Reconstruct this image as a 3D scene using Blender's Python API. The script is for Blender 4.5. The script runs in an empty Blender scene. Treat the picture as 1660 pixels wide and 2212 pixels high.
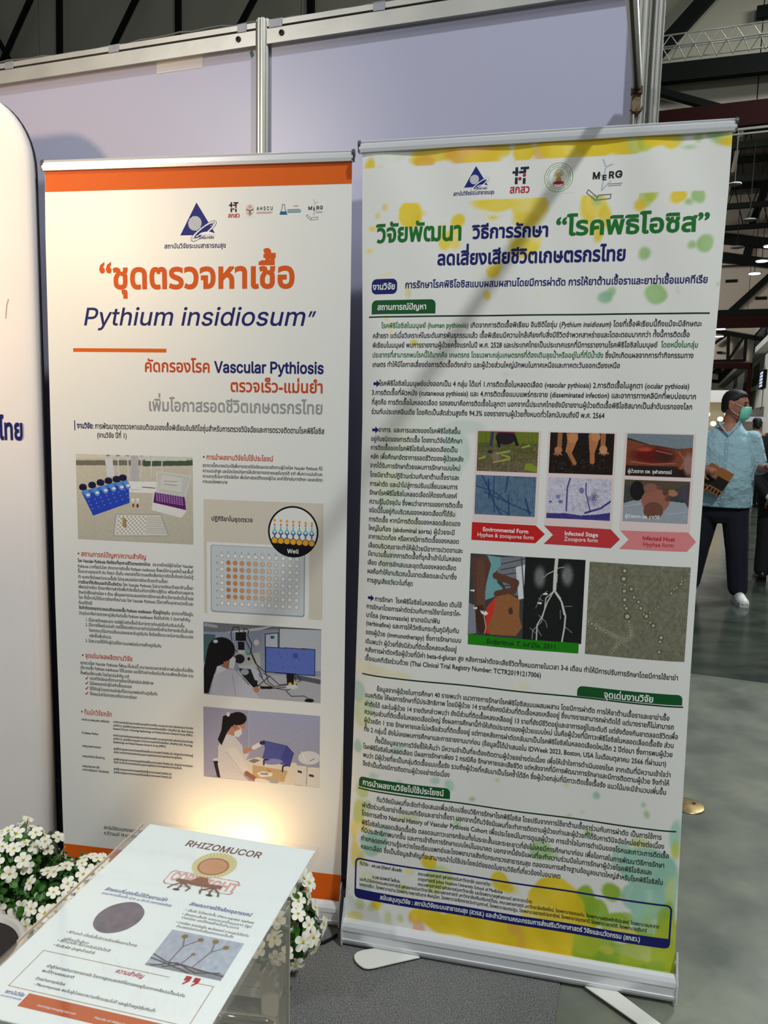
import bpy, bmesh, math, random, os
import numpy as np
from mathutils import Vector, Matrix, geometry
C = bpy.context.scene.collection
PI = math.pi
random.seed(7)
rng = np.random.default_rng(7)

# ------------------------------------------------------------------ camera, world, lights, exposure
FX, CH, PIT, ROL = 1622.0132, 1.4018, 0.1205, 0.0213
cam_d = bpy.data.cameras.new('camera'); cam = bpy.data.objects.new('camera', cam_d); C.objects.link(cam)
cam_d.sensor_fit = 'VERTICAL'; cam_d.sensor_height = 24.0; cam_d.lens = FX * 24.0 / 2212.0
cam_d.clip_start = 0.02; cam_d.clip_end = 500
cam.matrix_world = Matrix.Translation((0, 0, CH)) @ Matrix.Rotation(PI/2 - PIT, 4, 'X') @ Matrix.Rotation(ROL, 4, 'Z')
bpy.context.scene.camera = cam
cam_d.dof.use_dof = True; cam_d.dof.focus_distance = 2.05; cam_d.dof.aperture_fstop = 14.0

world = bpy.data.worlds.new('world'); bpy.context.scene.world = world; world.use_nodes = True
wbg = world.node_tree.nodes['Background']; wbg.inputs[0].default_value = (0.86, 0.94, 1.0, 1); wbg.inputs[1].default_value = 0.10

def light(name, kind, loc, target, energy, color, size=0.5, spot=None, blend=0.5):
    d = bpy.data.lights.new(name, kind); d.energy = energy; d.color = color
    if kind == 'AREA': d.size = size
    else: d.shadow_soft_size = size
    if spot: d.spot_size = math.radians(spot); d.spot_blend = blend
    o = bpy.data.objects.new(name, d); C.objects.link(o); o.location = loc
    o.rotation_euler = (Vector(target) - Vector(loc)).to_track_quat('-Z', 'Y').to_euler()
    return o
# high hall lamps in front of the booth, two of them
light('hall_lamp_or_fill_light', 'AREA', (3.1, -2.3, 8.0), (0.3, 2.0, 1.2), 470, (0.96, 1.0, 0.985), 0.35)
light('hall_lamp_or_fill_light', 'AREA', (-1.5, -2.5, 7.5), (-0.1, 2.0, 1.4), 60, (0.88, 0.95, 1.0), 1.6)
light('hall_lamp_or_fill_light', 'AREA', (8.0, 9.0, 8.3), (3.5, 7.0, 0.8), 700, (0.95, 1.0, 0.97), 2.0)
light('hall_lamp_or_fill_light', 'AREA', (0, 44, 10.3), (16, 52, 3), 7000, (1.0, 0.99, 0.95), 5.0)
light('hall_lamp_or_fill_light', 'AREA', (8.5, 17, 7.8), (8, 21, 0.5), 700, (1.0, 0.99, 0.95), 3.0)  # fill light added to brighten the far booth and the aisle floor
light('hall_lamp_or_fill_light', 'AREA', (5, 22, 7.5), (7, 32, 8), 650, (1.0, 0.96, 0.9), 4.0)
# floodlight of the booth, high behind the visitor at the left
light('booth_flood_light', 'AREA', (-3.2, -0.85, 3.5), (-0.1, 2.0, 1.45), 48, (1.0, 0.965, 0.93), 0.22)
# warm booth spot at the left, in front of the fabric backdrop
light('booth_spot_light', 'SPOT', (-1.62, 0.82, 2.20), (-1.20, 2.0, 1.98), 66, (1.0, 0.68, 0.36), 0.06, 74, 1.0)
sc = bpy.context.scene
sc.view_settings.view_transform = 'Standard'; sc.view_settings.look = 'None'
sc.view_settings.exposure = 0.0; sc.view_settings.gamma = 1.0; sc.view_settings.use_curve_mapping = False
sc.cycles.use_denoising = True
sc.cycles.max_bounces = 8; sc.cycles.transparent_max_bounces = 24

# ------------------------------------------------------------------ helpers
def lin(c):
    c = [v/255.0 for v in c[:3]]
    return tuple(v/12.92 if v <= 0.04045 else ((v+0.055)/1.055)**2.4 for v in c)
_m = {}
def mat(name, rgb, rough=0.5, metal=0.0, noise=0.0, nscale=20.0, bump=0.0, bscale=200.0, rgb2=None, coat=0.0, emit=0.0, aniso=None, spec=0.5, detail=6.0, stretch=None):
    if name in _m: return _m[name]
    if name.startswith('print'): spec = 0.2; rough = max(rough, 0.55)
    m = bpy.data.materials.new(name); m.use_nodes = True; nt = m.node_tree; b = nt.nodes['Principled BSDF']
    col = lin(rgb)
    b.inputs['Base Color'].default_value = (*col, 1); b.inputs['Roughness'].default_value = rough; b.inputs['Metallic'].default_value = metal
    b.inputs['Specular IOR Level'].default_value = spec
    if coat: b.inputs['Coat Weight'].default_value = coat; b.inputs['Coat Roughness'].default_value = 0.15
    if emit: b.inputs['Emission Color'].default_value = (*col, 1); b.inputs['Emission Strength'].default_value = emit
    if noise or bump or rgb2:
        tc = nt.nodes.new('ShaderNodeTexCoord'); src = tc.outputs['Object']
        if stretch:
            mp = nt.nodes.new('ShaderNodeMapping'); mp.inputs['Scale'].default_value = stretch; nt.links.new(src, mp.inputs[0]); src = mp.outputs[0]
    if noise or rgb2:
        n = nt.nodes.new('ShaderNodeTexNoise'); n.inputs['Scale'].default_value = nscale; n.inputs['Detail'].default_value = detail
        nt.links.new(src, n.inputs['Vector'])
        r = nt.nodes.new('ShaderNodeValToRGB'); r.color_ramp.elements[0].position = 0.32; r.color_ramp.elements[1].position = 0.68
        c2 = lin(rgb2) if rgb2 else tuple(v*(1-noise) for v in col)
        r.color_ramp.elements[0].color = (*c2, 1); r.color_ramp.elements[1].color = (*[min(1, v*(1+noise*0.5)) for v in col], 1)
        nt.links.new(n.outputs['Fac'], r.inputs[0]); nt.links.new(r.outputs[0], b.inputs['Base Color'])
    if bump:
        n2 = nt.nodes.new('ShaderNodeTexNoise'); n2.inputs['Scale'].default_value = bscale; n2.inputs['Detail'].default_value = 3
        nt.links.new(src, n2.inputs['Vector'])
        bp = nt.nodes.new('ShaderNodeBump'); bp.inputs['Strength'].default_value = bump; bp.inputs['Distance'].default_value = 0.01
        nt.links.new(n2.outputs['Fac'], bp.inputs['Height']); nt.links.new(bp.outputs[0], b.inputs['Normal'])
    _m[name] = m; return m
def vcol_mat(name='printed_picture', rough=0.42):
    if name in _m: return _m[name]
    m = bpy.data.materials.new(name); m.use_nodes = True; nt = m.node_tree; b = nt.nodes['Principled BSDF']
    a = nt.nodes.new('ShaderNodeVertexColor'); a.layer_name = 'ink'
    nt.links.new(a.outputs[0], b.inputs['Base Color']); b.inputs['Roughness'].default_value = max(rough, 0.5); b.inputs['Specular IOR Level'].default_value = 0.25
    _m[name] = m; return m
def clear_mat(name, tint, gloss_ior=1.49, alpha=0.93, milky=0.02):
    if name in _m: return _m[name]
    m = bpy.data.materials.new(name); m.use_nodes = True; nt = m.node_tree; nt.nodes.clear()
    o = nt.nodes.new('ShaderNodeOutputMaterial'); t = nt.nodes.new('ShaderNodeBsdfTransparent'); t.inputs[0].default_value = (*[v*alpha for v in lin(tint)], 1)
    g = nt.nodes.new('ShaderNodeBsdfGlossy'); g.inputs['Roughness'].default_value = 0.04; g.inputs[0].default_value = (1, 1, 1, 1)
    d = nt.nodes.new('ShaderNodeBsdfDiffuse'); d.inputs[0].default_value = (0.75, 0.75, 0.72, 1)
    f = nt.nodes.new('ShaderNodeFresnel'); f.inputs[0].default_value = gloss_ior
    mx = nt.nodes.new('ShaderNodeMixShader'); mx2 = nt.nodes.new('ShaderNodeMixShader'); mx2.inputs[0].default_value = milky
    ge = nt.nodes.new('ShaderNodeNewGeometry'); sb = nt.nodes.new('ShaderNodeMath'); sb.operation = 'SUBTRACT'; sb.inputs[0].default_value = 1.0; ml = nt.nodes.new('ShaderNodeMath'); ml.operation = 'MULTIPLY'
    nt.links.new(ge.outputs['Backfacing'], sb.inputs[1]); nt.links.new(sb.outputs[0], ml.inputs[0]); nt.links.new(f.outputs[0], ml.inputs[1])
    nt.links.new(ml.outputs[0], mx.inputs[0]); nt.links.new(t.outputs[0], mx.inputs[1]); nt.links.new(g.outputs[0], mx.inputs[2])
    nt.links.new(mx.outputs[0], mx2.inputs[1]); nt.links.new(d.outputs[0], mx2.inputs[2]); nt.links.new(mx2.outputs[0], o.inputs[0])
    _m[name] = m; return m

class MB:
    """collects geometry of ONE mesh object"""
    def __init__(s): s.v = []; s.f = []; s.mi = []; s.k = 0
    def add(s, vs, fs):
        n = len(s.v); s.v += [tuple(v) for v in vs]; s.f += [tuple(i+n for i in f) for f in fs]; s.mi += [s.k]*len(fs); return s
    def box(s, x0, x1, y0, y1, z0, z1, M=None):
        vs = [Vector(p) for p in ((x0,y0,z0),(x1,y0,z0),(x1,y1,z0),(x0,y1,z0),(x0,y0,z1),(x1,y0,z1),(x1,y1,z1),(x0,y1,z1))]
        if M: vs = [M @ v for v in vs]
        return s.add(vs, [(0,3,2,1),(4,5,6,7),(0,1,5,4),(1,2,6,5),(2,3,7,6),(3,0,4,7)])
    def bevbox(s, x0, x1, y0, y1, z0, z1, r=0.004, M=None):
        return s.prism(rrect(x0, x1, y0, y1, r, 3), z0, z1, M)
    def prism(s, poly, z0, z1, M=None, taper=1.0):
        n = len(poly); cx = sum(p[0] for p in poly)/n; cy = sum(p[1] for p in poly)/n
        vs = [Vector((p[0], p[1], z0)) for p in poly] + [Vector((cx+(p[0]-cx)*taper, cy+(p[1]-cy)*taper, z1)) for p in poly]
        if M: vs = [M @ v for v in vs]
        return s.add(vs, [tuple(range(n-1, -1, -1)), tuple(range(n, 2*n))] + [(i, (i+1) % n, n+(i+1) % n, n+i) for i in range(n)])
    def bar(s, a, b, w, h=None, up=(0,0,1)):
        a = Vector(a); b = Vector(b); h = h or w; d = (b-a); L = d.length; d.normalize(); up = Vector(up)
        if abs(d.dot(up)) > 0.95: up = Vector((0,1,0))
        x = d.cross(up).normalized(); u = x.cross(d)
        vs = [p + x*sx*w/2 + u*su*h/2 for p in (a, b) for sx, su in ((-1,-1),(1,-1),(1,1),(-1,1))]
        return s.add(vs, [(3,2,1,0),(4,5,6,7),(0,1,5,4),(1,2,6,5),(2,3,7,6),(3,0,4,7)])
    def tube(s, pts, r, n=8):
        pts = [Vector(p) for p in pts]; rs = r if isinstance(r, (list, tuple)) else [r]*len(pts); rings = []
        px = None
        for i, p in enumerate(pts):
            d = (pts[min(i+1, len(pts)-1)] - pts[max(i-1, 0)]).normalized()
            if px is None: px = d.orthogonal().normalized()
            px = (px - d*px.dot(d)).normalized(); py = d.cross(px)
            rings.append([p + (px*math.cos(2*PI*k/n) + py*math.sin(2*PI*k/n))*rs[i] for k in range(n)])
        vs = [v for R_ in rings for v in R_]; fs = []
        for i in range(len(pts)-1):
            for k in range(n): fs.append((i*n+k, i*n+(k+1) % n, (i+1)*n+(k+1) % n, (i+1)*n+k))
        fs += [tuple(range(n-1, -1, -1)), tuple((len(pts)-1)*n+k for k in range(n))]
        return s.add(vs, fs)
    def lathe(s, prof, n=24, M=None):
        vs = []; fs = []
        for r, z in prof:
            for k in range(n): vs.append(Vector((r*math.cos(2*PI*k/n), r*math.sin(2*PI*k/n), z)))
        for i in range(len(prof)-1):
            for k in range(n): fs.append((i*n+k, i*n+(k+1) % n, (i+1)*n+(k+1) % n, (i+1)*n+k))
        fs += [tuple(range(n-1, -1, -1)), tuple((len(prof)-1)*n+k for k in range(n))]
        if M: vs = [M @ v for v in vs]
        return s.add(vs, fs)
    def loft(s, rings):
        n = len(rings[0]); vs = [v for r in rings for v in r]; fs = []
        for i in range(len(rings)-1):
            for k in range(n): fs.append((i*n+k, i*n+(k+1) % n, (i+1)*n+(k+1) % n, (i+1)*n+k))
        fs += [tuple(range(n-1, -1, -1)), tuple((len(rings)-1)*n+k for k in range(n))]
        return s.add(vs, fs)
    def ellip(s, c, r, M=None, n=16, m=10):
        rings = []; c = Vector(c)
        for i in range(m+1):
            t = -PI/2 + PI*i/m; rr = max(math.cos(t), 0.02)
            rings.append([Vector((r[0]*rr*math.cos(2*PI*k/n), r[1]*rr*math.sin(2*PI*k/n), r[2]*math.sin(t))) for k in range(n)])
        rings = [[(M @ v if M else v) + c for v in R_] for R_ in rings]
        return s.loft(rings)
    def build(s, name, m, parent=None, smooth=False, bevel=0.0):
        me = bpy.data.meshes.new(name); me.from_pydata(s.v, [], s.f)
        for mm in (m if isinstance(m, (list, tuple)) else [m]): me.materials.append(mm)
        if isinstance(m, (list, tuple)): me.polygons.foreach_set('material_index', s.mi)
        if smooth: me.polygons.foreach_set('use_smooth', [True]*len(me.polygons))
        o = bpy.data.objects.new(name, me); C.objects.link(o)
        if parent is not None: o.parent = parent
        if bevel:
            b = o.modifiers.new('bevel', 'BEVEL'); b.width = bevel; b.segments = 2; b.limit_method = 'ANGLE'
        return o
def rrect(x0, x1, y0, y1, r, n=4):
    P = []
    for cx, cy, a in ((x1-r, y1-r, 0), (x0+r, y1-r, PI/2), (x0+r, y0+r, PI), (x1-r, y0+r, 1.5*PI)):
        for i in range(n+1):
            t = a + PI/2*i/n; P.append((cx+r*math.cos(t), cy+r*math.sin(t)))
    return P
def tag(o, label=None, cat=None, group=None, kind=None):
    if label: o['label'] = label
    if cat: o['category'] = cat
    if group: o['group'] = group
    if kind: o['kind'] = kind
    return o
def empty(name, loc, rz=0, **k):
    o = bpy.data.objects.new(name, None); C.objects.link(o); o.location = loc; o.rotation_euler = (0, 0, rz); o.empty_display_size = 0.1
    return tag(o, **k)
def remeshed(name, mb, vox, m, parent, smooth_it=4):
    """unite overlapping volumes into one continuous skin"""
    o = mb.build('tmp_volume', m); r = o.modifiers.new('r', 'REMESH'); r.mode = 'VOXEL'; r.voxel_size = vox
    s_ = o.modifiers.new('s', 'SMOOTH'); s_.iterations = smooth_it; s_.factor = 0.6
    dg = bpy.context.evaluated_depsgraph_get(); me = bpy.data.meshes.new_from_object(o.evaluated_get(dg)); me.name = name
    old = o.data; bpy.data.objects.remove(o); bpy.data.meshes.remove(old)
    if not me.materials: me.materials.append(m)
    me.polygons.foreach_set('use_smooth', [True]*len(me.polygons))
    o = bpy.data.objects.new(name, me); C.objects.link(o); o.parent = parent; return o

# ------------------------------------------------------------------ lettering: own layout, outlines filled by winding number
FONTS = {'': None, 'h': None}
try:
    pth = os.path.join(bpy.utils.system_resource('DATAFILES', path='fonts'), 'Inter.woff2')
    FONTS['h'] = bpy.data.fonts.load(pth)
except Exception: pass
UPV = set('ิีึืัํ็'); TONE = set('่้๊๋์'); TALL = set('ปฝฟ'); LOWV = set('ฺุู')
_g = {}
_tc = bpy.data.curves.new('lettering', 'FONT'); _to = bpy.data.objects.new('lettering', _tc); C.objects.link(_to)
_tc.fill_mode = 'NONE'; _tc.resolution_u = 2
def _eval(body, font):
    if font is not None: _tc.font = font
    else: _tc.font = _base_font
    _tc.body = body; bpy.context.view_layer.update()
    e = _to.evaluated_get(bpy.context.evaluated_depsgraph_get()); me = e.to_mesh()
    n = len(me.vertices); co = np.zeros(n*3); me.vertices.foreach_get('co', co); co = co.reshape(-1, 3)[:, :2]
    ed = np.zeros(len(me.edges)*2, int); me.edges.foreach_get('vertices', ed); ed = ed.reshape(-1, 2); e.to_mesh_clear()
    return co.copy(), ed.copy()
_base_font = _tc.font
def _contours(co, ed):
    nb = {}
    for a, b in ed: nb.setdefault(int(a), []).append(int(b)); nb.setdefault(int(b), []).append(int(a))
    seen = set(); out = []
    for s in range(len(co)):
        if s in seen or s not in nb: continue
        loop = [s]; seen.add(s); cur = s; nxt = s+1 if (s+1) in nb[s] else nb[s][0]
        while nxt is not None and nxt not in seen:
            loop.append(nxt); seen.add(nxt); cur = nxt
            nxt = next((k for k in nb[cur] if k not in seen), None)
        P = [co[i] for i in loop]; Q = []
        for p_ in P:
            if not Q or abs(p_[0]-Q[-1][0])+abs(p_[1]-Q[-1][1]) > 2e-4: Q.append(p_)
        if len(Q) > 2 and abs(Q[0][0]-Q[-1][0])+abs(Q[0][1]-Q[-1][1]) < 2e-4: Q.pop()
        if len(Q) > 2: out.append(np.array(Q))
    return out
def _area(P): x, y = P[:, 0], P[:, 1]; return 0.5*float(np.sum(x*np.roll(y, -1) - np.roll(x, -1)*y))
def glyph(ch, fk, wt):
    key = (ch, fk, round(wt, 4))
    if key in _g: return _g[key]
    font = FONTS[fk] if ord(ch) < 0x0e00 or ord(ch) > 0x0e7f else None
    aw = ('adv', ch, fk)
    if aw not in _g:
        hk = ('Hwidth', fk, font is None)
        if hk not in _g: _g[hk] = _eval('H', font)[0][:, 0].max()
        _g[aw] = (_eval(ch+'H', font)[0][:, 0].max() - _g[hk], _contours(*_eval(ch, font)) if ch != ' ' else [])
    adv, cs = _g[aw]
    if not cs: _g[key] = (adv, [], []); return _g[key]
    big = max(cs, key=lambda c_: abs(_area(c_))); sgn = 1.0 if _area(big) > 0 else -1.0
    vs = []; es = []; loops = []
    for P in cs:
        if wt:
            a = P - np.roll(P, 1, 0); b = np.roll(P, -1, 0) - P
            a /= np.linalg.norm(a, axis=1, keepdims=True)+1e-9; b /= np.linalg.norm(b, axis=1, keepdims=True)+1e-9
            na = np.stack([a[:, 1], -a[:, 0]], 1); nb_ = np.stack([b[:, 1], -b[:, 0]], 1); nn = na+nb_
            dn = np.maximum(1+np.sum(na*nb_, 1, keepdims=True), 0.5); P = P + sgn*wt*nn/dn
        n0 = len(vs); vs += [tuple(p_) for p_ in P]; es += [(n0+i, n0+(i+1) % len(P)) for i in range(len(P))]; loops.append(P)
    try: r = geometry.delaunay_2d_cdt([Vector(v) for v in vs], es, [], 0, 1e-5)
    except Exception: _g[key] = (adv, [], []); return _g[key]
    ov = [(v[0], v[1]) for v in r[0]]; of = []
    if r[2]:
        F = np.array([list(f_)[:3] for f_ in r[2]]); O = np.array(ov); cen = O[F].mean(1); w = np.zeros(len(F))
        for P in loops:
            A = P; B = np.roll(P, -1, 0)
            up = (A[None, :, 1] <= cen[:, None, 1]) & (B[None, :, 1] > cen[:, None, 1]); dn = (A[None, :, 1] > cen[:, None, 1]) & (B[None, :, 1] <= cen[:, None, 1])
            side = (B[None, :, 0]-A[None, :, 0])*(cen[:, None, 1]-A[None, :, 1]) - (cen[:, None, 0]-A[None, :, 0])*(B[None, :, 1]-A[None, :, 1])
            w += (up & (side > 0)).sum(1) - (dn & (side < 0)).sum(1)
        of = [tuple(int(i) for i in f_) for f_, ww in zip(F, w) if ww != 0]
    _g[key] = (adv, ov, of); return _g[key]
WTS = {0: 0.006, 1: 0.013, 2: 0.020, 3: 0.030}
def layout(rec):
    """one text line -> {colour: (verts in plane metres, faces)}"""
    block, X0, Z0, X1, size, wt, segs = rec
    x = 0.0; items = []; prev = ''; hasup = False; lastbase = ''
    for col, st, s in segs:
        w = WTS[min(3, wt + (2 if 'b' in st else 0))]; fk = 'h' if 'h' in st else ''
        for ch in s:
            adv, gv, gf = glyph(ch, fk, w); dx = dz = 0.0
            if fk and gv is not None and ord(ch) < 0x0e00: adv *= 1.28; gv = [(a*1.28, b*1.28) for a, b in gv]
            if ch in UPV or ch in TONE or ch in LOWV or ch == 'ำ':
                if ch in TONE:
                    if hasup: dz = 0.195
                    if lastbase in TALL: dx = -0.11
                elif ch in UPV and lastbase in TALL: dx = -0.11
                if ch in UPV: hasup = True
            if not (ch in UPV or ch in TONE or ch in LOWV or ch == 'ำ'): lastbase = ch; hasup = False
            items.append((col, st, x+dx, dz, gv, gf, ch)); x += adv
            if ch == 'ำ':
                for k in range(len(items)-2, max(len(items)-3, -1), -1):
                    if items[k][6] in TONE: q_ = items[k]; items[k] = (q_[0], q_[1], q_[2]-0.05, 0.175) + q_[4:]
    sx = (X1-X0)/max(x, 1e-6); out = {}
    for col, st, gx, gz, gv, gf, ch in items:
        if not gf: continue
        V, F = out.setdefault(col, ([], [])); n = len(V); sh = 0.2 if 'i' in st else 0.0
        V += [(X0 + (gx+vx+sh*(vy+gz))*sx, Z0 + (gz+vy)*size) for vx, vy in gv]; F += [(a+n, b+n, c_+n) for a, b, c_ in gf]
    return out
INK = {'k': (28, 28, 30), 'g': (28, 110, 42), 'n': (24, 30, 100), 'o': (208, 88, 24), 'r': (190, 70, 30), 'w': (238, 240, 238), 'y': (148, 150, 152),
       'd': (176, 30, 44), 'q': (10, 50, 20), 'm': (112, 58, 48), 'p': (222, 168, 158), 'B': (52, 62, 140)}
def ink(c): return mat('ink_'+{'k':'black','g':'green','n':'navy','o':'orange','r':'rust','w':'white','y':'grey','d':'red','q':'dark_green','m':'maroon','p':'pale_red','B':'blue'}[c], INK[c], 0.6, spec=0.2)
def put_text(recs, place, parent, lift):
    acc = {}
    for rec in recs:
        for col, (V, F) in layout(rec).items():
            A = acc.setdefault((rec[0], col), ([], [])); n = len(A[0]); A[0].extend(V); A[1].extend([(a+n, b+n, c_+n) for a, b, c_ in F])
    for (blk, col), (V, F) in acc.items():
        mb = MB(); mb.v = [place(x, z, lift) for x, z in V]; mb.f = F
        tag(mb.build('printed_'+blk, ink(col), parent), kind='stuff')

# ------------------------------------------------------------------ flat print painted per vertex on a fine grid
class Pic:
    """TL,TR,BL,BR: corners in drawing units; drawing ops work in those units"""
    def __init__(s, nx, ny, TL, TR, BL, BR, base):
        u, v = np.meshgrid(np.linspace(0, 1, nx+1), np.linspace(0, 1, ny+1)); s.nx, s.ny = nx, ny
        TL, TR, BL, BR = map(np.array, (TL, TR, BL, BR))
        P = TL[None, None]*((1-u)*(1-v))[..., None] + TR*(u*(1-v))[..., None] + BL*((1-u)*v)[..., None] + BR*(u*v)[..., None]
        s.X, s.Y = P[..., 0], P[..., 1]; s.u, s.v = u, v; s.c = np.ones(s.X.shape+(3,))*np.array(base, float)
        s.px = abs(TR[0]-TL[0])/nx
    def blend(s, m, col): m = np.clip(m, 0, 1)[..., None]; s.c = s.c*(1-m) + np.array(col, float)*m; return s
    def ell(s, x, y, rx, ry, col, a=1, soft=None, rot=0):
        dx, dy = s.X-x, s.Y-y; r = math.radians(rot); X = dx*math.cos(r)+dy*math.sin(r); Y = -dx*math.sin(r)+dy*math.cos(r)
        q = np.sqrt((X/rx)**2+(Y/ry)**2); sf = (soft if soft else s.px)/min(rx, ry)
        return s.blend(a*(0.5+(1-q)/sf), col)
    def ring(s, x, y, r, w, col, a=1):
        d = np.abs(np.hypot(s.X-x, s.Y-y)-r); return s.blend(a*(0.5+(w/2-d)/s.px), col)
    def line(s, pts, w, col, a=1, soft=None):
        d = np.full(s.X.shape, 1e9)
        for (x0, y0), (x1, y1) in zip(pts[:-1], pts[1:]):
            L = (x1-x0)**2+(y1-y0)**2+1e-9; t = np.clip(((s.X-x0)*(x1-x0)+(s.Y-y0)*(y1-y0))/L, 0, 1)
            d = np.minimum(d, np.hypot(s.X-x0-t*(x1-x0), s.Y-y0-t*(y1-y0)))
        return s.blend(a*(0.5+(w/2-d)/(soft or s.px)), col)
    def poly(s, pts, col, a=1):
        ins = np.zeros(s.X.shape, bool); n = len(pts)
        for i in range(n):
            x0, y0 = pts[i]; x1, y1 = pts[(i+1) % n]
            if y0 == y1: continue
            c_ = ((y0 > s.Y) != (y1 > s.Y)) & (s.X < (x1-x0)*(s.Y-y0)/(y1-y0)+x0); ins ^= c_
        return s.blend(ins*a, col)
    def noise(s, amp, scale=1, tint=(1, 1, 1)):
        n = rng.normal(size=(s.ny//scale+2, s.nx//scale+2)); n = np.kron(n, np.ones((scale, scale)))[:s.ny+1, :s.nx+1]
        if scale > 1:
            for _ in range(2): n = (n+np.roll(n, scale//2, 0)+np.roll(n, scale//2, 1)+np.roll(n, -(scale//2), 0))/4
        s.c = s.c + amp*n[..., None]*np.array(tint); return s
    def grad(s, ca, cb, vertical=True):
        t = (s.v if vertical else s.u)[..., None]; s.c = np.array(ca)*(1-t)+np.array(cb)*t; return s
    def build(s, name, rect, place, parent, lift, m=None):
        X0, X1, Z0, Z1 = rect; nx, ny = s.nx, s.ny; mb = MB()
        mb.v = [place(X0+(X1-X0)*i/nx, Z1+(Z0-Z1)*j/ny, lift) for j in range(ny+1) for i in range(nx+1)]
        w = nx+1; bg_ = np.abs(s.c-s.c[0, 0]).sum(2) < 8
        mb.f = [((j+1)*w+i, (j+1)*w+i+1, j*w+i+1, j*w+i) for j in range(ny) for i in range(nx) if not (getattr(s, 'cut', False) and (bg_[j, i] or bg_[j+1, i+1]))]
        o = mb.build(name, m or vcol_mat(), parent)
        c = np.clip(s.c, 0, 255)/255.0; c = np.where(c <= 0.04045, c/12.92, ((c+0.055)/1.055)**2.4)
        a = o.data.color_attributes.new('ink', 'FLOAT_COLOR', 'POINT'); d = np.ones((c.shape[0]*c.shape[1], 4)); d[:, :3] = c.reshape(-1, 3)
        a.data.foreach_set('color', d.ravel().astype(np.float32)); return o
def flat(name, poly, place, parent, lift, m, holes=None):
    """flat printed patch (polygon in plane metres)"""
    xs = [p_[0] for p_ in poly]; zs = [p_[1] for p_ in poly]; mb = MB()
    if max(max(xs)-min(xs), max(zs)-min(zs)) < 0.02:
        mb.v = [place(x, z, lift) for x, z in poly]; mb.f = [tuple(range(len(poly)))]; return mb.build(name, m, parent)
    vs = []                                                        # fine enough to follow the curved sheet
    for (x0, z0), (x1, z1) in zip(poly, list(poly[1:])+[poly[0]]):
        n = max(1, int(math.hypot(x1-x0, z1-z0)/0.015))
        for i in range(n): vs.append(Vector((x0+(x1-x0)*i/n, z0+(z1-z0)*i/n)))
    nb_ = len(vs); es = [(i, (i+1) % nb_) for i in range(nb_)]
    for i in range(int((max(xs)-min(xs))/0.015)+1):
        for j in range(int((max(zs)-min(zs))/0.015)+1): vs.append(Vector((min(xs)+0.0073+i*0.015, min(zs)+0.0081+j*0.015)))
    r = geometry.delaunay_2d_cdt(vs, es, [tuple(range(nb_))], 1, 1e-6)
    mb.v = [place(v[0], v[1], lift) for v in r[0]]; mb.f = [tuple(f_) for f_ in r[2]]; return mb.build(name, m, parent)
def strokes(name, lines, w, place, parent, lift, m):
    mb = MB()
    for L in lines:
        M_ = []
        for (x0, z0), (x1, z1) in zip(L[:-1], L[1:]):
            n = max(1, int(math.hypot(x1-x0, z1-z0)/0.012)); M_ += [(x0+(x1-x0)*i/n, z0+(z1-z0)*i/n) for i in range(n)]
        M_.append(L[-1])
        for (x0, z0), (x1, z1) in zip(M_[:-1], M_[1:]):
            d = math.hypot(x1-x0, z1-z0)+1e-9; nx, nz = -(z1-z0)/d*w/2, (x1-x0)/d*w/2; ex, ez = (x1-x0)/d*w*.3, (z1-z0)/d*w*.3
            q = [(x0+nx-ex, z0+nz-ez), (x0-nx-ex, z0-nz-ez), (x1-nx+ex, z1-nz+ez), (x1+nx+ex, z1+nz+ez)]
            mb.add([place(x, z, lift) for x, z in q], [(0, 1, 2, 3)])
    return tag(mb.build(name, m, parent), kind='stuff')
def smooth_loop(P, n=4):
    Q = []; N = len(P)
    for i in range(N):
        a, b, c, d = (np.array(P[(i+k_-1) % N], float) for k_ in range(4))
        for j in range(n):
            t = j/n; q = 0.5*((2*b)+(c-a)*t+(2*a-5*b+4*c-d)*t*t+(3*b-a-3*c+d)*t**3); Q.append((float(q[0]), float(q[1])))
    return Q
def arc(cx, cz, rx, rz, a0=0, a1=2*PI, n=24, rot=0):
    P = []
    for i in range(n+1):
        t = a0+(a1-a0)*i/n; x, z = rx*math.cos(t), rz*math.sin(t); P.append((cx+x*math.cos(rot)-z*math.sin(rot), cz+x*math.sin(rot)+z*math.cos(rot)))
    return P

# ------------------------------------------------------------------ materials
ALU = mat('brushed_aluminium', (226, 228, 232), 0.30, 0.35, bump=0.03, bscale=300)
ALU2 = mat('worn_aluminium', (188, 187, 180), 0.40, 0.55, noise=0.10, nscale=9, bump=0.012, bscale=60)
ALUD = mat('dark_groove', (26, 26, 26), 0.7)
GREYP = mat('grey_plastic', (70, 72, 74), 0.5)
WHITEV = mat('banner_vinyl', (226, 226, 222), 0.40, bump=0.02, bscale=900)

# ------------------------------------------------------------------ floor and carpet
th = 0.3651
AX = Vector((math.sin(th), math.cos(th), 0)); TR = Vector((math.cos(th), -math.sin(th), 0))      # hall axis and transverse
def HW(D, S, Z): p = AX*D + TR*S; return Vector((p.x, p.y, Z))
def floor_slab(name, d0, d1, m):
    mb = MB(); vs = [HW(d0, -30, 0), HW(d0, 30, 0), HW(d1, 30, 0), HW(d1, -30, 0)]
    mb.add([v + Vector((0, 0, z)) for z in (-0.1, 0) for v in vs], [(3,2,1,0),(4,5,6,7),(0,1,5,4),(1,2,6,5),(2,3,7,6),(3,0,4,7)])
    return tag(mb.build(name, m), kind='structure')
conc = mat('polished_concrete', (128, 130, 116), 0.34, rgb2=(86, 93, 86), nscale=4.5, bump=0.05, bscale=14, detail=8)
conc2 = mat('polished_concrete_dark', (84, 90, 80), 0.16, rgb2=(50, 60, 56), nscale=3.0, bump=0.06, bscale=10, detail=8, stretch=(1, 1.6, 1))
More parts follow.
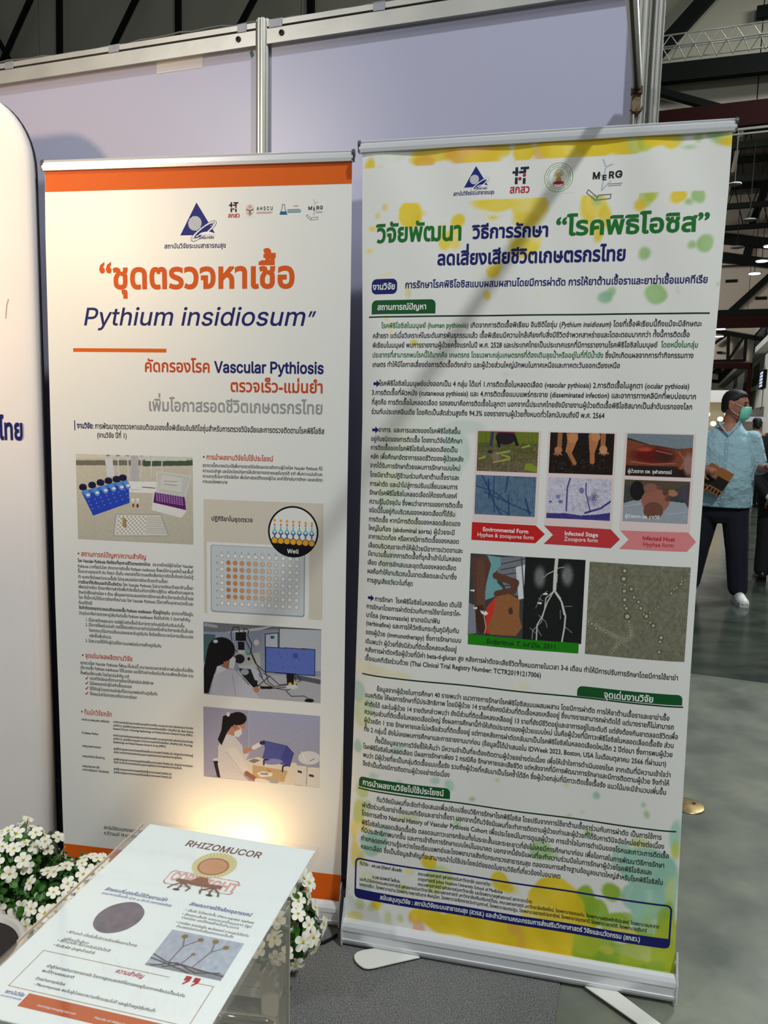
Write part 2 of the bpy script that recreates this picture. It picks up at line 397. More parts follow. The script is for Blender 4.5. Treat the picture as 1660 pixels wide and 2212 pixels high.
DJ = 4.5425
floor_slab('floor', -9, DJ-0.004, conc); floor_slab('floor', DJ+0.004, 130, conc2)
tag(MB().box(-20, 20, DJ-0.004, DJ+0.004, -0.012, -0.003, Matrix.Rotation(-th, 4, 'Z')).build('trim_1', mat('joint_sealant', (150, 152, 140), 0.6)), kind='structure')
# needle-felt carpet
cm = bpy.data.materials.new('needle_felt'); cm.use_nodes = True; nt = cm.node_tree; b = nt.nodes['Principled BSDF']; b.inputs['Roughness'].default_value = 0.95; b.inputs['Specular IOR Level'].default_value = 0.1
tc = nt.nodes.new('ShaderNodeTexCoord'); n1 = nt.nodes.new('ShaderNodeTexNoise'); n1.inputs['Scale'].default_value = 380; n1.inputs['Detail'].default_value = 4
n1.inputs['Roughness'].default_value = 0.8
nt.links.new(tc.outputs['Object'], n1.inputs[0]); r1 = nt.nodes.new('ShaderNodeValToRGB')
for p_, c_ in ((0.36, (58, 60, 62)), (0.5, (108, 110, 110)), (0.64, (164, 162, 156))):
    e = r1.color_ramp.elements.new(p_) if p_ == 0.5 else r1.color_ramp.elements[0 if p_ < 0.5 else -1]
    e.position = p_; e.color = (*lin(c_), 1)
nt.links.new(n1.outputs[0], r1.inputs[0]); nt.links.new(r1.outputs[0], b.inputs[0])
bp = nt.nodes.new('ShaderNodeBump'); bp.inputs['Strength'].default_value = 0.5; bp.inputs['Distance'].default_value = 0.004; nt.links.new(n1.outputs[0], bp.inputs['Height']); nt.links.new(bp.outputs[0], b.inputs['Normal'])
ca = Vector((*(0.534, 1.728), 0)); cb = Vector((*(0.492, 1.614), 0)); cd = (ca-cb).normalized(); cr = Vector((cd.y, -cd.x, 0))
P1 = ca - cd*2.4; wx = lambda u: (Vector((-0.358+u*math.cos(-0.3175)+0.05*math.sin(-0.3175), 2.1948+u*math.sin(-0.3175)-0.05*math.cos(-0.3175))))
P0 = wx(0.93); P3 = wx(-2.6); poly = [(P1.x, P1.y), (P0.x, P0.y), (P3.x, P3.y), (P3.x-0.6, P1.y)]
tag(MB().prism(poly, 0.0005, 0.005).build('carpet', cm), 'speckled grey needle-felt carpet under both roll-up banners, ending at bare concrete', 'carpet')
bc = Vector((*(1.156, 2.653), 0))
lid = empty('floor_box_lid', bc, 0, label='round brass floor-box lid set in the concrete right of the yellow-green banner', cat='lid')
BR = mat('old_brass', (196, 170, 120), 0.3, 0.8, noise=0.3, nscale=30)
MB().lathe([(0.062, 0.0), (0.062, 0.003), (0.056, 0.005), (0.0, 0.006)], 32).build('plate', BR, lid, True)
MB().lathe([(0.007, 0.0055), (0.007, 0.0075), (0.0, 0.0075)], 12, Matrix.Translation((0.028, 0.01, 0))).build('keyhole', mat('black_paint', (18, 18, 18), 0.5), lid)

# ------------------------------------------------------------------ booth wall of the exhibition system
WX, WY, WA = -0.358, 2.1948, -0.3175; WHT = 2.471; MOD = 0.9893
wall = empty('wall_back', (WX, WY, 0), WA, kind='structure')
panel_m = mat('wall_panel_laminate', (176, 176, 200), 0.34, noise=0.03, nscale=1.4, spec=0.4)
for i in (-2, -1, 0):
    MB().box(i*MOD+0.016, (i+1)*MOD-0.016, 0.004, 0.009, 0.03, WHT-0.05).build('wall_panel', panel_m, wall)
def post_prof(r=0.020):
    P = []
    for k in range(8):
        a = PI/8 + k*PI/4; b = a + PI/4
        A = Vector((math.cos(a), math.sin(a)))*r; B = Vector((math.cos(b), math.sin(b)))*r
        P += [tuple(A.lerp(B, 0.06)), tuple(A.lerp(B, 0.36)), tuple(A.lerp(B, 0.36)*0.80), tuple(A.lerp(B, 0.64)*0.80), tuple(A.lerp(B, 0.64)), tuple(A.lerp(B, 0.94))]
    return P
for i in (-2, -1, 0, 1):
    MB().prism([(x+i*MOD, y) for x, y in post_prof()], 0.0, WHT+0.008).build('upright_post', ALU2, wall)
MB().prism([(x+MOD+0.034, y+0.02) for x, y in post_prof(0.016)], 0.0, WHT+0.3).build('upright_post', ALU2, wall)
for i in (-2, -1, 0):
    x0, x1 = i*MOD+0.017, (i+1)*MOD-0.017
    rl = MB(); rl.box(x0, x1, -0.012, 0.014, WHT-0.058, WHT-0.020); rl.box(x0, x1, -0.012, 0.014, WHT-0.014, WHT)
    rl.build('top_rail', ALU2, wall)
    MB().box(x0, x1, -0.008, 0.012, WHT-0.0205, WHT-0.0135).build('rail_groove', ALUD, wall)
    MB().box(x0, x1, -0.010, 0.012, 0.0, 0.04).build('bottom_rail', ALU2, wall)
LK = Matrix.Rotation(PI/2, 4, 'X')
for px_ in [-0.0699, 0.0613]:
    lk = MB().lathe([(0.0075, 0), (0.0075, 0.003), (0.0045, 0.0035), (0.0045, 0.001)], 16, Matrix.Translation((px_, -0.012, WHT-0.036)) @ LK).build('rail_lock', ALUD, wall)
tape_m = mat('silver_tape', (150, 152, 158), 0.45, 0.3, noise=0.1, nscale=60)
for px_, w_, dz in [(-0.862, 0.016, 0), (-0.4783, 0.018, 0), (-0.0584, 0.014, 0), (0.0431, 0.02, 0), (0.3387, 0.016, 0)]:
    MB().box(px_-w_, px_+w_, -0.0135, -0.0122, WHT-0.019, WHT+0.001).box(px_-w_, px_+w_, -0.0135, 0.015, WHT+0.0005, WHT+0.0018).build('tape_wrap', tape_m, wall)
MB().box(-0.3442, -0.1919, 0.0032, 0.0040, 2.3844, WHT-0.058).build('paper_strip', mat('masking_paper', (214, 212, 218), 0.6), wall)
gs = (-0.037, 2.4006)
MB().prism([(gs[0]-0.007, gs[1]+0.004), (gs[0]+0.001, gs[1]+0.010), (gs[0]+0.006, gs[1]-0.004), (gs[0]-0.001, gs[1]-0.011)], 0, 0.0006, Matrix.Translation((0, 0.0036, 0)) @ LK).build('green_sticker', mat('green_sticker', (10, 92, 62), 0.5), wall)
cab = []
for k in range(61):
    x = -1.9 + k*(0.75+1.9)/60; cab.append((x, 0.004, WHT+0.006+0.006*abs(math.sin(k*1.15))+0.004*math.sin(k*0.37)))
MB().tube(cab, 0.0028, 6).build('power_cable', mat('grey_cable', (92, 92, 90), 0.5), wall, True)
# fascia beam hung from the end post, running towards the visitor
A_ = Matrix.Translation((WX, WY, 0)) @ Matrix.Rotation(WA, 4, 'Z') @ Vector((MOD-0.004, -0.03, 2.1948)); B2 = (0.445, 1.514)
d_ = (Vector((B2[0], B2[1], A_.z)) - A_).normalized(); L_ = 1.25; e_ = A_ + d_*L_
beam = empty('fascia_beam', A_, 0, label='slanting aluminium beam running from the wall end post towards the viewer', cat='beam')
fb = MB(); q_ = d_*L_
fb.bar((0, 0, 0), q_, 0.021, 0.030); fb.build('beam_profile', ALU2, beam, bevel=0.004)
MB().bar((0, 0, -0.0165), q_ - Vector((0, 0, 0.0165)), 0.006, 0.003).build('slot', ALUD, beam)
hk = MB(); hk.box(-0.010, 0.010, -0.004, 0.004, -0.066, -0.012).build('hook_plate', mat('rusty_bracket', (112, 96, 66), 0.6, 0.3, noise=0.4, nscale=70), beam)
MB().bevbox(-0.012, 0.012, -0.009, 0.008, -0.024, -0.008, 0.003).build('clamp', mat('rusty_clamp', (84, 50, 34), 0.6, 0.4, noise=0.5, nscale=90), beam)
wn = MB(); wn.tube([(-0.016, -0.009, -0.062), (-0.008, -0.010, -0.066), (0.0, -0.010, -0.066), (0.008, -0.010, -0.064), (0.014, -0.009, -0.054)], [0.002, 0.003, 0.004, 0.003, 0.002], 8); wn.tube([(0, -0.012, -0.074), (0, -0.006, -0.060)], 0.0035, 8)
wn.build('wing_nut', mat('rusty_clamp', (84, 50, 34)), beam, True)

# ------------------------------------------------------------------ fabric backdrop at the left
bx, by = -0.953, 2.06
bd = empty('fabric_backdrop', (bx, by, 0), -0.12, label='tall white fabric display wall with rounded corner at the far left', cat='display wall')
TOP = 2.241; Wd_ = 2.3
outl = [(0.0, 0.02), (0.0, TOP-0.20)]
for k in range(1, 13):
    t = PI/2*k/12; outl.append((-0.17+0.17*math.cos(t), TOP-0.20+0.20*math.sin(t)))
outl += [(-Wd_+0.17, TOP)] + [(-Wd_+0.17-0.17*math.sin(PI/2*k/8), TOP-0.2+0.2*math.cos(PI/2*k/8)) for k in range(1, 9)] + [(-Wd_, 0.02)]
def inset(P, d):
    cx, cz = -Wd_/2, TOP/2; Q = []
    for x, z in P: Q.append((max(min(x, 10), -10) - d*(1 if x > cx else -1), z - d*(1 if z > cz else -1)))
    return Q
rings = []
for y, d in ((-0.004, 0.05), (0.0, 0.03), (0.006, 0.012), (0.014, 0.003), (0.022, 0.0), (0.034, 0.0)): rings.append([Vector((x, y, z)) for x, z in inset(outl, d)])
fabm = mat('stretch_fabric', (232, 226, 224), 0.75, noise=0.03, nscale=3, bump=0.12, bscale=7, spec=0.2)
MB().loft(rings).build('fabric_cover', fabm, bd, True)
rings = [[Vector((x, y, z)) for x, z in inset(outl, d)] for y, d in ((0.034, -0.0005), (0.044, -0.0005), (0.050, 0.01))]
MB().loft(rings).build('edge_piping', mat('black_edge', (16, 16, 20), 0.7), bd, True)
def place_bd(X, Z, lift): return (X, -0.004-lift, Z)
bl = (-0.101, 1.329); br_ = (-0.036, 1.331)
put_text([('text', bl[0]-0.008, br_[1], br_[0], 0.078, 3, [('n', '', 'ไทย')])], place_bd, bd, 0.0015)
for a in ([(-0.066, 1.705), (-0.071, 1.690), (-0.074, 1.670), (-0.075, 1.655)],): strokes('scuff_mark', [a], 0.0025, place_bd, bd, 0.001, mat('scuff', (190, 160, 140), 0.8))

# ------------------------------------------------------------------ roll-up banners
def banner(loc, rz, w, zrail, ktilt, curl, label, feet):
    root = empty('roll_up_banner', loc, rz, label=label, cat='banner stand'); M = root.matrix_basis.inverted()
    def surf(X, Z):
        y = 0.02 + ktilt*Z
        if curl:
            t = min(1, max(0, (0.09-X)/0.09)); b_ = max(0.0, math.sin(PI*min(1, max(0, Z/2.05))))
            y += 0.028*t*t*b_; t2 = min(1, max(0, (X-0.78)/0.065)); y += 0.012*t2*t2*b_
            y += 0.0022*math.sin(X*23+0.8)*math.sin(Z*1.5+0.3) + 0.0016*math.sin((X+Z*0.45)*31)*max(0, (Z-1.2)/0.85)
        else: y += 0.0012*math.sin(X*19+0.8)*math.sin(Z*1.5)
        return y
    def place(X, Z, lift): return (X, surf(X, Z)-lift*0.35, Z)
    # aluminium cassette
    prof = [(0.002, 0.0), (-0.004, 0.010), (-0.006, 0.018), (-0.0035, 0.019), (-0.0035, 0.042), (-0.006, 0.043), (-0.004, 0.054), (0.002, 0.062), (0.010, 0.066), (0.014, 0.066), (0.014, 0.058), (0.030, 0.058), (0.030, 0.070), (0.060, 0.068), (0.088, 0.050), (0.096, 0.020), (0.094, 0.0)]
    rings = [[Vector((x, y, z+0.0052)) for y, z in prof] for x in (0.004, w-0.004)]
    base = MB().loft(rings).build('cassette', ALU, root)
    ep = [(-0.007, 0.0), (-0.009, 0.02), (-0.008, 0.05), (0.000, 0.068), (0.010, 0.085), (0.016, 0.105), (0.022, 0.118), (0.030, 0.112), (0.040, 0.078), (0.090, 0.055), (0.100, 0.02), (0.097, 0.0)]
    for x in (0.0, w-0.004):
        MB().prism([(y, z+0.0052) for y, z in ep], 0, 0.004, Matrix(((0,0,1,x),(1,0,0,0),(0,1,0,0),(0,0,0,1)))).build('end_plate', ALU, base)
    # clamp rail
    yr = surf(w/2, 2.0) if not curl else 0.02+ktilt*2.04
    rp = [(-0.006, -0.012), (-0.0075, -0.004), (-0.0075, 0.006), (-0.004, 0.0085), (-0.0055, 0.0125), (-0.001, 0.0155), (0.004, 0.0125), (0.0045, 0.0085), (0.007, 0.006), (0.007, -0.012)]
    rail = MB().loft([[Vector((x, yr+y, zrail+z)) for y, z in rp] for x in (-0.001, w+0.001)]).build('top_rail', ALU, root)
    for x in (-0.004, w-0.002):
        c_ = MB(); c_.prism([(yr+y, zrail+z) for y, z in arc(0.0, 0.007, 0.010, 0.010, n=12)[:-1]], 0, 0.006, Matrix(((0,0,1,x),(1,0,0,0),(0,1,0,0),(0,0,0,1)))); c_.box(x, x+0.005, yr-0.007, yr+0.007, zrail-0.011, zrail+0.005); c_.build('end_cap', GREYP, rail)
    pm = MB(); pm.tube([(w/2, 0.075, 0.05), (w/2, 0.075, 1.0), (w/2, yr+0.02, zrail-0.01)], 0.008, 10).build('support_pole', ALU, root, True)
    for fp in feet:
        Q = [M @ Vector((x, y, 0)) for x, y in fp]
        MB().prism([(q.x, q.y) for q in Q], 0.0055, 0.0095).build('foot', mat('white_steel', (222, 222, 216), 0.35), root, bevel=0.001)
    return root, place
def sheet(root, place, xl, xr, z0, z1, painter=None, nx=60, nz=120, m=None):
    mb = MB()
    for j in range(nz+1):
        Z = z0+(z1-z0)*j/nz; a, b_ = xl(Z), xr(Z)
        for i in range(nx+1): mb.v.append(place(a+(b_-a)*i/nx, Z, 0))
    w = nx+1; mb.f = [(j*w+i, j*w+i+1, (j+1)*w+i+1, (j+1)*w+i) for j in range(nz) for i in range(nx)]
    o = mb.build('graphic_sheet', m or WHITEV, root, True)
    if painter:
        co = np.array(mb.v); c = painter(co[:, 0], co[:, 2]); c = np.clip(c, 0, 255)/255.0; c = np.where(c <= 0.04045, c/12.92, ((c+0.055)/1.055)**2.4)
        a = o.data.color_attributes.new('ink', 'FLOAT_COLOR', 'POINT'); d = np.ones((len(co), 4)); d[:, :3] = c; a.data.foreach_set('color', d.ravel().astype(np.float32))
    return o
def interp(tab):
    Z = [t[1] for t in tab][::-1]; X = [t[0] for t in tab][::-1]
    return lambda z: float(np.interp(z, Z, X))
feetR = [[(0.119, 1.808), (0.062, 1.851), (-0.012, 1.835), (-0.033, 1.829), (-0.046, 1.822), (-0.053, 1.811), (-0.053, 1.799), (-0.049, 1.788), (-0.039, 1.775), (-0.027, 1.765), (-0.015, 1.763), (-0.001, 1.766), (0.049, 1.784)], [(0.526, 1.718), (0.6, 1.707), (0.676, 1.602), (0.719, 1.519), (0.678, 1.494), (0.651, 1.505), (0.618, 1.607)]]
feetL = [[(-0.196, 1.887), (-0.139, 1.892), (-0.146, 1.866), (-0.175, 1.844), (-0.208, 1.832), (-0.222, 1.85)]]
RB, pR = banner((-0.0898, 1.858, 0.005), -0.2201, 0.848, 2.0536, 0.0196, True,
    'roll-up banner with yellow-green watercolour blots, green headings and patient pictures', feetR)
LB, pL = banner((-0.9209, 2.0519, 0.005), -0.1533, 0.8325, 2.0438, 0.0007, False,
    'roll-up banner with orange top band and large orange Thai headline, left of the other', feetL)

# ---- right banner artwork
BLOBS = [(0.026, 2.0118, 0.0115, 0.0173, (226, 196, 40), 1), (0.0517, 1.9998, 0.0092, 0.0097, (232, 208, 92), 0.7), (0.0829, 2.0325, 0.0296, 0.0193, (205, 215, 190), 0.5), (0.1399, 2.0189, 0.0203, 0.0107, (226, 196, 40), 0.8), (0.1843, 2.0324, 0.0553, 0.0211, (226, 196, 40), 0.9), (0.157, 2.0127, 0.0268, 0.0171, (226, 168, 60), 0.9), (0.2725, 2.0277, 0.065, 0.0273, (226, 168, 60), 0.9), (0.2949, 2.0108, 0.0432, 0.0188, (226, 196, 40), 0.8), (0.3427, 2.0291, 0.0214, 0.0145, (226, 196, 40), 0.9), (0.3909, 2.0213, 0.0233, 0.0227, (226, 196, 40), 1), (0.4329, 2.0242, 0.0209, 0.0267, (226, 168, 60), 0.7), (0.4739, 2.0373, 0.0516, 0.0409, (226, 196, 40), 1), (0.5255, 2.0344, 0.0408, 0.0366, (232, 208, 92), 0.9), (0.5562, 2.0326, 0.0455, 0.0303, (226, 196, 40), 1), (0.6164, 2.0362, 0.0498, 0.0301, (226, 196, 40), 1), (0.6412, 2.0378, 0.0238, 0.03, (190, 205, 130), 0.8), (0.666, 2.0364, 0.0237, 0.0279, (176, 190, 50), 0.8), (0.6855, 2.0402, 0.0294, 0.0258, (226, 196, 40), 1), (0.7154, 2.0306, 0.0214, 0.0198, (226, 196, 40), 1), (0.7344, 2.0374, 0.0116, 0.0178, (190, 205, 130), 0.6), (0.7551, 2.0146, 0.0155, 0.005, (150, 190, 120), 0.8), (0.7759, 2.0369, 0.0096, 0.0118, (150, 190, 120), 0.9), (0.8014, 2.0413, 0.0133, 0.0118, (150, 190, 120), 0.9), (0.8173, 2.0306, 0.019, 0.0137, (150, 190, 120), 0.8), (0.8357, 2.0237, 0.0227, 0.0136, (232, 208, 92), 0.9), (0.8265, 2.0204, 0.0189, 0.0098, (226, 196, 40), 0.8)]
BLOBM = [(0.1301, 1.8928, 0.025, 0.0325, (226, 196, 40), 1), (0.1574, 1.8897, 0.0091, 0.0054, (232, 208, 92), 0.7), (0.0631, 1.9127, 0.0081, 0.0087, (232, 208, 92), 0.8), (0.0463, 1.8938, 0.0058, 0.0055, (226, 196, 40), 0.7), (0.0366, 1.8635, 0.0093, 0.0077, (226, 196, 40), 0.8), (0.0308, 1.812, 0.0094, 0.0055, (226, 196, 40), 0.7), (0.2453, 1.8704, 0.0155, 0.0192, (226, 196, 40), 1), (0.2405, 1.8492, 0.0155, 0.0129, (232, 208, 92), 0.9), (0.219, 1.8284, 0.0178, 0.0216, (226, 196, 40), 0.9), (0.2415, 1.8224, 0.0111, 0.0151, (232, 208, 92), 0.9), (0.2069, 1.8557, 0.0111, 0.0108, (232, 208, 92), 0.7), (0.304, 1.916, 0.0326, 0.0085, (232, 208, 92), 0.8), (0.3368, 1.9094, 0.0537, 0.0147, (226, 196, 40), 0.85), (0.3216, 1.8836, 0.026, 0.0042, (226, 168, 60), 0.3), (0.3292, 1.8834, 0.0087, 0.0064, (226, 196, 40), 0.7), (0.4068, 1.9014, 0.0381, 0.0419, (232, 208, 92), 0.9), (0.4335, 1.8951, 0.019, 0.0313, (226, 196, 40), 0.4), (0.4028, 1.8702, 0.0319, 0.0168, (226, 196, 40), 0.6), (0.3673, 1.824, 0.0064, 0.0106, (232, 208, 92), 0.6), (0.4056, 1.8071, 0.0362, 0.0233, (226, 196, 40), 0.9), (0.4313, 1.8274, 0.0148, 0.0169, (232, 208, 92), 0.7), (0.3355, 1.7536, 0.0174, 0.015, (226, 196, 40), 1), (0.348, 1.7661, 0.0109, 0.0107, (226, 196, 40), 0.7), (0.5449, 1.896, 0.0164, 0.0412, (226, 196, 40), 0.9), (0.5628, 1.9055, 0.0225, 0.0349, (232, 208, 92), 0.9), (0.5798, 1.8742, 0.0142, 0.0308, (226, 196, 40), 0.8), (0.5623, 1.9157, 0.0122, 0.0164, (150, 190, 120), 0.7), (0.5666, 1.8336, 0.0102, 0.0166, (226, 196, 40), 0.9), (0.5558, 1.8442, 0.0143, 0.0103, (232, 208, 92), 0.8), (0.6683, 1.9113, 0.0179, 0.0222, (190, 205, 130), 1), (0.6544, 1.8937, 0.014, 0.0122, (226, 196, 40), 0.9), (0.678, 1.9159, 0.0158, 0.0181, (176, 190, 50), 0.7), (0.7394, 1.9083, 0.0166, 0.016, (226, 196, 40), 1), (0.7579, 1.8926, 0.0059, 0.007, (150, 190, 120), 0.7), (0.7821, 1.9085, 0.0174, 0.0179, (150, 190, 120), 1), (0.7628, 1.8924, 0.0078, 0.008, (150, 190, 120), 0.8), (0.7711, 1.806, 0.0088, 0.0101, (150, 190, 120), 0.9), (0.8011, 1.8081, 0.0213, 0.0221, (150, 190, 120), 0.95), (0.6714, 1.7885, 0.012, 0.0134, (150, 190, 120), 0.95), (0.5904, 1.693, 0.0144, 0.0125, (120, 178, 140), 0.8), (0.6021, 1.7043, 0.0103, 0.0094, (150, 190, 120), 0.8), (0.7038, 1.6955, 0.022, 0.0216, (150, 190, 120), 0.95), (0.7519, 1.7061, 0.0029, 0.0082, (150, 196, 176), 0.6), (0.318, 1.6969, 0.0077, 0.0086, (226, 196, 40), 0.8), (0.4426, 1.6951, 0.0053, 0.0042, (232, 208, 92), 0.6), (0.1262, 1.7162, 0.0069, 0.0199, (226, 196, 40), 0.4), (0.8321, 1.7179, 0.0039, 0.0041, (150, 190, 120), 0.7), (0.077, 1.6502, 0.0058, 0.0089, (226, 196, 40), 0.5), (0.0893, 1.6256, 0.0047, 0.0157, (232, 208, 92), 0.7), (0.1449, 1.5885, 0.0081, 0.0078, (226, 196, 40), 0.9), (0.0673, 1.7526, 0.0093, 0.0044, (232, 208, 92), 0.6), (0.0812, 1.7545, 0.0046, 0.0033, (232, 208, 92), 0.5)]
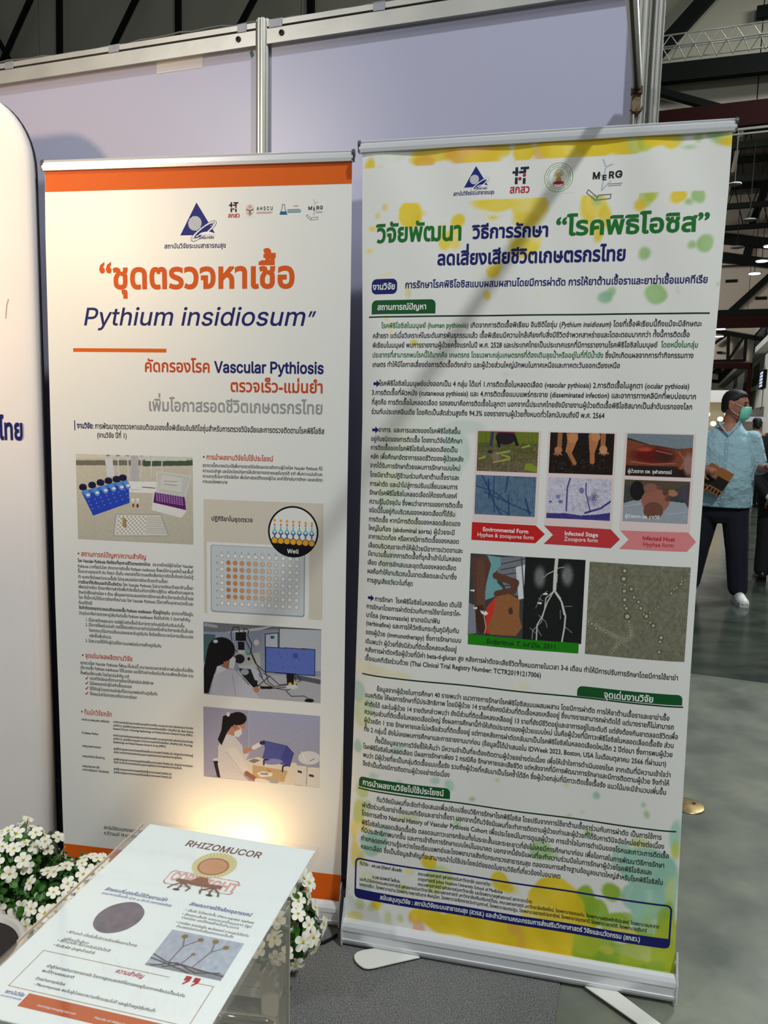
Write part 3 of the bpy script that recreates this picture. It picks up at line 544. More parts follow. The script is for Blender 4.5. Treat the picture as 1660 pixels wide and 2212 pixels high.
BLOBL = [(0.1366, 1.3568, 0.0697, 0.0804, (205, 215, 190), 0.35), (0.2592, 1.3204, 0.0317, 0.0568, (150, 196, 176), 0.33), (0.1032, 1.2867, 0.0471, 0.0697, (205, 215, 190), 0.4), (0.087, 1.228, 0.0285, 0.0585, (190, 205, 130), 0.25), (0.1176, 1.1942, 0.0472, 0.035, (150, 196, 176), 0.2), (0.1433, 1.1253, 0.0354, 0.047, (190, 205, 130), 0.2), (0.0847, 1.0867, 0.024, 0.0713, (190, 205, 130), 0.22), (0.2358, 1.165, 0.0276, 0.0347, (205, 215, 190), 0.4), (0.1103, 1.0288, 0.0358, 0.0476, (150, 196, 176), 0.16), (0.274, 1.3829, 0.0562, 0.0158, (150, 196, 176), 0.28), (0.3694, 1.5119, 0.0109, 0.0109, (150, 196, 176), 0.15), (0.0207, 0.6929, 0.0199, 0.0249, (150, 196, 176), 0.6), (0.0406, 0.6389, 0.0298, 0.0449, (190, 205, 130), 0.5), (0.0588, 0.6596, 0.0173, 0.0249, (150, 196, 176), 0.3), (0.0215, 0.5425, 0.0126, 0.0201, (150, 196, 176), 0.7), (0.1356, 0.55, 0.0195, 0.0124, (150, 196, 176), 0.6), (0.1459, 0.7058, 0.006, 0.0086, (150, 196, 176), 0.8), (0.1889, 0.5997, 0.0073, 0.0061, (150, 190, 120), 0.4), (0.0564, 0.7583, 0.0489, 0.0172, (232, 208, 92), 0.25), (0.1301, 0.7495, 0.0361, 0.0098, (232, 208, 92), 0.3), (0.446, 0.7543, 0.018, 0.0094, (232, 208, 92), 0.25), (0.2349, 0.4815, 0.012, 0.0099, (150, 196, 176), 0.7), (0.2735, 0.4742, 0.0142, 0.0148, (150, 196, 176), 0.7), (0.0733, 0.4731, 0.0149, 0.0076, (150, 196, 176), 0.6), (0.1382, 0.4563, 0.0098, 0.015, (150, 196, 176), 0.4), (0.3938, 0.4998, 0.0057, 0.0061, (176, 190, 50), 0.6), (0.3292, 0.4445, 0.0059, 0.0061, (150, 190, 120), 0.9), (0.0392, 0.4305, 0.0151, 0.0255, (190, 205, 130), 0.8), (0.0344, 0.3658, 0.0176, 0.0333, (176, 190, 50), 0.6), (0.0529, 0.3813, 0.0126, 0.0205, (150, 190, 120), 0.4), (0.0229, 0.3126, 0.0126, 0.031, (232, 208, 92), 0.8), (0.0479, 0.3292, 0.0176, 0.018, (232, 208, 92), 0.6), (0.1046, 0.3246, 0.0149, 0.0179, (150, 196, 176), 0.5), (0.068, 0.2806, 0.0251, 0.031, (150, 196, 176), 0.8), (0.0864, 0.2988, 0.025, 0.0231, (150, 196, 176), 0.7), (0.0243, 0.248, 0.0127, 0.039, (232, 208, 92), 0.8), (0.0436, 0.238, 0.0102, 0.0208, (176, 190, 50), 0.5), (0.1653, 0.3716, 0.0293, 0.0151, (190, 205, 130), 0.5), (0.2984, 0.3781, 0.0118, 0.0149, (150, 190, 120), 0.6), (0.7455, 0.4837, 0.0053, 0.007, (150, 190, 120), 0.9), (0.7521, 0.4611, 0.0074, 0.0094, (150, 190, 120), 0.8), (0.6312, 0.4917, 0.0087, 0.0083, (150, 196, 176), 0.9), (0.5638, 0.5125, 0.0066, 0.006, (176, 190, 50), 0.4), (0.5733, 0.4321, 0.0088, 0.0072, (190, 205, 130), 0.7), (0.6059, 0.4464, 0.0066, 0.006, (190, 205, 130), 0.6), (0.6252, 0.3951, 0.0098, 0.0096, (150, 190, 120), 0.9), (0.7455, 0.3891, 0.0234, 0.0165, (190, 205, 130), 0.8), (0.8258, 0.4188, 0.0125, 0.0373, (150, 196, 176), 0.9), (0.8283, 0.378, 0.0094, 0.0234, (176, 190, 50), 0.8), (0.5101, 0.3353, 0.0294, 0.0269, (150, 190, 120), 0.85), (0.5336, 0.3205, 0.018, 0.0171, (150, 190, 120), 0.6), (0.7653, 0.3266, 0.0634, 0.0522, (150, 196, 176), 0.95), (0.7103, 0.3419, 0.0322, 0.0357, (150, 196, 176), 0.7), (0.8105, 0.2862, 0.0315, 0.0712, (150, 196, 176), 0.8), (0.7372, 0.25, 0.0322, 0.036, (150, 196, 176), 0.85), (0.7701, 0.2434, 0.0425, 0.0478, (150, 196, 176), 0.8), (0.7939, 0.2053, 0.0381, 0.0359, (150, 190, 120), 0.5), (0.8218, 0.2761, 0.0147, 0.0355, (190, 205, 130), 0.8), (0.2262, 0.2613, 0.0206, 0.0203, (226, 196, 40), 1), (0.1757, 0.2265, 0.0098, 0.0103, (232, 208, 92), 0.6), (0.2556, 0.2201, 0.0361, 0.033, (190, 205, 130), 0.7), (0.2443, 0.1927, 0.0242, 0.0204, (176, 190, 50), 0.5), (0.4103, 0.2352, 0.021, 0.0224, (226, 196, 40), 1), (0.4284, 0.2231, 0.0162, 0.0124, (226, 196, 40), 0.9), (0.446, 0.2198, 0.0162, 0.01, (226, 196, 40), 0.3), (0.1584, 0.1786, 0.0149, 0.0103, (176, 190, 50), 0.5), (0.0702, 0.1901, 0.0227, 0.0208, (190, 205, 130), 0.4), (0.0584, 0.149, 0.0203, 0.0183, (150, 196, 176), 0.5), (0.097, 0.1293, 0.0176, 0.0131, (232, 208, 92), 0.7), (0.5503, 0.2062, 0.0628, 0.0616, (226, 196, 40), 1), (0.526, 0.2392, 0.0271, 0.0246, (226, 196, 40), 1), (0.5865, 0.1628, 0.0668, 0.0542, (226, 196, 40), 1), (0.6225, 0.2307, 0.0221, 0.0268, (140, 176, 50), 1), (0.6523, 0.1928, 0.0308, 0.0365, (140, 176, 50), 0.95), (0.627, 0.2069, 0.0288, 0.0244, (140, 176, 50), 0.8), (0.6823, 0.2529, 0.0196, 0.0217, (140, 176, 50), 1), (0.7048, 0.2445, 0.0086, 0.0096, (150, 190, 120), 0.7), (0.5847, 0.1996, 0.0334, 0.0368, (226, 196, 40), 0.9), (0.5299, 0.1529, 0.0566, 0.0372, (232, 208, 92), 0.8), (0.6978, 0.1702, 0.0327, 0.0316, (140, 176, 50), 0.8), (0.7132, 0.1912, 0.0325, 0.0145, (140, 176, 50), 0.8), (0.7635, 0.1697, 0.0257, 0.0362, (150, 190, 120), 0.8), (0.75, 0.2158, 0.0193, 0.048, (150, 196, 176), 0.8), (0.7764, 0.1355, 0.0639, 0.029, (140, 176, 50), 0.7), (0.721, 0.1498, 0.0324, 0.0121, (232, 208, 92), 0.8), (0.8063, 0.1773, 0.0149, 0.0479, (140, 176, 50), 0.9), (0.8197, 0.2219, 0.0127, 0.031, (140, 176, 50), 0.8), (0.0873, 0.1145, 0.0151, 0.0117, (226, 196, 40), 1), (0.0722, 0.1054, 0.0102, 0.0105, (190, 205, 130), 0.6), (0.0401, 0.113, 0.0128, 0.0184, (190, 205, 130), 0.7), (0.1234, 0.088, 0.01, 0.0183, (190, 205, 130), 0.7), (0.1546, 0.0935, 0.01, 0.0104, (190, 205, 130), 0.8), (0.0282, 0.0714, 0.0205, 0.0159, (232, 208, 92), 0.6), (0.0606, 0.0572, 0.0127, 0.0079, (176, 190, 50), 0.3), (0.198, 0.1011, 0.0172, 0.0207, (226, 196, 40), 1), (0.2348, 0.1075, 0.0365, 0.0257, (226, 196, 40), 1), (0.272, 0.0947, 0.0482, 0.0283, (226, 196, 40), 1), (0.3202, 0.1032, 0.0595, 0.0383, (226, 196, 40), 1), (0.1858, 0.0924, 0.0074, 0.0129, (222, 150, 110), 0.7), (0.2051, 0.0698, 0.0148, 0.0207, (222, 150, 110), 0.7), (0.1747, 0.0487, 0.0247, 0.0078, (226, 196, 40), 0.9), (0.3925, 0.0906, 0.0818, 0.0456, (226, 196, 40), 1), (0.4754, 0.0803, 0.0915, 0.0554, (226, 196, 40), 1), (0.5574, 0.0577, 0.0899, 0.05, (226, 196, 40), 1), (0.5317, 0.1157, 0.0678, 0.0323, (226, 196, 40), 1), (0.4293, 0.0591, 0.0697, 0.038, (226, 196, 40), 1), (0.4505, 0.1137, 0.0163, 0.0176, (222, 150, 110), 0.45), (0.4696, 0.0792, 0.0115, 0.0302, (222, 150, 110), 0.4), (0.6013, 0.0909, 0.0447, 0.0495, (226, 196, 40), 0.9), (0.6584, 0.0767, 0.055, 0.0617, (140, 176, 50), 0.9), (0.6343, 0.1094, 0.0332, 0.0369, (176, 190, 50), 0.9), (0.7148, 0.0626, 0.0651, 0.054, (140, 176, 50), 0.95), (0.7792, 0.0872, 0.064, 0.0607, (176, 190, 50), 0.9), (0.7562, 0.1074, 0.0537, 0.017, (190, 205, 130), 0.8), (0.8205, 0.1194, 0.0318, 0.0845, (176, 190, 50), 0.9), (0.6795, 0.0992, 0.0198, 0.0122, (232, 208, 92), 0.6), (0.8021, 0.0671, 0.0426, 0.0194, (140, 176, 50), 0.8), (0.7379, 0.0424, 0.0649, 0.0245, (140, 176, 50), 0.7), (0.5354, 0.0346, 0.1017, 0.0376, (226, 196, 40), 0.9), (0.8319, 0.0728, 0.0128, 0.0483, (176, 190, 50), 1)]
ZT = [2.005, 2.0058]; ZM = [1.9198, 1.9259]
def watercolour(X, Z):
    c = np.ones((len(X), 3))*np.array((226, 226, 222.0))
    g1 = np.sin(X*63+Z*17)+np.sin(X*29-Z*41+1)+np.sin(X*97+Z*71+2)*0.5; g2 = np.sin(X*51-Z*23+3)+np.sin(X*21+Z*57+.5)+np.sin(-X*83+Z*99)*0.5
    Xw = X+0.0022*g1; Zw = Z+0.0022*g2
    for lst, mask in ((BLOBS, Z > ZT[0]-(ZT[0]-ZT[1])*X/0.84), (BLOBM, Z < ZM[0]), (BLOBL, Z < 9)):
        for x, z, rx, rz, col, a in lst:
            q = np.sqrt(((Xw-x)/rx)**2+((Zw-z)/rz)**2); m = np.clip((1.06-q)*min(rx, rz)/0.007+0.3, 0, 1)*a*(0.86+0.14*np.clip(q, 0, 1)**3)*mask
            c = c*(1-m[:, None]) + np.array(col, float)*m[:, None]
    return c + 5*g1[:, None]*(np.abs(c[:, 2]-222) > 12)[:, None]*0.6
edgeR = interp([(0.0056, 2.0399), (0.0074, 1.8622), (0.0125, 1.6395), (0.0164, 1.3942), (0.0149, 1.0587), (0.0122, 0.7665), (0.0094, 0.4649), (0.0051, 0.245), (0.0009, 0.0799), (-0.0023, 0.0461)])
edgeR2 = interp([(0.842, 2.0428), (0.8427, 1.9335), (0.8397, 1.7349), (0.836, 1.5105), (0.8336, 1.0208), (0.8342, 0.7539), (0.8361, 0.4555), (0.8402, 0.1834), (0.8423, 0.0443)])
shR = sheet(RB, pR, edgeR, edgeR2, 0.06, 2.0496, watercolour, 240, 560, vcol_mat())
put_text([('heading', 0.0462, 1.8303, 0.2567, 0.059, 3, [('g', '', 'วิจัยพัฒนา')]), ('heading', 0.2809, 1.8319, 0.4586, 0.0421, 3, [('n', '', 'วิธีการรักษา')]), ('heading', 0.4732, 1.8329, 0.8082, 0.0559, 3, [('g', '', '“โรคพิธิโอซิส”')]), ('heading', 0.1978, 1.7728, 0.634, 0.0446, 3, [('n', '', 'ลดเสี่ยงเสียชีวิตเกษตรกรไทย')]), ('heading', 0.0386, 1.7176, 0.0961, 0.021, 2, [('w', '', 'งานวิจัย')]), ('heading', 0.1203, 1.7196, 0.8126, 0.0228, 2, [('n', '', 'การรักษาโรคพิธิโอซิสแบบผสมผสานโดยมีการผ่าตัด การให้ยาต้านเชื้อราและยาฆ่าเชื้อแบคทีเรีย')]), ('heading', 0.0515, 1.6684, 0.1757, 0.0199, 2, [('w', '', 'สถานการณ์ปัญหา')]), ('body_text', 0.0633, 1.6246, 0.8061, 0.0169, 1, [('g', '', 'โรคพิธิโอซิสในมนุษย์ (human pythiosis) '), ('k', '', 'เกิดจากการติดเชื้อพิเธียม อินซิดิโอซุ่ม ('), ('k', 'i', 'Pythium insidiosum'), ('k', '', ') โดยที่เชื้อพิเธียมนี้ถึงแม้จะมีลักษณะ')]), ('body_text', 0.0412, 1.6005, 0.7816, 0.017, 1, [('k', '', 'คล้ายรา แต่เมื่อวิเคราะห์ในระดับสารพันธุกรรมแล้ว เชื้อพิเธียมมีความใกล้เคียงกับสิ่งมีชีวิตจำพวกสาหร่ายและไดอะตอมมากกว่า ทั้งนี้การติดเชื้อ')]), ('body_text', 0.0412, 1.5774, 0.8013, 0.017, 1, [('k', '', 'พิเธียมในมนุษย์ พบการรายงานผู้ป่วยครั้งแรกในปี พ.ศ. 2528 และประเทศไทยเป็นประเทศแรกที่มีการรายงานโรคพิธิโอซิสในมนุษย์  '), ('g', '', 'โดยหนึ่งในกลุ่ม')]), ('body_text', 0.0412, 1.5536, 0.7929, 0.017, 1, [('g', '', 'ประชากรที่สามารถพบโรคนี้ได้มากคือ เกษตรกร โดยเฉพาะกลุ่มเกษตรกรที่ต้องเดินลุยน้ำหรืออยู่ในที่ที่มีน้ำขัง '), ('k', '', 'ซึ่งมักเกิดแผลจากการทำกิจกรรมทาง')]), ('body_text', 0.0418, 1.5304, 0.6342, 0.017, 1, [('k', '', 'เกษตร ทำให้มีโอกาสเสี่ยงต่อการติดเชื้อดังกล่าว และผู้ป่วยส่วนใหญ่มักพบในภาคเหนือและภาคตะวันออกเฉียงเหนือ')]), ('body_text', 0.0613, 1.4844, 0.7884, 0.0172, 1, [('k', '', 'โรคพิธิโอซิสในมนุษย์แบ่งออกเป็น 4 กลุ่ม ได้แก่ 1.การติดเชื้อในหลอดเลือด (vascular pythiosis) 2.การติดเชื้อในลูกตา (ocular pythiosis)')]), ('body_text', 0.0412, 1.4614, 0.8047, 0.0172, 1, [('k', '', '3.การติดเชื้อที่ผิวหนัง (cutaneous pythiosis) และ 4.การติดเชื้อแบบแพร่กระจาย (disseminated infection) และอาการทางคลินิกที่พบบ่อยมาก')]), ('body_text', 0.0418, 1.4379, 0.7978, 0.0172, 1, [('k', '', 'ที่สุดคือ การติดเชื้อในหลอดเลือด รองลงมาคือการติดเชื้อในลูกตา นอกจากนี้ประเทศไทยยังมีรายงานผู้ป่วยติดเชื้อพิธิโอซิสมากเป็นลำดับแรกของโลก')]), ('body_text', 0.0417, 1.4143, 0.6056, 0.0174, 1, [('k', '', 'ร่วมกับประเทศอินเดีย โดยคิดเป็นสัดส่วนสูงถึง 94.3% ของรายงานผู้ป่วยทั้งหมดทั่วโลกนับจนถึงปี พ.ศ. 2564')]), ('symptom_text', 0.0618, 1.3699, 0.2688, 0.0163, 1, [('k', '', 'อาการ  และการแสดงของโรคพิธิโอซิสขึ้น')]), ('symptom_text', 0.0421, 1.3468, 0.2741, 0.0165, 1, [('k', '', 'อยู่กับชนิดของการติดเชื้อ โดยงานวิจัยได้ศึกษา')]), ('symptom_text', 0.0414, 1.3248, 0.2636, 0.0163, 1, [('k', '', 'การติดเชื้อของโรคพิธิโอซิสในหลอดเลือดเป็น')]), ('symptom_text', 0.042, 1.3024, 0.2788, 0.0165, 1, [('k', '', 'หลัก เพื่อศึกษาอัตราการรอดชีวิตของผู้ป่วยหลัง')]), ('symptom_text', 0.0411, 1.2799, 0.272, 0.0165, 1, [('k', '', 'จากได้รับการรักษาด้วยแผนการรักษาแบบใหม่')]), ('symptom_text', 0.0416, 1.2566, 0.2702, 0.0165, 1, [('k', '', 'โดยมียาต้านปฏิชีวนะร่วมกับยาต้านเชื้อราและ')]), ('symptom_text', 0.0416, 1.2336, 0.2671, 0.0167, 1, [('k', '', 'การผ่าตัด และนำไปสู่การปรับเปลี่ยนแผนการ')]), ('symptom_text', 0.0413, 1.2113, 0.266, 0.0167, 1, [('k', '', 'รักษาโรคพิธิโอซิสในหลอดเลือดให้ตรงกับองค์')]), ('symptom_text', 0.0411, 1.1884, 0.281, 0.0167, 1, [('k', '', 'ความรู้ในปัจจุบัน ซึ่งพบว่าอาการของการติดเชื้อ')]), ('symptom_text', 0.0412, 1.166, 0.2634, 0.0167, 1, [('k', '', 'ชนิดนี้ขึ้นอยู่กับบริเวณของหลอดเลือดที่ได้รับ')]), ('symptom_text', 0.041, 1.1428, 0.2769, 0.0169, 1, [('k', '', 'การติดเชื้อ หากมีการติดเชื้อของหลอดเลือดแดง')]), ('symptom_text', 0.0408, 1.1202, 0.2639, 0.0167, 1, [('k', '', 'ใหญ่ในท้อง (abdominal aorta) ผู้ป่วยจะมี')]), ('symptom_text', 0.0408, 1.0984, 0.275, 0.0169, 1, [('k', '', 'อาการปวดท้อง หรือหากมีการติดเชื้อของหลอด')]), ('symptom_text', 0.0409, 1.0758, 0.2851, 0.0169, 1, [('k', '', 'เลือดบริเวณขาจะทำให้ผู้ป่วยมีอาการปวดขาและ')]), ('symptom_text', 0.0407, 1.0543, 0.2819, 0.0169, 1, [('k', '', 'มีขาบวมขึ้นจากการติดเชื้อที่รุกล้ำเข้าไปในหลอด')]), ('symptom_text', 0.04, 1.0315, 0.2705, 0.017, 1, [('k', '', 'เลือด เกิดการอักเสบและอุดตันของหลอดเลือด')]), ('symptom_text', 0.0399, 1.0087, 0.2725, 0.017, 1, [('k', '', 'ผลคือทำให้ขาบริเวณนั้นขาดเลือดและนำมาซึ่ง')]), ('symptom_text', 0.0399, 0.9853, 0.1625, 0.0169, 1, [('k', '', 'การสูญเสียอวัยวะในที่สุด')]), ('treatment_text', 0.063, 0.9384, 0.2877, 0.0172, 1, [('k', '', 'การรักษา  โรคพิธิโอซิสในหลอดเลือด เดิมใช้')]), ('treatment_text', 0.0398, 0.9164, 0.2862, 0.017, 1, [('k', '', 'การรักษาโดยการผ่าตัดร่วมกับการใช้ยาไอทราโค-')]), ('treatment_text', 0.0396, 0.8939, 0.2344, 0.0172, 1, [('k', '', 'นาโซล (itraconazole) ยาเทอบินาฟิน')]), ('treatment_text', 0.0401, 0.8725, 0.2831, 0.0172, 1, [('k', '', '(terbinafine) และการให้วัคซีนกระตุ้นภูมิคุ้มกัน')]), ('treatment_text', 0.0394, 0.8483, 0.2898, 0.0172, 1, [('k', '', 'ของผู้ป่วย (immunotherapy) ซึ่งการรักษาแบบ')]), ('treatment_text', 0.0391, 0.8243, 0.279, 0.0172, 1, [('k', '', 'เดิมพบว่า ผู้ป่วยที่ยังมีส่วนที่ติดเชื้อหลงเหลืออยู่')]), ('treatment_text', 0.0393, 0.8022, 0.8064, 0.0174, 1, [('k', '', 'หลังการผ่าตัดหรือผู้ป่วยที่มีค่า beta-d-glucan สูง หลังการผ่าตัดจะเสียชีวิตทั้งหมดภายในเวลา 3-6 เดือน ทำให้มีการปรับการรักษาโดยมีการใช้ยาฆ่า')]), ('treatment_text', 0.0386, 0.7792, 0.4893, 0.0174, 1, [('k', '', 'เชื้อแบคทีเรียร่วมด้วย (Thai Clinical Trial Registry Number: TCTR20191217006)')]), ('heading', 0.6393, 0.7437, 0.7537, 0.0228, 2, [('w', '', 'จุดเด่นงานวิจัย')]), ('findings_text', 0.0744, 0.7025, 0.7928, 0.0174, 1, [('k', '', 'ข้อมูลจากผู้ป่วยในการศึกษา 40 รายพบว่า แนวทางการรักษาโรคพิธิโอซิสแบบผสมผสาน โดยมีการผ่าตัด การให้ยาต้านเชื้อราและยาฆ่าเชื้อ')]), ('findings_text', 0.0418, 0.6814, 0.8041, 0.0176, 1, [('k', '', 'แบคทีเรีย ให้ผลการรักษาที่มีประสิทธิภาพ โดยมีผู้ป่วย 14 รายที่ยังคงมีส่วนที่ติดเชื้อหลงเหลืออยู่ ซึ่งบางรายสามารถผ่าตัดได้ แต่บางรายก็ไม่สามารถ')]), ('findings_text', 0.0418, 0.6578, 0.8153, 0.0176, 1, [('k', '', 'ผ่าตัดได้ และในผู้ป่วย 14 รายดังกล่าวพบว่า ยังมีส่วนที่ติดเชื้อหลงเหลืออยู่ 13 รายที่ยังมีชีวิตอยู่และอาการอยู่ในระดับดี แต่ยังต้องกินยาตลอดชีวิตเพื่อ')]), ('findings_text', 0.0414, 0.6359, 0.8068, 0.0176, 1, [('k', '', 'ควบคุมส่วนที่ติดเชื้อในหลอดเลือดใหญ่ ซึ่งผลการศึกษานี้ทำให้เกิดประเภทของผู้ป่วยแบบใหม่ นั่นคือผู้ป่วยที่มีภาวะพิธิโอซิสในหลอดเลือดเรื้อรัง ส่วน')]), ('findings_text', 0.0412, 0.613, 0.8055, 0.0176, 1, [('k', '', 'ผู้ป่วยอีก 1 ราย รักษาหายและไม่เหลือส่วนที่ติดเชื้ออยู่ แต่ภายหลังการผ่าตัดกลับมาเป็นโรคพิธิโอซิสในหลอดเลือดใหม่อีก 2 ปีต่อมา ซึ่งการพบผู้ป่วย')]), ('findings_text', 0.0412, 0.5892, 0.7923, 0.0176, 1, [('k', '', 'ทั้ง 2 กลุ่มนี้ ยังไม่เคยพบการศึกษาและการรายงานมาก่อน (ข้อมูลนี้ได้นำเสนอใน IDWeek 2023, Boston, USA ในเดือนตุลาคม 2566 ที่ผ่านมา)')]), ('findings_text', 0.0736, 0.5628, 0.8044, 0.0177, 1, [('k', '', 'ทั้งนี้ข้อมูลจากการวิจัยชี้ให้เห็นว่า มีความจำเป็นที่จะต้องติดตามผู้ป่วยอย่างต่อเนื่อง เพื่อให้เข้าใจการดำเนินของโรค จากเดิมที่มีความเข้าใจว่า')]), ('findings_text', 0.0409, 0.5415, 0.8021, 0.0177, 1, [('k', '', 'โรคพิธิโอซิสในหลอดเลือด มีผลการรักษาเพียง 2 กรณีคือ รักษาหายและเสียชีวิต แต่หลังจากที่มีการพัฒนาการรักษาและมีการติดตามผู้ป่วย จึงทำให้')]), ('findings_text', 0.0406, 0.5183, 0.7965, 0.0179, 1, [('k', '', 'พบว่า มีผู้ป่วยที่จะเป็นกลุ่มติดเชื้อแบบเรื้อรัง รวมถึงผู้ป่วยที่กลับมาเป็นโรคซ้ำได้อีก ซึ่งผู้ป่วยกลุ่มที่มีภาวะติดเชื้อเรื้อรัง แนวโน้มจะมีจำนวนเพิ่มขึ้น')]), ('findings_text', 0.0406, 0.495, 0.2724, 0.0179, 1, [('k', '', 'จึงจำเป็นต้องมีการติดตามผู้ป่วยอย่างต่อเนื่อง')]), ('heading', 0.0412, 0.4423, 0.259, 0.0215, 2, [('w', '', 'การนำผลงานวิจัยไปใช้ประโยชน์')]), ('application_text', 0.0819, 0.404, 0.7928, 0.0181, 1, [('k', '', 'ทีมวิจัยมีแผนที่จะจัดทำข้อเสนอเพื่อปรับเปลี่ยนวิธีการรักษาโรคพิธิโอซิส โดยปรับจากการใช้ยาต้านเชื้อราร่วมกับการผ่าตัด เป็นการใช้การ')]), ('application_text', 0.0423, 0.3815, 0.8, 0.0179, 1, [('k', '', 'ผ่าตัดร่วมกับยาฆ่าเชื้อแบคทีเรียและยาฆ่าเชื้อรา นอกจากนี้ทีมวิจัยมีแผนที่จะทำการติดตามผู้ป่วยเก่าและผู้ป่วยที่ได้รับการวินิจฉัยใหม่อย่างต่อเนื่อง')]), ('application_text', 0.0417, 0.3585, 0.8125, 0.0181, 1, [('k', '', 'โดยการสร้าง Natural History of Vascular Pythiosis Cohort เพื่อประโยชน์ในการดูแลผู้ป่วย การเข้าใจในการดำเนินของโรคและภาวะการติดเชื้อ')]), ('application_text', 0.0421, 0.3335, 0.8034, 0.0181, 1, [('k', '', 'พิธิโอซิสในหลอดเลือดเรื้อรัง ตลอดจนภาวะแทรกซ้อนทั้งในระยะสั้นและระยะยาวที่ยังไม่เคยมีการศึกษามาก่อน เพื่อโอกาสในการพัฒนาวิธีการรักษา')]), ('application_text', 0.0414, 0.312, 0.7758, 0.0181, 1, [('k', '', 'ที่มีประสิทธิภาพมากขึ้น และการเข้าถึงการรักษาแบบใหม่ในอนาคต นอกจากนี้ยังมีแผนที่จะทำความร่วมมือในการรักษาผู้ป่วยโรคพิธิโอซิสและ')]), ('application_text', 0.0412, 0.2895, 0.8028, 0.0181, 1, [('k', '', 'ถ่ายทอดองค์ความรู้ระหว่างโรงเรียนแพทย์และโรงพยาบาลสังกัดกระทรวงสาธารณสุข ตลอดจนการสร้างฐานข้อมูลขนาดใหญ่สำหรับโรคพิธิโอซิสใน')]), ('application_text', 0.0411, 0.2664, 0.5604, 0.0183, 1, [('k', '', 'หลอดเลือด ซึ่งเป็นข้อมูลสำคัญที่จะสามารถนำไปใช้ประโยชน์ต่อยอดในงานวิจัยที่เกี่ยวข้องในอนาคต')]), ('team_text', 0.0402, 0.2205, 0.156, 0.0127, 1, [('k', '', 'ทีมวิจัย :  ผศ.นพ.นิติพงศ์ เพิ่มพลัง')]), ('team_text', 0.1986, 0.2192, 0.3886, 0.0127, 1, [('k', '', 'คณะแพทยศาสตร์ จุฬาลงกรณ์มหาวิทยาลัย และภาควิชา')]), ('team_text', 0.199, 0.2046, 0.4186, 0.0125, 1, [('k', '', 'อายุรศาสตร์ Johns Hopkins University School of Medicine')]), ('team_text', 0.0759, 0.1897, 0.1519, 0.0129, 1, [('k', '', 'อ.นพ.รองพงศ์ โพล้งละ')]), ('team_text', 0.199, 0.1904, 0.4934, 0.0125, 1, [('k', '', 'คณะแพทยศาสตร์ จุฬาลงกรณ์มหาวิทยาลัย และโรงพยาบาลจุฬาลงกรณ์ สภากาชาดไทย')]), ('team_text', 0.0403, 0.1764, 0.7999, 0.0127, 1, [('k', '', 'และทีมวิจัยจากคณะสหเวชศาสตร์ จุฬาลงกรณ์มหาวิทยาลัย, คณะแพทยศาสตร์ มหาวิทยาลัยศรีนครินทรวิโรฒ, คณะแพทยศาสตร์ มหาวิทยาลัยเชียงใหม่, โรงพยาบาลขอนแก่น, โรงพยาบาลสรรพสิทธิประสงค์, โรงพยาบาลมหาราช')]), ('team_text', 0.0403, 0.1623, 0.7722, 0.0129, 1, [('k', '', 'นครราชสีมา, โรงพยาบาลน่าน,โรงพยาบาลพุทธชินราช พิษณุโลก, โรงพยาบาลเชียงรายประชานุเคราะห์, โรงพยาบาลนครปฐม, โรงพยาบาลสวรรค์ประชารักษ์, โรงพยาบาลอุดรธานี, โรงพยาบาลราชวิถี, โรงพยาบาลสุรินทร์')]), ('team_text', 0.0981, 0.1347, 0.7579, 0.0176, 2, [('w', '', 'สนับสนุนทุนวิจัย : สถาบันวิจัยระบบสาธารณสุข (สวรส.) และสำนักงานคณะกรรมการส่งเสริมวิทยาศาสตร์ วิจัยและนวัตกรรม (สกสว.)')]), ('diagram_text', 0.332, 1.1336, 0.4428, 0.0143, 2, [('w', '', 'Environmental Form')]), ('diagram_text', 0.3189, 1.1197, 0.4564, 0.0143, 0, [('w', '', 'Hyphae & zoospores form')]), ('diagram_text', 0.5278, 1.1339, 0.606, 0.014, 2, [('w', '', 'Infected Stage')]), ('diagram_text', 0.5276, 1.1205, 0.606, 0.0142, 0, [('w', '', 'Zoospore form')]), ('diagram_text', 0.706, 1.1329, 0.778, 0.0138, 2, [('d', '', 'Infected Host')]), ('diagram_text', 0.7077, 1.1185, 0.7763, 0.0138, 0, [('d', '', 'Hyphae form')]), ('diagram_text', 0.664, 1.2891, 0.7618, 0.0117, 1, [('w', '', 'ผู้ป่วยจาก รพ. จุฬาลงกรณ์')]), ('diagram_text', 0.6637, 1.1833, 0.741, 0.0117, 1, [('w', '', 'ผู้ป่วยจาก รพ. ราชวิถี')]), ('diagram_text', 0.3505, 0.8533, 0.5208, 0.0169, 1, [('q', 'i', 'Sudjaritruk T, Inf Dis, 2011')]), ('logo_text', 0.2315, 1.9322, 0.3288, 0.0124, 1, [('n', '', 'สถาบันวิจัยระบบสาธารณสุข')]), ('logo_text', 0.3638, 1.9324, 0.4107, 0.0244, 2, [('d', '', 'สกสว')]), ('logo_text', 0.55, 1.9555, 0.5673, 0.0219, 3, [('k', 'h', 'M')]), ('logo_text', 0.5716, 1.9525, 0.5817, 0.0163, 3, [('k', 'h', 'E')]), ('logo_text', 0.5856, 1.9559, 0.5977, 0.0217, 3, [('k', 'h', 'R')]), ('logo_text', 0.5997, 1.9567, 0.6158, 0.0219, 3, [('k', 'h', 'G')])], pR, shR, 0.0014)
GREEN = mat('print_green', (22, 84, 40), 0.45); NAVY = ink('n'); 
def tabpoly(x0, x1, z0, z1, r):
    return [(x0, z0)] + [(x0+r-r*math.cos(PI/2*k/5), z1-r+r*math.sin(PI/2*k/5)) for k in range(6)] + [(x1-r+r*math.sin(PI/2*k/5), z1-r+r*math.cos(PI/2*k/5)) for k in range(6)] + [(x1, z0)]
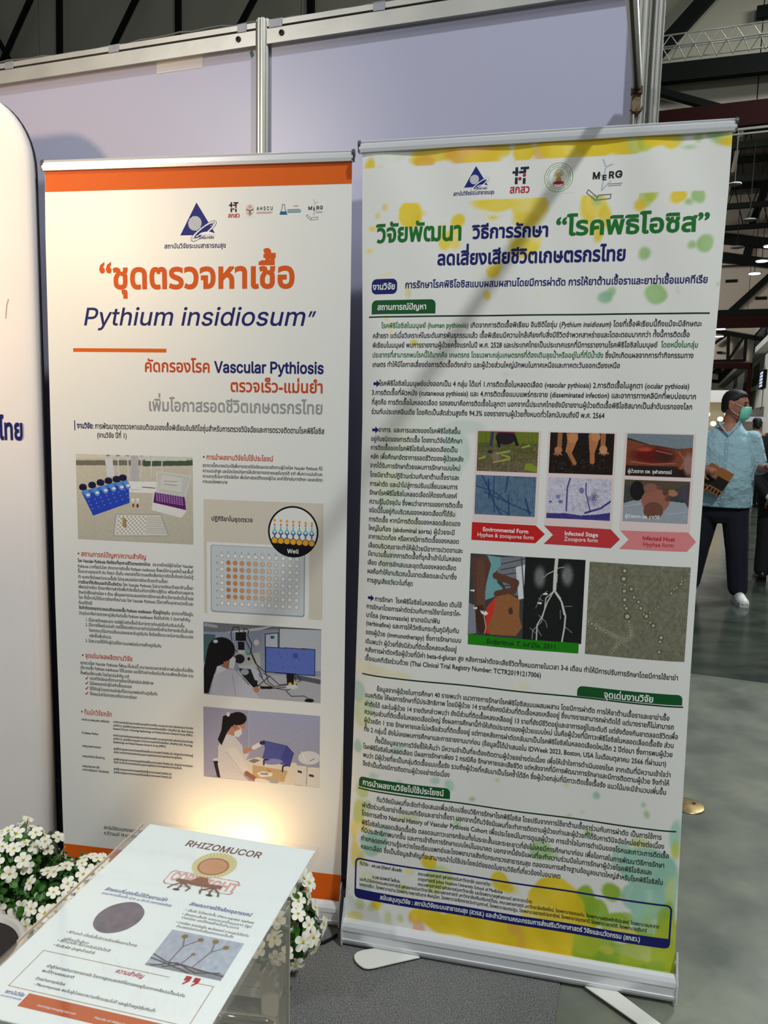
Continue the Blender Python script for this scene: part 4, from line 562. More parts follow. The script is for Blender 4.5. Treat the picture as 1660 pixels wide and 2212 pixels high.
t1 = [(0.0369, 1.6584), (0.1976, 1.6921)]; flat('printed_tab', tabpoly(t1[0][0], t1[1][0], t1[0][1], t1[1][1], 0.012), pR, shR, 0.0007, GREEN)
t2 = [(0.5768, 0.7407), (0.8192, 0.7738)]; t2z = 0.7663; flat('printed_tab', tabpoly(t2[0][0], t2[1][0], t2[0][1], t2z, 0.012), pR, shR, 0.0007, GREEN)
t3 = [(0.0313, 0.4358), (0.275, 0.4309)]; t3z = 0.4641; flat('printed_tab', tabpoly(t3[0][0], t3[1][0], t3[0][1], t3z, 0.012), pR, shR, 0.0007, GREEN)
strokes('printed_rule', [[(0.0312, 1.6518), (0.8199, 1.6532)], [(0.0333, 0.7413), (0.8208, 0.7366)], [(0.0304, 0.4306), (0.8242, 0.4268)]], 0.0035, pR, shR, 0.0007, mat('print_dark_green', (12, 50, 34), 0.45))
pl_ = [(0.0357, 1.7065), (0.1006, 1.7431)]; flat('printed_pill', rrect(pl_[0][0], pl_[1][0], pl_[0][1], pl_[1][1], 0.012), pR, shR, 0.0007, NAVY)
for cx, cz in [(0.0541, 1.4889), (0.0534, 1.3743), (0.0519, 0.9445)]:
    flat('printed_arrow', [(cx-0.0085, cz-0.0035), (cx, cz-0.0035), (cx, cz-0.009), (cx+0.0095, cz), (cx, cz+0.009), (cx, cz+0.0035), (cx-0.0085, cz+0.0035)], pR, shR, 0.0007, NAVY)
fr = [(0.029, 0.237), (0.8259, 0.2337)]; fz = [0.1519, 0.1284]
o_ = rrect(fr[0][0], fr[1][0], fz[1], fr[0][1], 0.012)
strokes('printed_frame', [o_+[o_[0]]], 0.0045, pR, shR, 0.0007, NAVY)
flat('printed_band', rrect(fr[0][0], fr[1][0], fz[1], fz[0], 0.004), pR, shR, 0.0006, NAVY)

def tri_logo(apex, w, h, place, parent, lift):
    """blue triangle with hatched globe and a white orbit ribbon"""
    ax, az = apex; B = mat('print_logo_blue', (28, 38, 118), 0.45); Wm = ink('w')
    flat('printed_logo', [(ax, az), (ax-w*0.48, az-h), (ax+w*0.10, az-h), (ax+w*0.52, az-h*0.94)], place, parent, lift, B)
    gl = []; r = w*0.19; cx, cz = ax-w*0.05, az-h*0.64
    for k in range(-5, 6):
        o = k*r/5.5; L = math.sqrt(max(r*r-o*o, 0)); d = (0.82, 0.57); n = (-0.57, 0.82); gl.append([(cx+n[0]*o-d[0]*L, cz+n[1]*o-d[1]*L), (cx+n[0]*o+d[0]*L, cz+n[1]*o+d[1]*L)])
    strokes('printed_logo_globe', gl, r*0.11, place, parent, lift+0.0003, Wm)
    c2 = (ax+w*0.20, az-h*0.88)
    for rr, ww, mm, l2 in ((1.0, 0.085, B, 0.0003), (1.0, 0.065, Wm, 0.0005), (0.76, 0.03, B, 0.0006)):
        strokes('printed_logo_orbit', [arc(c2[0], c2[1], w*0.40*rr, w*0.075*rr, 0, 2*PI, 28, 0.60)], w*ww, place, parent, lift+l2, mm)
    flat('printed_logo_ribbon', arc(ax+w*0.30, az-h*1.02, w*0.25, w*0.10, 0.2, PI-0.2, 10), place, parent, lift+0.0007, Wm)
    put_text([('logo_text', ax+w*0.06, az-h*1.12, ax+w*0.50, w*0.10, 1, [('n', '', 'สวรส.HSRI')])], place, parent, lift+0.0009)
def hash_logo(x0, x1, z0, z1, place, parent, lift):
    N = mat('print_ink_navy', (32, 40, 62), 0.45); Rr = ink('d'); u = (x1-x0)/6; v = (z1-z0)/7; mb = MB()
    for a, b, c_, d in ((0, 1.6, 4.4, 5.4), (1, 2, 3.4, 7), (2.9, 6, 6, 7), (2.4, 5, 4.4, 5.4), (4, 5, 4.8, 6.2), (1, 2, 0, 2.8), (3.9, 4.9, 0, 2.4), (1, 2.2, 4.4, 5.4)):
        mb.add([place(x0+u*a, z0+v*c_, lift), place(x0+u*b, z0+v*c_, lift), place(x0+u*b, z0+v*d, lift), place(x0+u*a, z0+v*d, lift)], [(0, 1, 2, 3)])
    tag(mb.build('printed_logo', N, parent), kind='stuff')
    for a, b in ((2.8, 2.2), (4.4, 3.6)): flat('printed_logo_dot', arc(x0+u*a, z0+v*b, u*0.62, u*0.62, n=12)[:-1], place, parent, lift+0.0002, Rr)
def merg_art(x, z, s, place, parent, lift):
    Gm = mat('print_pale_blue', (176, 190, 198), 0.45)
    strokes('printed_antler', [[(x+s*0.50, z-s*0.25), (x+s*0.55, z+s*0.2), (x+s*0.62, z+s*0.62)], [(x+s*0.62, z+s*0.62), (x+s*0.5, z+s*0.9)], [(x+s*0.62, z+s*0.62), (x+s*0.86, z+s*0.72)], [(x+s*0.55, z+s*0.2), (x+s*0.36, z+s*0.45)], [(x+s*0.52, z-s*0.22), (x+s*0.82, z+s*0.1)]], s*0.05, place, parent, lift, Gm)
    strokes('printed_book', [[(x, z-s*0.2), (x+s*0.36, z-s*0.5), (x+s*0.30, z-s*0.62), (x-s*0.06, z-s*0.32), (x, z-s*0.2)], [(x+s*0.36, z-s*0.5), (x+s*0.40, z-s*0.42), (x+s*0.86, z-s*0.40), (x+s*0.84, z-s*0.56), (x+s*0.36, z-s*0.60)]], s*0.035, place, parent, lift, mat('print_grey', (110, 112, 114), 0.45))
    strokes('printed_small_line', [[(x+s*0.72, z-s*0.02), (x+s*1.25, z+s*0.0)], [(x+s*0.74, z-s*0.09), (x+s*1.22, z-s*0.07)]], s*0.022, place, parent, lift, mat('print_grey', (110, 112, 114), 0.45))
tri_logo((0.2835, 1.9968), 0.0557, 0.0474, pR, shR, 0.0008)
hl = (0.3689, 0.4066, 1.9523, 1.9904); hash_logo(*hl, pR, shR, 0.0008)
merg_art(0.5424, 1.9441, 0.059, pR, shR, 0.0006)
# round crest
cx, cz = (0.4749, 1.9621); cr_ = 0.0324
pc = Pic(72, 72, (-1.1, 1.1), (1.1, 1.1), (-1.1, -1.1), (1.1, -1.1), (226, 226, 222))
pc.ell(0, 0, 1, 1, (96, 130, 84)).ell(0, 0, .96, .96, (232, 236, 226)).ring(0, 0, .70, .03, (96, 130, 84))
for k in range(64):
    if k % 8 != 7: pc.ell(0.83*math.cos(k*PI/32), 0.83*math.sin(k*PI/32), .022, .035, (70, 92, 50), .9, rot=math.degrees(k*PI/32))
for k in range(26):
    t = PI*0.02+PI*0.96*k/25; pc.line([(0.1*math.cos(t), 0.05+0.1*math.sin(t)), (0.36*math.cos(t), 0.1+0.5*math.sin(t))], .02, (150, 132, 86), .8)
pc.ell(0, .38, .1, .1, (238, 224, 180)).ell(0, .1, .09, .3, (206, 176, 90)).ell(0, -.16, .2, .2, (186, 150, 66)).ell(0, -.36, .38, .12, (176, 30, 70)).line([(-.36, -.42), (-.3, -.55)], .05, (176, 30, 70)).line([(.36, -.42), (.3, -.55)], .05, (176, 30, 70))
pc.build('printed_crest', (cx-cr_*1.1, cx+cr_*1.1, cz-cr_*1.1, cz+cr_*1.1), pR, shR, 0.0005)

# ---- the pictures of the right banner (units: pixels of my close-up notes)
def pic(name, rect, TL, TR_, BL, BRc, base, place, parent, cell=0.0010, lift=0.0009):
    X0, X1, Z0, Z1 = rect; return Pic(max(8, int((X1-X0)/cell)), max(8, int((Z1-Z0)/cell)), TL, TR_, BL, BRc, base)
PINK = mat('print_pink', (226, 206, 204), 0.45)
for q in [(0.3067, 0.4626, 1.1581, 1.3814), (0.4796, 0.6359, 1.1549, 1.3811), (0.6537, 0.81, 1.156, 1.3826)]: flat('printed_panel', [(q[0], q[2]), (q[1], q[2]), (q[1], q[3]), (q[0], q[3])], pR, shR, 0.0006, PINK)
for P_, c_ in (([(0.3051, 1.1546), (0.4589, 1.1545), (0.4818, 1.1343), (0.4603, 1.1111), (0.3051, 1.1104)], (196, 34, 34)), ([(0.4792, 1.1548), (0.6338, 1.1536), (0.6558, 1.1311), (0.6359, 1.1086), (0.4802, 1.1105), (0.5009, 1.1336)], (192, 56, 60)), ([(0.6549, 1.1528), (0.8067, 1.1552), (0.8261, 1.1331), (0.8065, 1.1097), (0.6552, 1.1087), (0.6756, 1.1319)], (218, 132, 134))):
    flat('printed_chevron', P_, pR, shR, 0.0008, mat('print_chevron_%d' % c_[1], c_, 0.45))
r1 = (0.3114, 0.4565, 1.281, 1.3777)
k = pic('p', r1, (75, 50), (503, 57), (62, 330), (490, 345), (96, 82, 60), pR, shR).grad((86, 96, 40), (104, 92, 72)).noise(10, 3).noise(6)
k.poly([(60, 45), (510, 50), (500, 140), (70, 130)], (92, 108, 34)); 
for i in range(60): x = 80+i*7.2; k.line([(x, 52), (x+rng.normal()*4, 130+rng.normal()*8)], 3, (128+rng.integers(30), 142, 44), .6)
k.ell(270, 95, 70, 50, (34, 26, 34)).line([(180, 55), (165, 150)], 24, (60, 60, 96)).line([(215, 100), (225, 155)], 22, (26, 22, 26)).line([(330, 80), (352, 145)], 22, (26, 22, 26)).line([(200, 50), (330, 55)], 20, (120, 40, 60)).ell(160, 195, 20, 12, (40, 46, 50)).ell(200, 230, 30, 40, (130, 110, 96), .5)
for a in ([(205, 208), (300, 195)], [(80, 245), (125, 235)], [(185, 270), (300, 250)], [(385, 165), (440, 155)], [(240, 215), (300, 240)]): k.line(a, 9, (150, 160, 70)).line([a[0], (a[1][0], a[1][1]-10)], 4, (178, 184, 90))
k.poly([(400, 320), (410, 280), (440, 275), (490, 300), (488, 342)], (128, 146, 40)).noise(5); k.build('printed_photo', r1, pR, shR, 0.0009)
r1 = (0.3102, 0.4556, 1.1746, 1.2711)
k = pic('p', r1, (60, 358), (488, 372), (48, 635), (473, 655), (86, 112, 136), pR, shR).noise(8, 4).noise(5)
for a, w_ in (([(105, 362), (150, 450), (190, 560), (240, 640)], 10), ([(60, 435), (180, 470), (300, 560), (450, 625)], 8), ([(190, 370), (185, 500), (190, 620)], 8), ([(290, 368), (270, 480)], 10), ([(290, 500), (295, 640)], 10), ([(150, 390), (155, 520)], 12), ([(120, 480), (260, 540), (300, 560)], 8), ([(410, 525), (440, 640)], 12), ([(200, 580), (300, 640)], 6), ([(215, 530), (240, 490)], 6), ([(310, 520), (318, 545)], 6)): k.line(a, w_, (34, 60, 110), .8, soft=6)
k.build('printed_photo', r1, pR, shR, 0.0009)
r1 = (0.4837, 0.6305, 1.2819, 1.3786)
k = pic('p', r1, (585, 60), (1038, 68), (570, 350), (1020, 362), (30, 20, 14), pR, shR).noise(8, 3, (1, .7, .5))
SK = (178, 116, 74)
k.poly([(700, 64), (785, 66), (765, 140), (735, 210), (690, 200), (705, 130)], SK).ell(745, 100, 36, 34, (196, 132, 88)).line([(715, 200), (755, 278)], 30, (170, 108, 66)).poly([(855, 66), (930, 68), (925, 130), (895, 210), (862, 200)], SK).ell(905, 90, 34, 34, (196, 132, 88)).line([(880, 210), (880, 268)], 34, (176, 112, 68))
k.line([(655, 62), (648, 170)], 34, (150, 98, 66)).line([(960, 68), (955, 170)], 34, (160, 104, 66)).ell(640, 185, 28, 24, (176, 120, 84)).ell(958, 180, 28, 28, (196, 140, 96))
for a in range(5): k.line([(640, 190), (608+a*14, 215+(a % 3)*5)], 8, (176, 120, 84)).line([(958, 190), (930+a*16, 208+(2-abs(a-2))*6)], 8, (206, 150, 106))
for i in range(60): k.ell(600+rng.random()*400, 250+rng.random()*100, 4, 3, (120, 100, 90), .5)
k.poly([(780, 64), (860, 66), (850, 120), (790, 110)], (22, 20, 34)); k.build('printed_photo', r1, pR, shR, 0.0009)
r1 = (0.483, 0.6304, 1.1736, 1.272)
k = pic('p', r1, (568, 375), (1018, 392), (555, 662), (1002, 683), (196, 194, 210), pR, shR).noise(6, 2).noise(6)
for i in range(70): k.ring(565+rng.random()*450, 380+rng.random()*230, 6+rng.random()*5, 2.5, (130, 126, 150), .6)
k.line([(725, 385), (705, 450), (698, 610)], 11, (74, 66, 130)).line([(838, 420), (835, 480), (865, 610)], 9, (80, 72, 134)).line([(1010, 545), (940, 595), (830, 628)], 13, (58, 50, 120)).ell(640, 512, 16, 14, (130, 126, 180)).ell(585, 547, 10, 8, (90, 84, 140)).ell(658, 548, 16, 12, (110, 104, 150)).ell(806, 470, 18, 22, (120, 112, 170), .7)
for i in range(26): k.ring(885+rng.normal()*18, 525+rng.normal()*20, 8, 3, (90, 84, 130), .8)
k.poly([(550, 625), (700, 630), (800, 645), (900, 640), (1010, 625), (1010, 690), (550, 670)], (62, 54, 128)).noise(14); k.build('printed_photo', r1, pR, shR, 0.0009)
r1 = (0.659, 0.8041, 1.2822, 1.3801)
k = pic('p', r1, (1127, 68), (1595, 80), (1110, 365), (1572, 380), (34, 24, 22), pR, shR)
k.poly([(1120, 60), (1600, 70), (1600, 170), (1480, 178), (1300, 150), (1120, 95)], (118, 132, 140)).poly([(1118, 105), (1300, 155), (1480, 182), (1590, 168), (1580, 330), (1500, 320), (1300, 300), (1110, 300)], (124, 66, 44)).ell(1300, 220, 150, 60, (96, 22, 18), .8, soft=30).ell(1250, 180, 60, 16, (176, 70, 56), .8, soft=10).ell(1390, 235, 70, 40, (70, 30, 22), .8, soft=20).line([(1150, 265), (1300, 285), (1460, 280)], 8, (170, 110, 90), .7).line([(1330, 190), (1440, 215)], 8, (180, 120, 96), .6).line([(1490, 200), (1535, 260), (1500, 320)], 12, (176, 86, 60), .7).ell(1560, 290, 40, 80, (150, 110, 104), .9, soft=20)
k.poly([(1105, 290), (1480, 300), (1500, 385), (1105, 375)], (40, 28, 26), .85).noise(7); k.build('printed_photo', r1, pR, shR, 0.0009)
r1 = (0.6587, 0.8037, 1.175, 1.2731)
k = pic('p', r1, (1107, 390), (1572, 405), (1090, 685), (1550, 705), (60, 66, 62), pR, shR)
k.poly([(1090, 560), (1230, 520), (1560, 560), (1560, 715), (1085, 700)], (150, 158, 168)).poly([(1100, 385), (1580, 395), (1560, 470), (1100, 430)], (84, 74, 58)).ell(1195, 470, 50, 70, (26, 22, 22)).ell(1325, 540, 100, 85, (150, 96, 80)).ell(1310, 610, 70, 60, (110, 70, 56)).ell(1290, 450, 50, 34, (140, 90, 76)).ell(1355, 445, 20, 18, (110, 66, 56)).ell(1395, 480, 20, 24, (100, 60, 50)).ell(1410, 525, 18, 20, (110, 66, 56)).ell(1450, 490, 34, 20, (170, 110, 96)).ell(1440, 470, 26, 8, (150, 130, 50)).poly([(1470, 450), (1580, 420), (1560, 600)], (72, 66, 76)).line([(1110, 580), (1230, 560)], 6, (190, 196, 204), .5).line([(1400, 640), (1540, 620)], 8, (176, 184, 194), .5).noise(6)
k.build('printed_photo', r1, pR, shR, 0.0009)
# large clinical picture + angiogram
r1 = (0.3045, 0.5801, 0.8705, 1.0766); r2 = (0.3057, 0.5754, 0.8448, 0.8708)
k = pic('p', r1, (57, 32), (862, 82), (38, 612), (832, 682), (24, 24, 24), pR, shR)
k.poly([(30, 20), (450, 50), (430, 660), (30, 640)], (60, 66, 66)).poly([(235, 60), (450, 55), (445, 340), (330, 320), (250, 170)], (120, 124, 130))
for i in range(8): k.line([(270+i*6, 110+i*38), (450, 70+i*45)], 6, (52, 54, 60))
k.poly([(380, 130), (450, 110), (440, 350), (400, 360)], (214, 218, 222)).line([(420, 60), (440, 340)], 8, (60, 60, 66)).poly([(170, 45), (270, 60), (275, 110), (240, 160), (250, 240), (290, 280), (230, 340), (150, 370), (160, 150)], (112, 164, 168)).poly([(60, 60), (180, 50), (205, 110), (170, 250), (150, 430), (90, 400), (70, 200)], (92, 62, 50)).line([(130, 110), (135, 400)], 60, (104, 70, 56)).line([(240, 190), (380, 240), (360, 300), (250, 320)], 50, (96, 62, 50)).poly([(170, 420), (240, 340), (280, 330), (220, 480), (200, 600), (170, 600)], (206, 54, 40)).poly([(240, 340), (330, 318), (410, 360), (405, 480), (425, 560), (380, 620), (200, 610), (180, 560), (225, 450)], (150, 98, 60)).ell(345, 440, 16, 26, (84, 50, 50)).poly([(95, 400), (150, 400), (170, 590), (130, 612), (90, 540)], (70, 44, 36)).line([(150, 440), (170, 560), (160, 600)], 8, (196, 150, 130)).poly([(30, 380), (90, 400), (100, 600), (30, 610)], (130, 134, 146))
for a, b_ in ((75, 295), (95, 420)): k.poly([(a-18, b_-4), (a, b_-4), (a, b_-11), (a+14, b_+1), (a, b_+12), (a, b_+5), (a-18, b_+5)], (236, 236, 236))
k.poly([(126, 436), (160, 452), (165, 440), (186, 460), (160, 478), (158, 466), (140, 462)], (236, 236, 236)).poly([(448, 50), (870, 75), (840, 700), (424, 680)], (26, 27, 28))
VS = (206, 206, 200)
for a, w_ in (([(665, 70), (655, 180), (650, 290)], 24), ([(650, 290), (600, 380), (565, 480), (530, 540), (525, 650)], 9), ([(645, 295), (700, 380), (725, 480), (718, 560), (700, 670)], 11), ([(655, 300), (690, 350), (715, 470)], 7), ([(645, 300), (590, 350), (580, 440)], 7), ([(660, 150), (600, 180), (570, 210)], 6), ([(665, 140), (720, 130)], 5), ([(670, 180), (665, 240)], 5), ([(580, 440), (560, 520), (500, 580), (495, 640)], 4), ([(600, 300), (560, 330), (520, 420)], 3), ([(540, 470), (590, 520), (600, 560)], 3), ([(720, 410), (770, 410)], 3), ([(725, 560), (770, 600)], 3), ([(570, 370), (540, 350)], 3), ([(525, 560), (560, 620)], 3), ([(690, 440), (690, 500)], 3), ([(480, 560), (520, 600)], 3)): k.line(a, w_, VS, .9)
for x, y in ((548, 200), (738, 190)):
    k.ell(x, y, 44, 84, (112, 112, 110), .55, soft=16)
    for t in range(9): k.line([(x+(20 if x < 600 else -30), y), (x+34*math.cos(t*.7), y+64*math.sin(t*.7))], 2, (170, 170, 166), .4)
for a, b_ in ((590, 320), (550, 385)): k.poly([(a-18, b_-4), (a, b_-4), (a, b_-11), (a+14, b_+1), (a, b_+12), (a, b_+5), (a-18, b_+5)], (236, 236, 236))
k.noise(5); k.build('printed_photo', r1, pR, shR, 0.0008)
gq = [0.3057, 0.5744, 0.8465, 0.872]
flat('printed_caption_band', [(gq[0], gq[2]), (gq[1], gq[2]), (gq[1], gq[3]), (gq[0], gq[3])], pR, shR, 0.0010, mat('print_bright_green', (30, 128, 16), 0.45))
r1 = (0.5899, 0.8178, 0.8473, 1.0735)
k = pic('p', r1, (912, 92), (1640, 130), (880, 760), (1593, 815), (118, 116, 98), pR, shR).noise(7, 5).noise(6, 2).noise(4)
for a in ([(890, 510), (1000, 580), (1130, 640), (1180, 650)], [(1190, 640), (1120, 680), (1070, 755)], [(1190, 500), (1210, 560), (1215, 620), (1180, 650)]): k.line(a, 44, (132, 134, 112), .5, soft=20); k.line(a, 30, (150, 152, 128), .4, soft=10)
BB = [(1167,155,20),(1160,213,24),(1170,257,12),(1215,285,18),(1165,300,20),(1235,345,16),(1168,363,20),(1267,378,16),(1167,405,14),(1180,425,18),(1283,423,18),(1187,483,26),(1200,520,14),(1305,467,16),(1322,480,20),(1350,455,12),(1390,425,10),(1408,413,10),(1350,525,14),(1372,548,18),(1428,635,20),(1420,665,16),(1413,740,16),(1500,315,14),(1522,285,12),(1538,275,12),(1570,248,14),(1575,228,12),(1598,220,10),(1628,178,10),(1185,640,12),(1205,560,12),(1140,655,12),(1130,690,12),(1060,620,10),(1030,605,12),(960,575,14),(930,540,16),(905,525,12),(1090,735,12),(1075,750,12),(990,590,10)]
for x, y, r_ in BB: k.ell(x, y, r_, r_, (70, 70, 56), .85, soft=8).ell(x, y, r_*.62, r_*.62, (176, 180, 150), .95, soft=6)
k.build('printed_photo', r1, pR, shR, 0.0009)

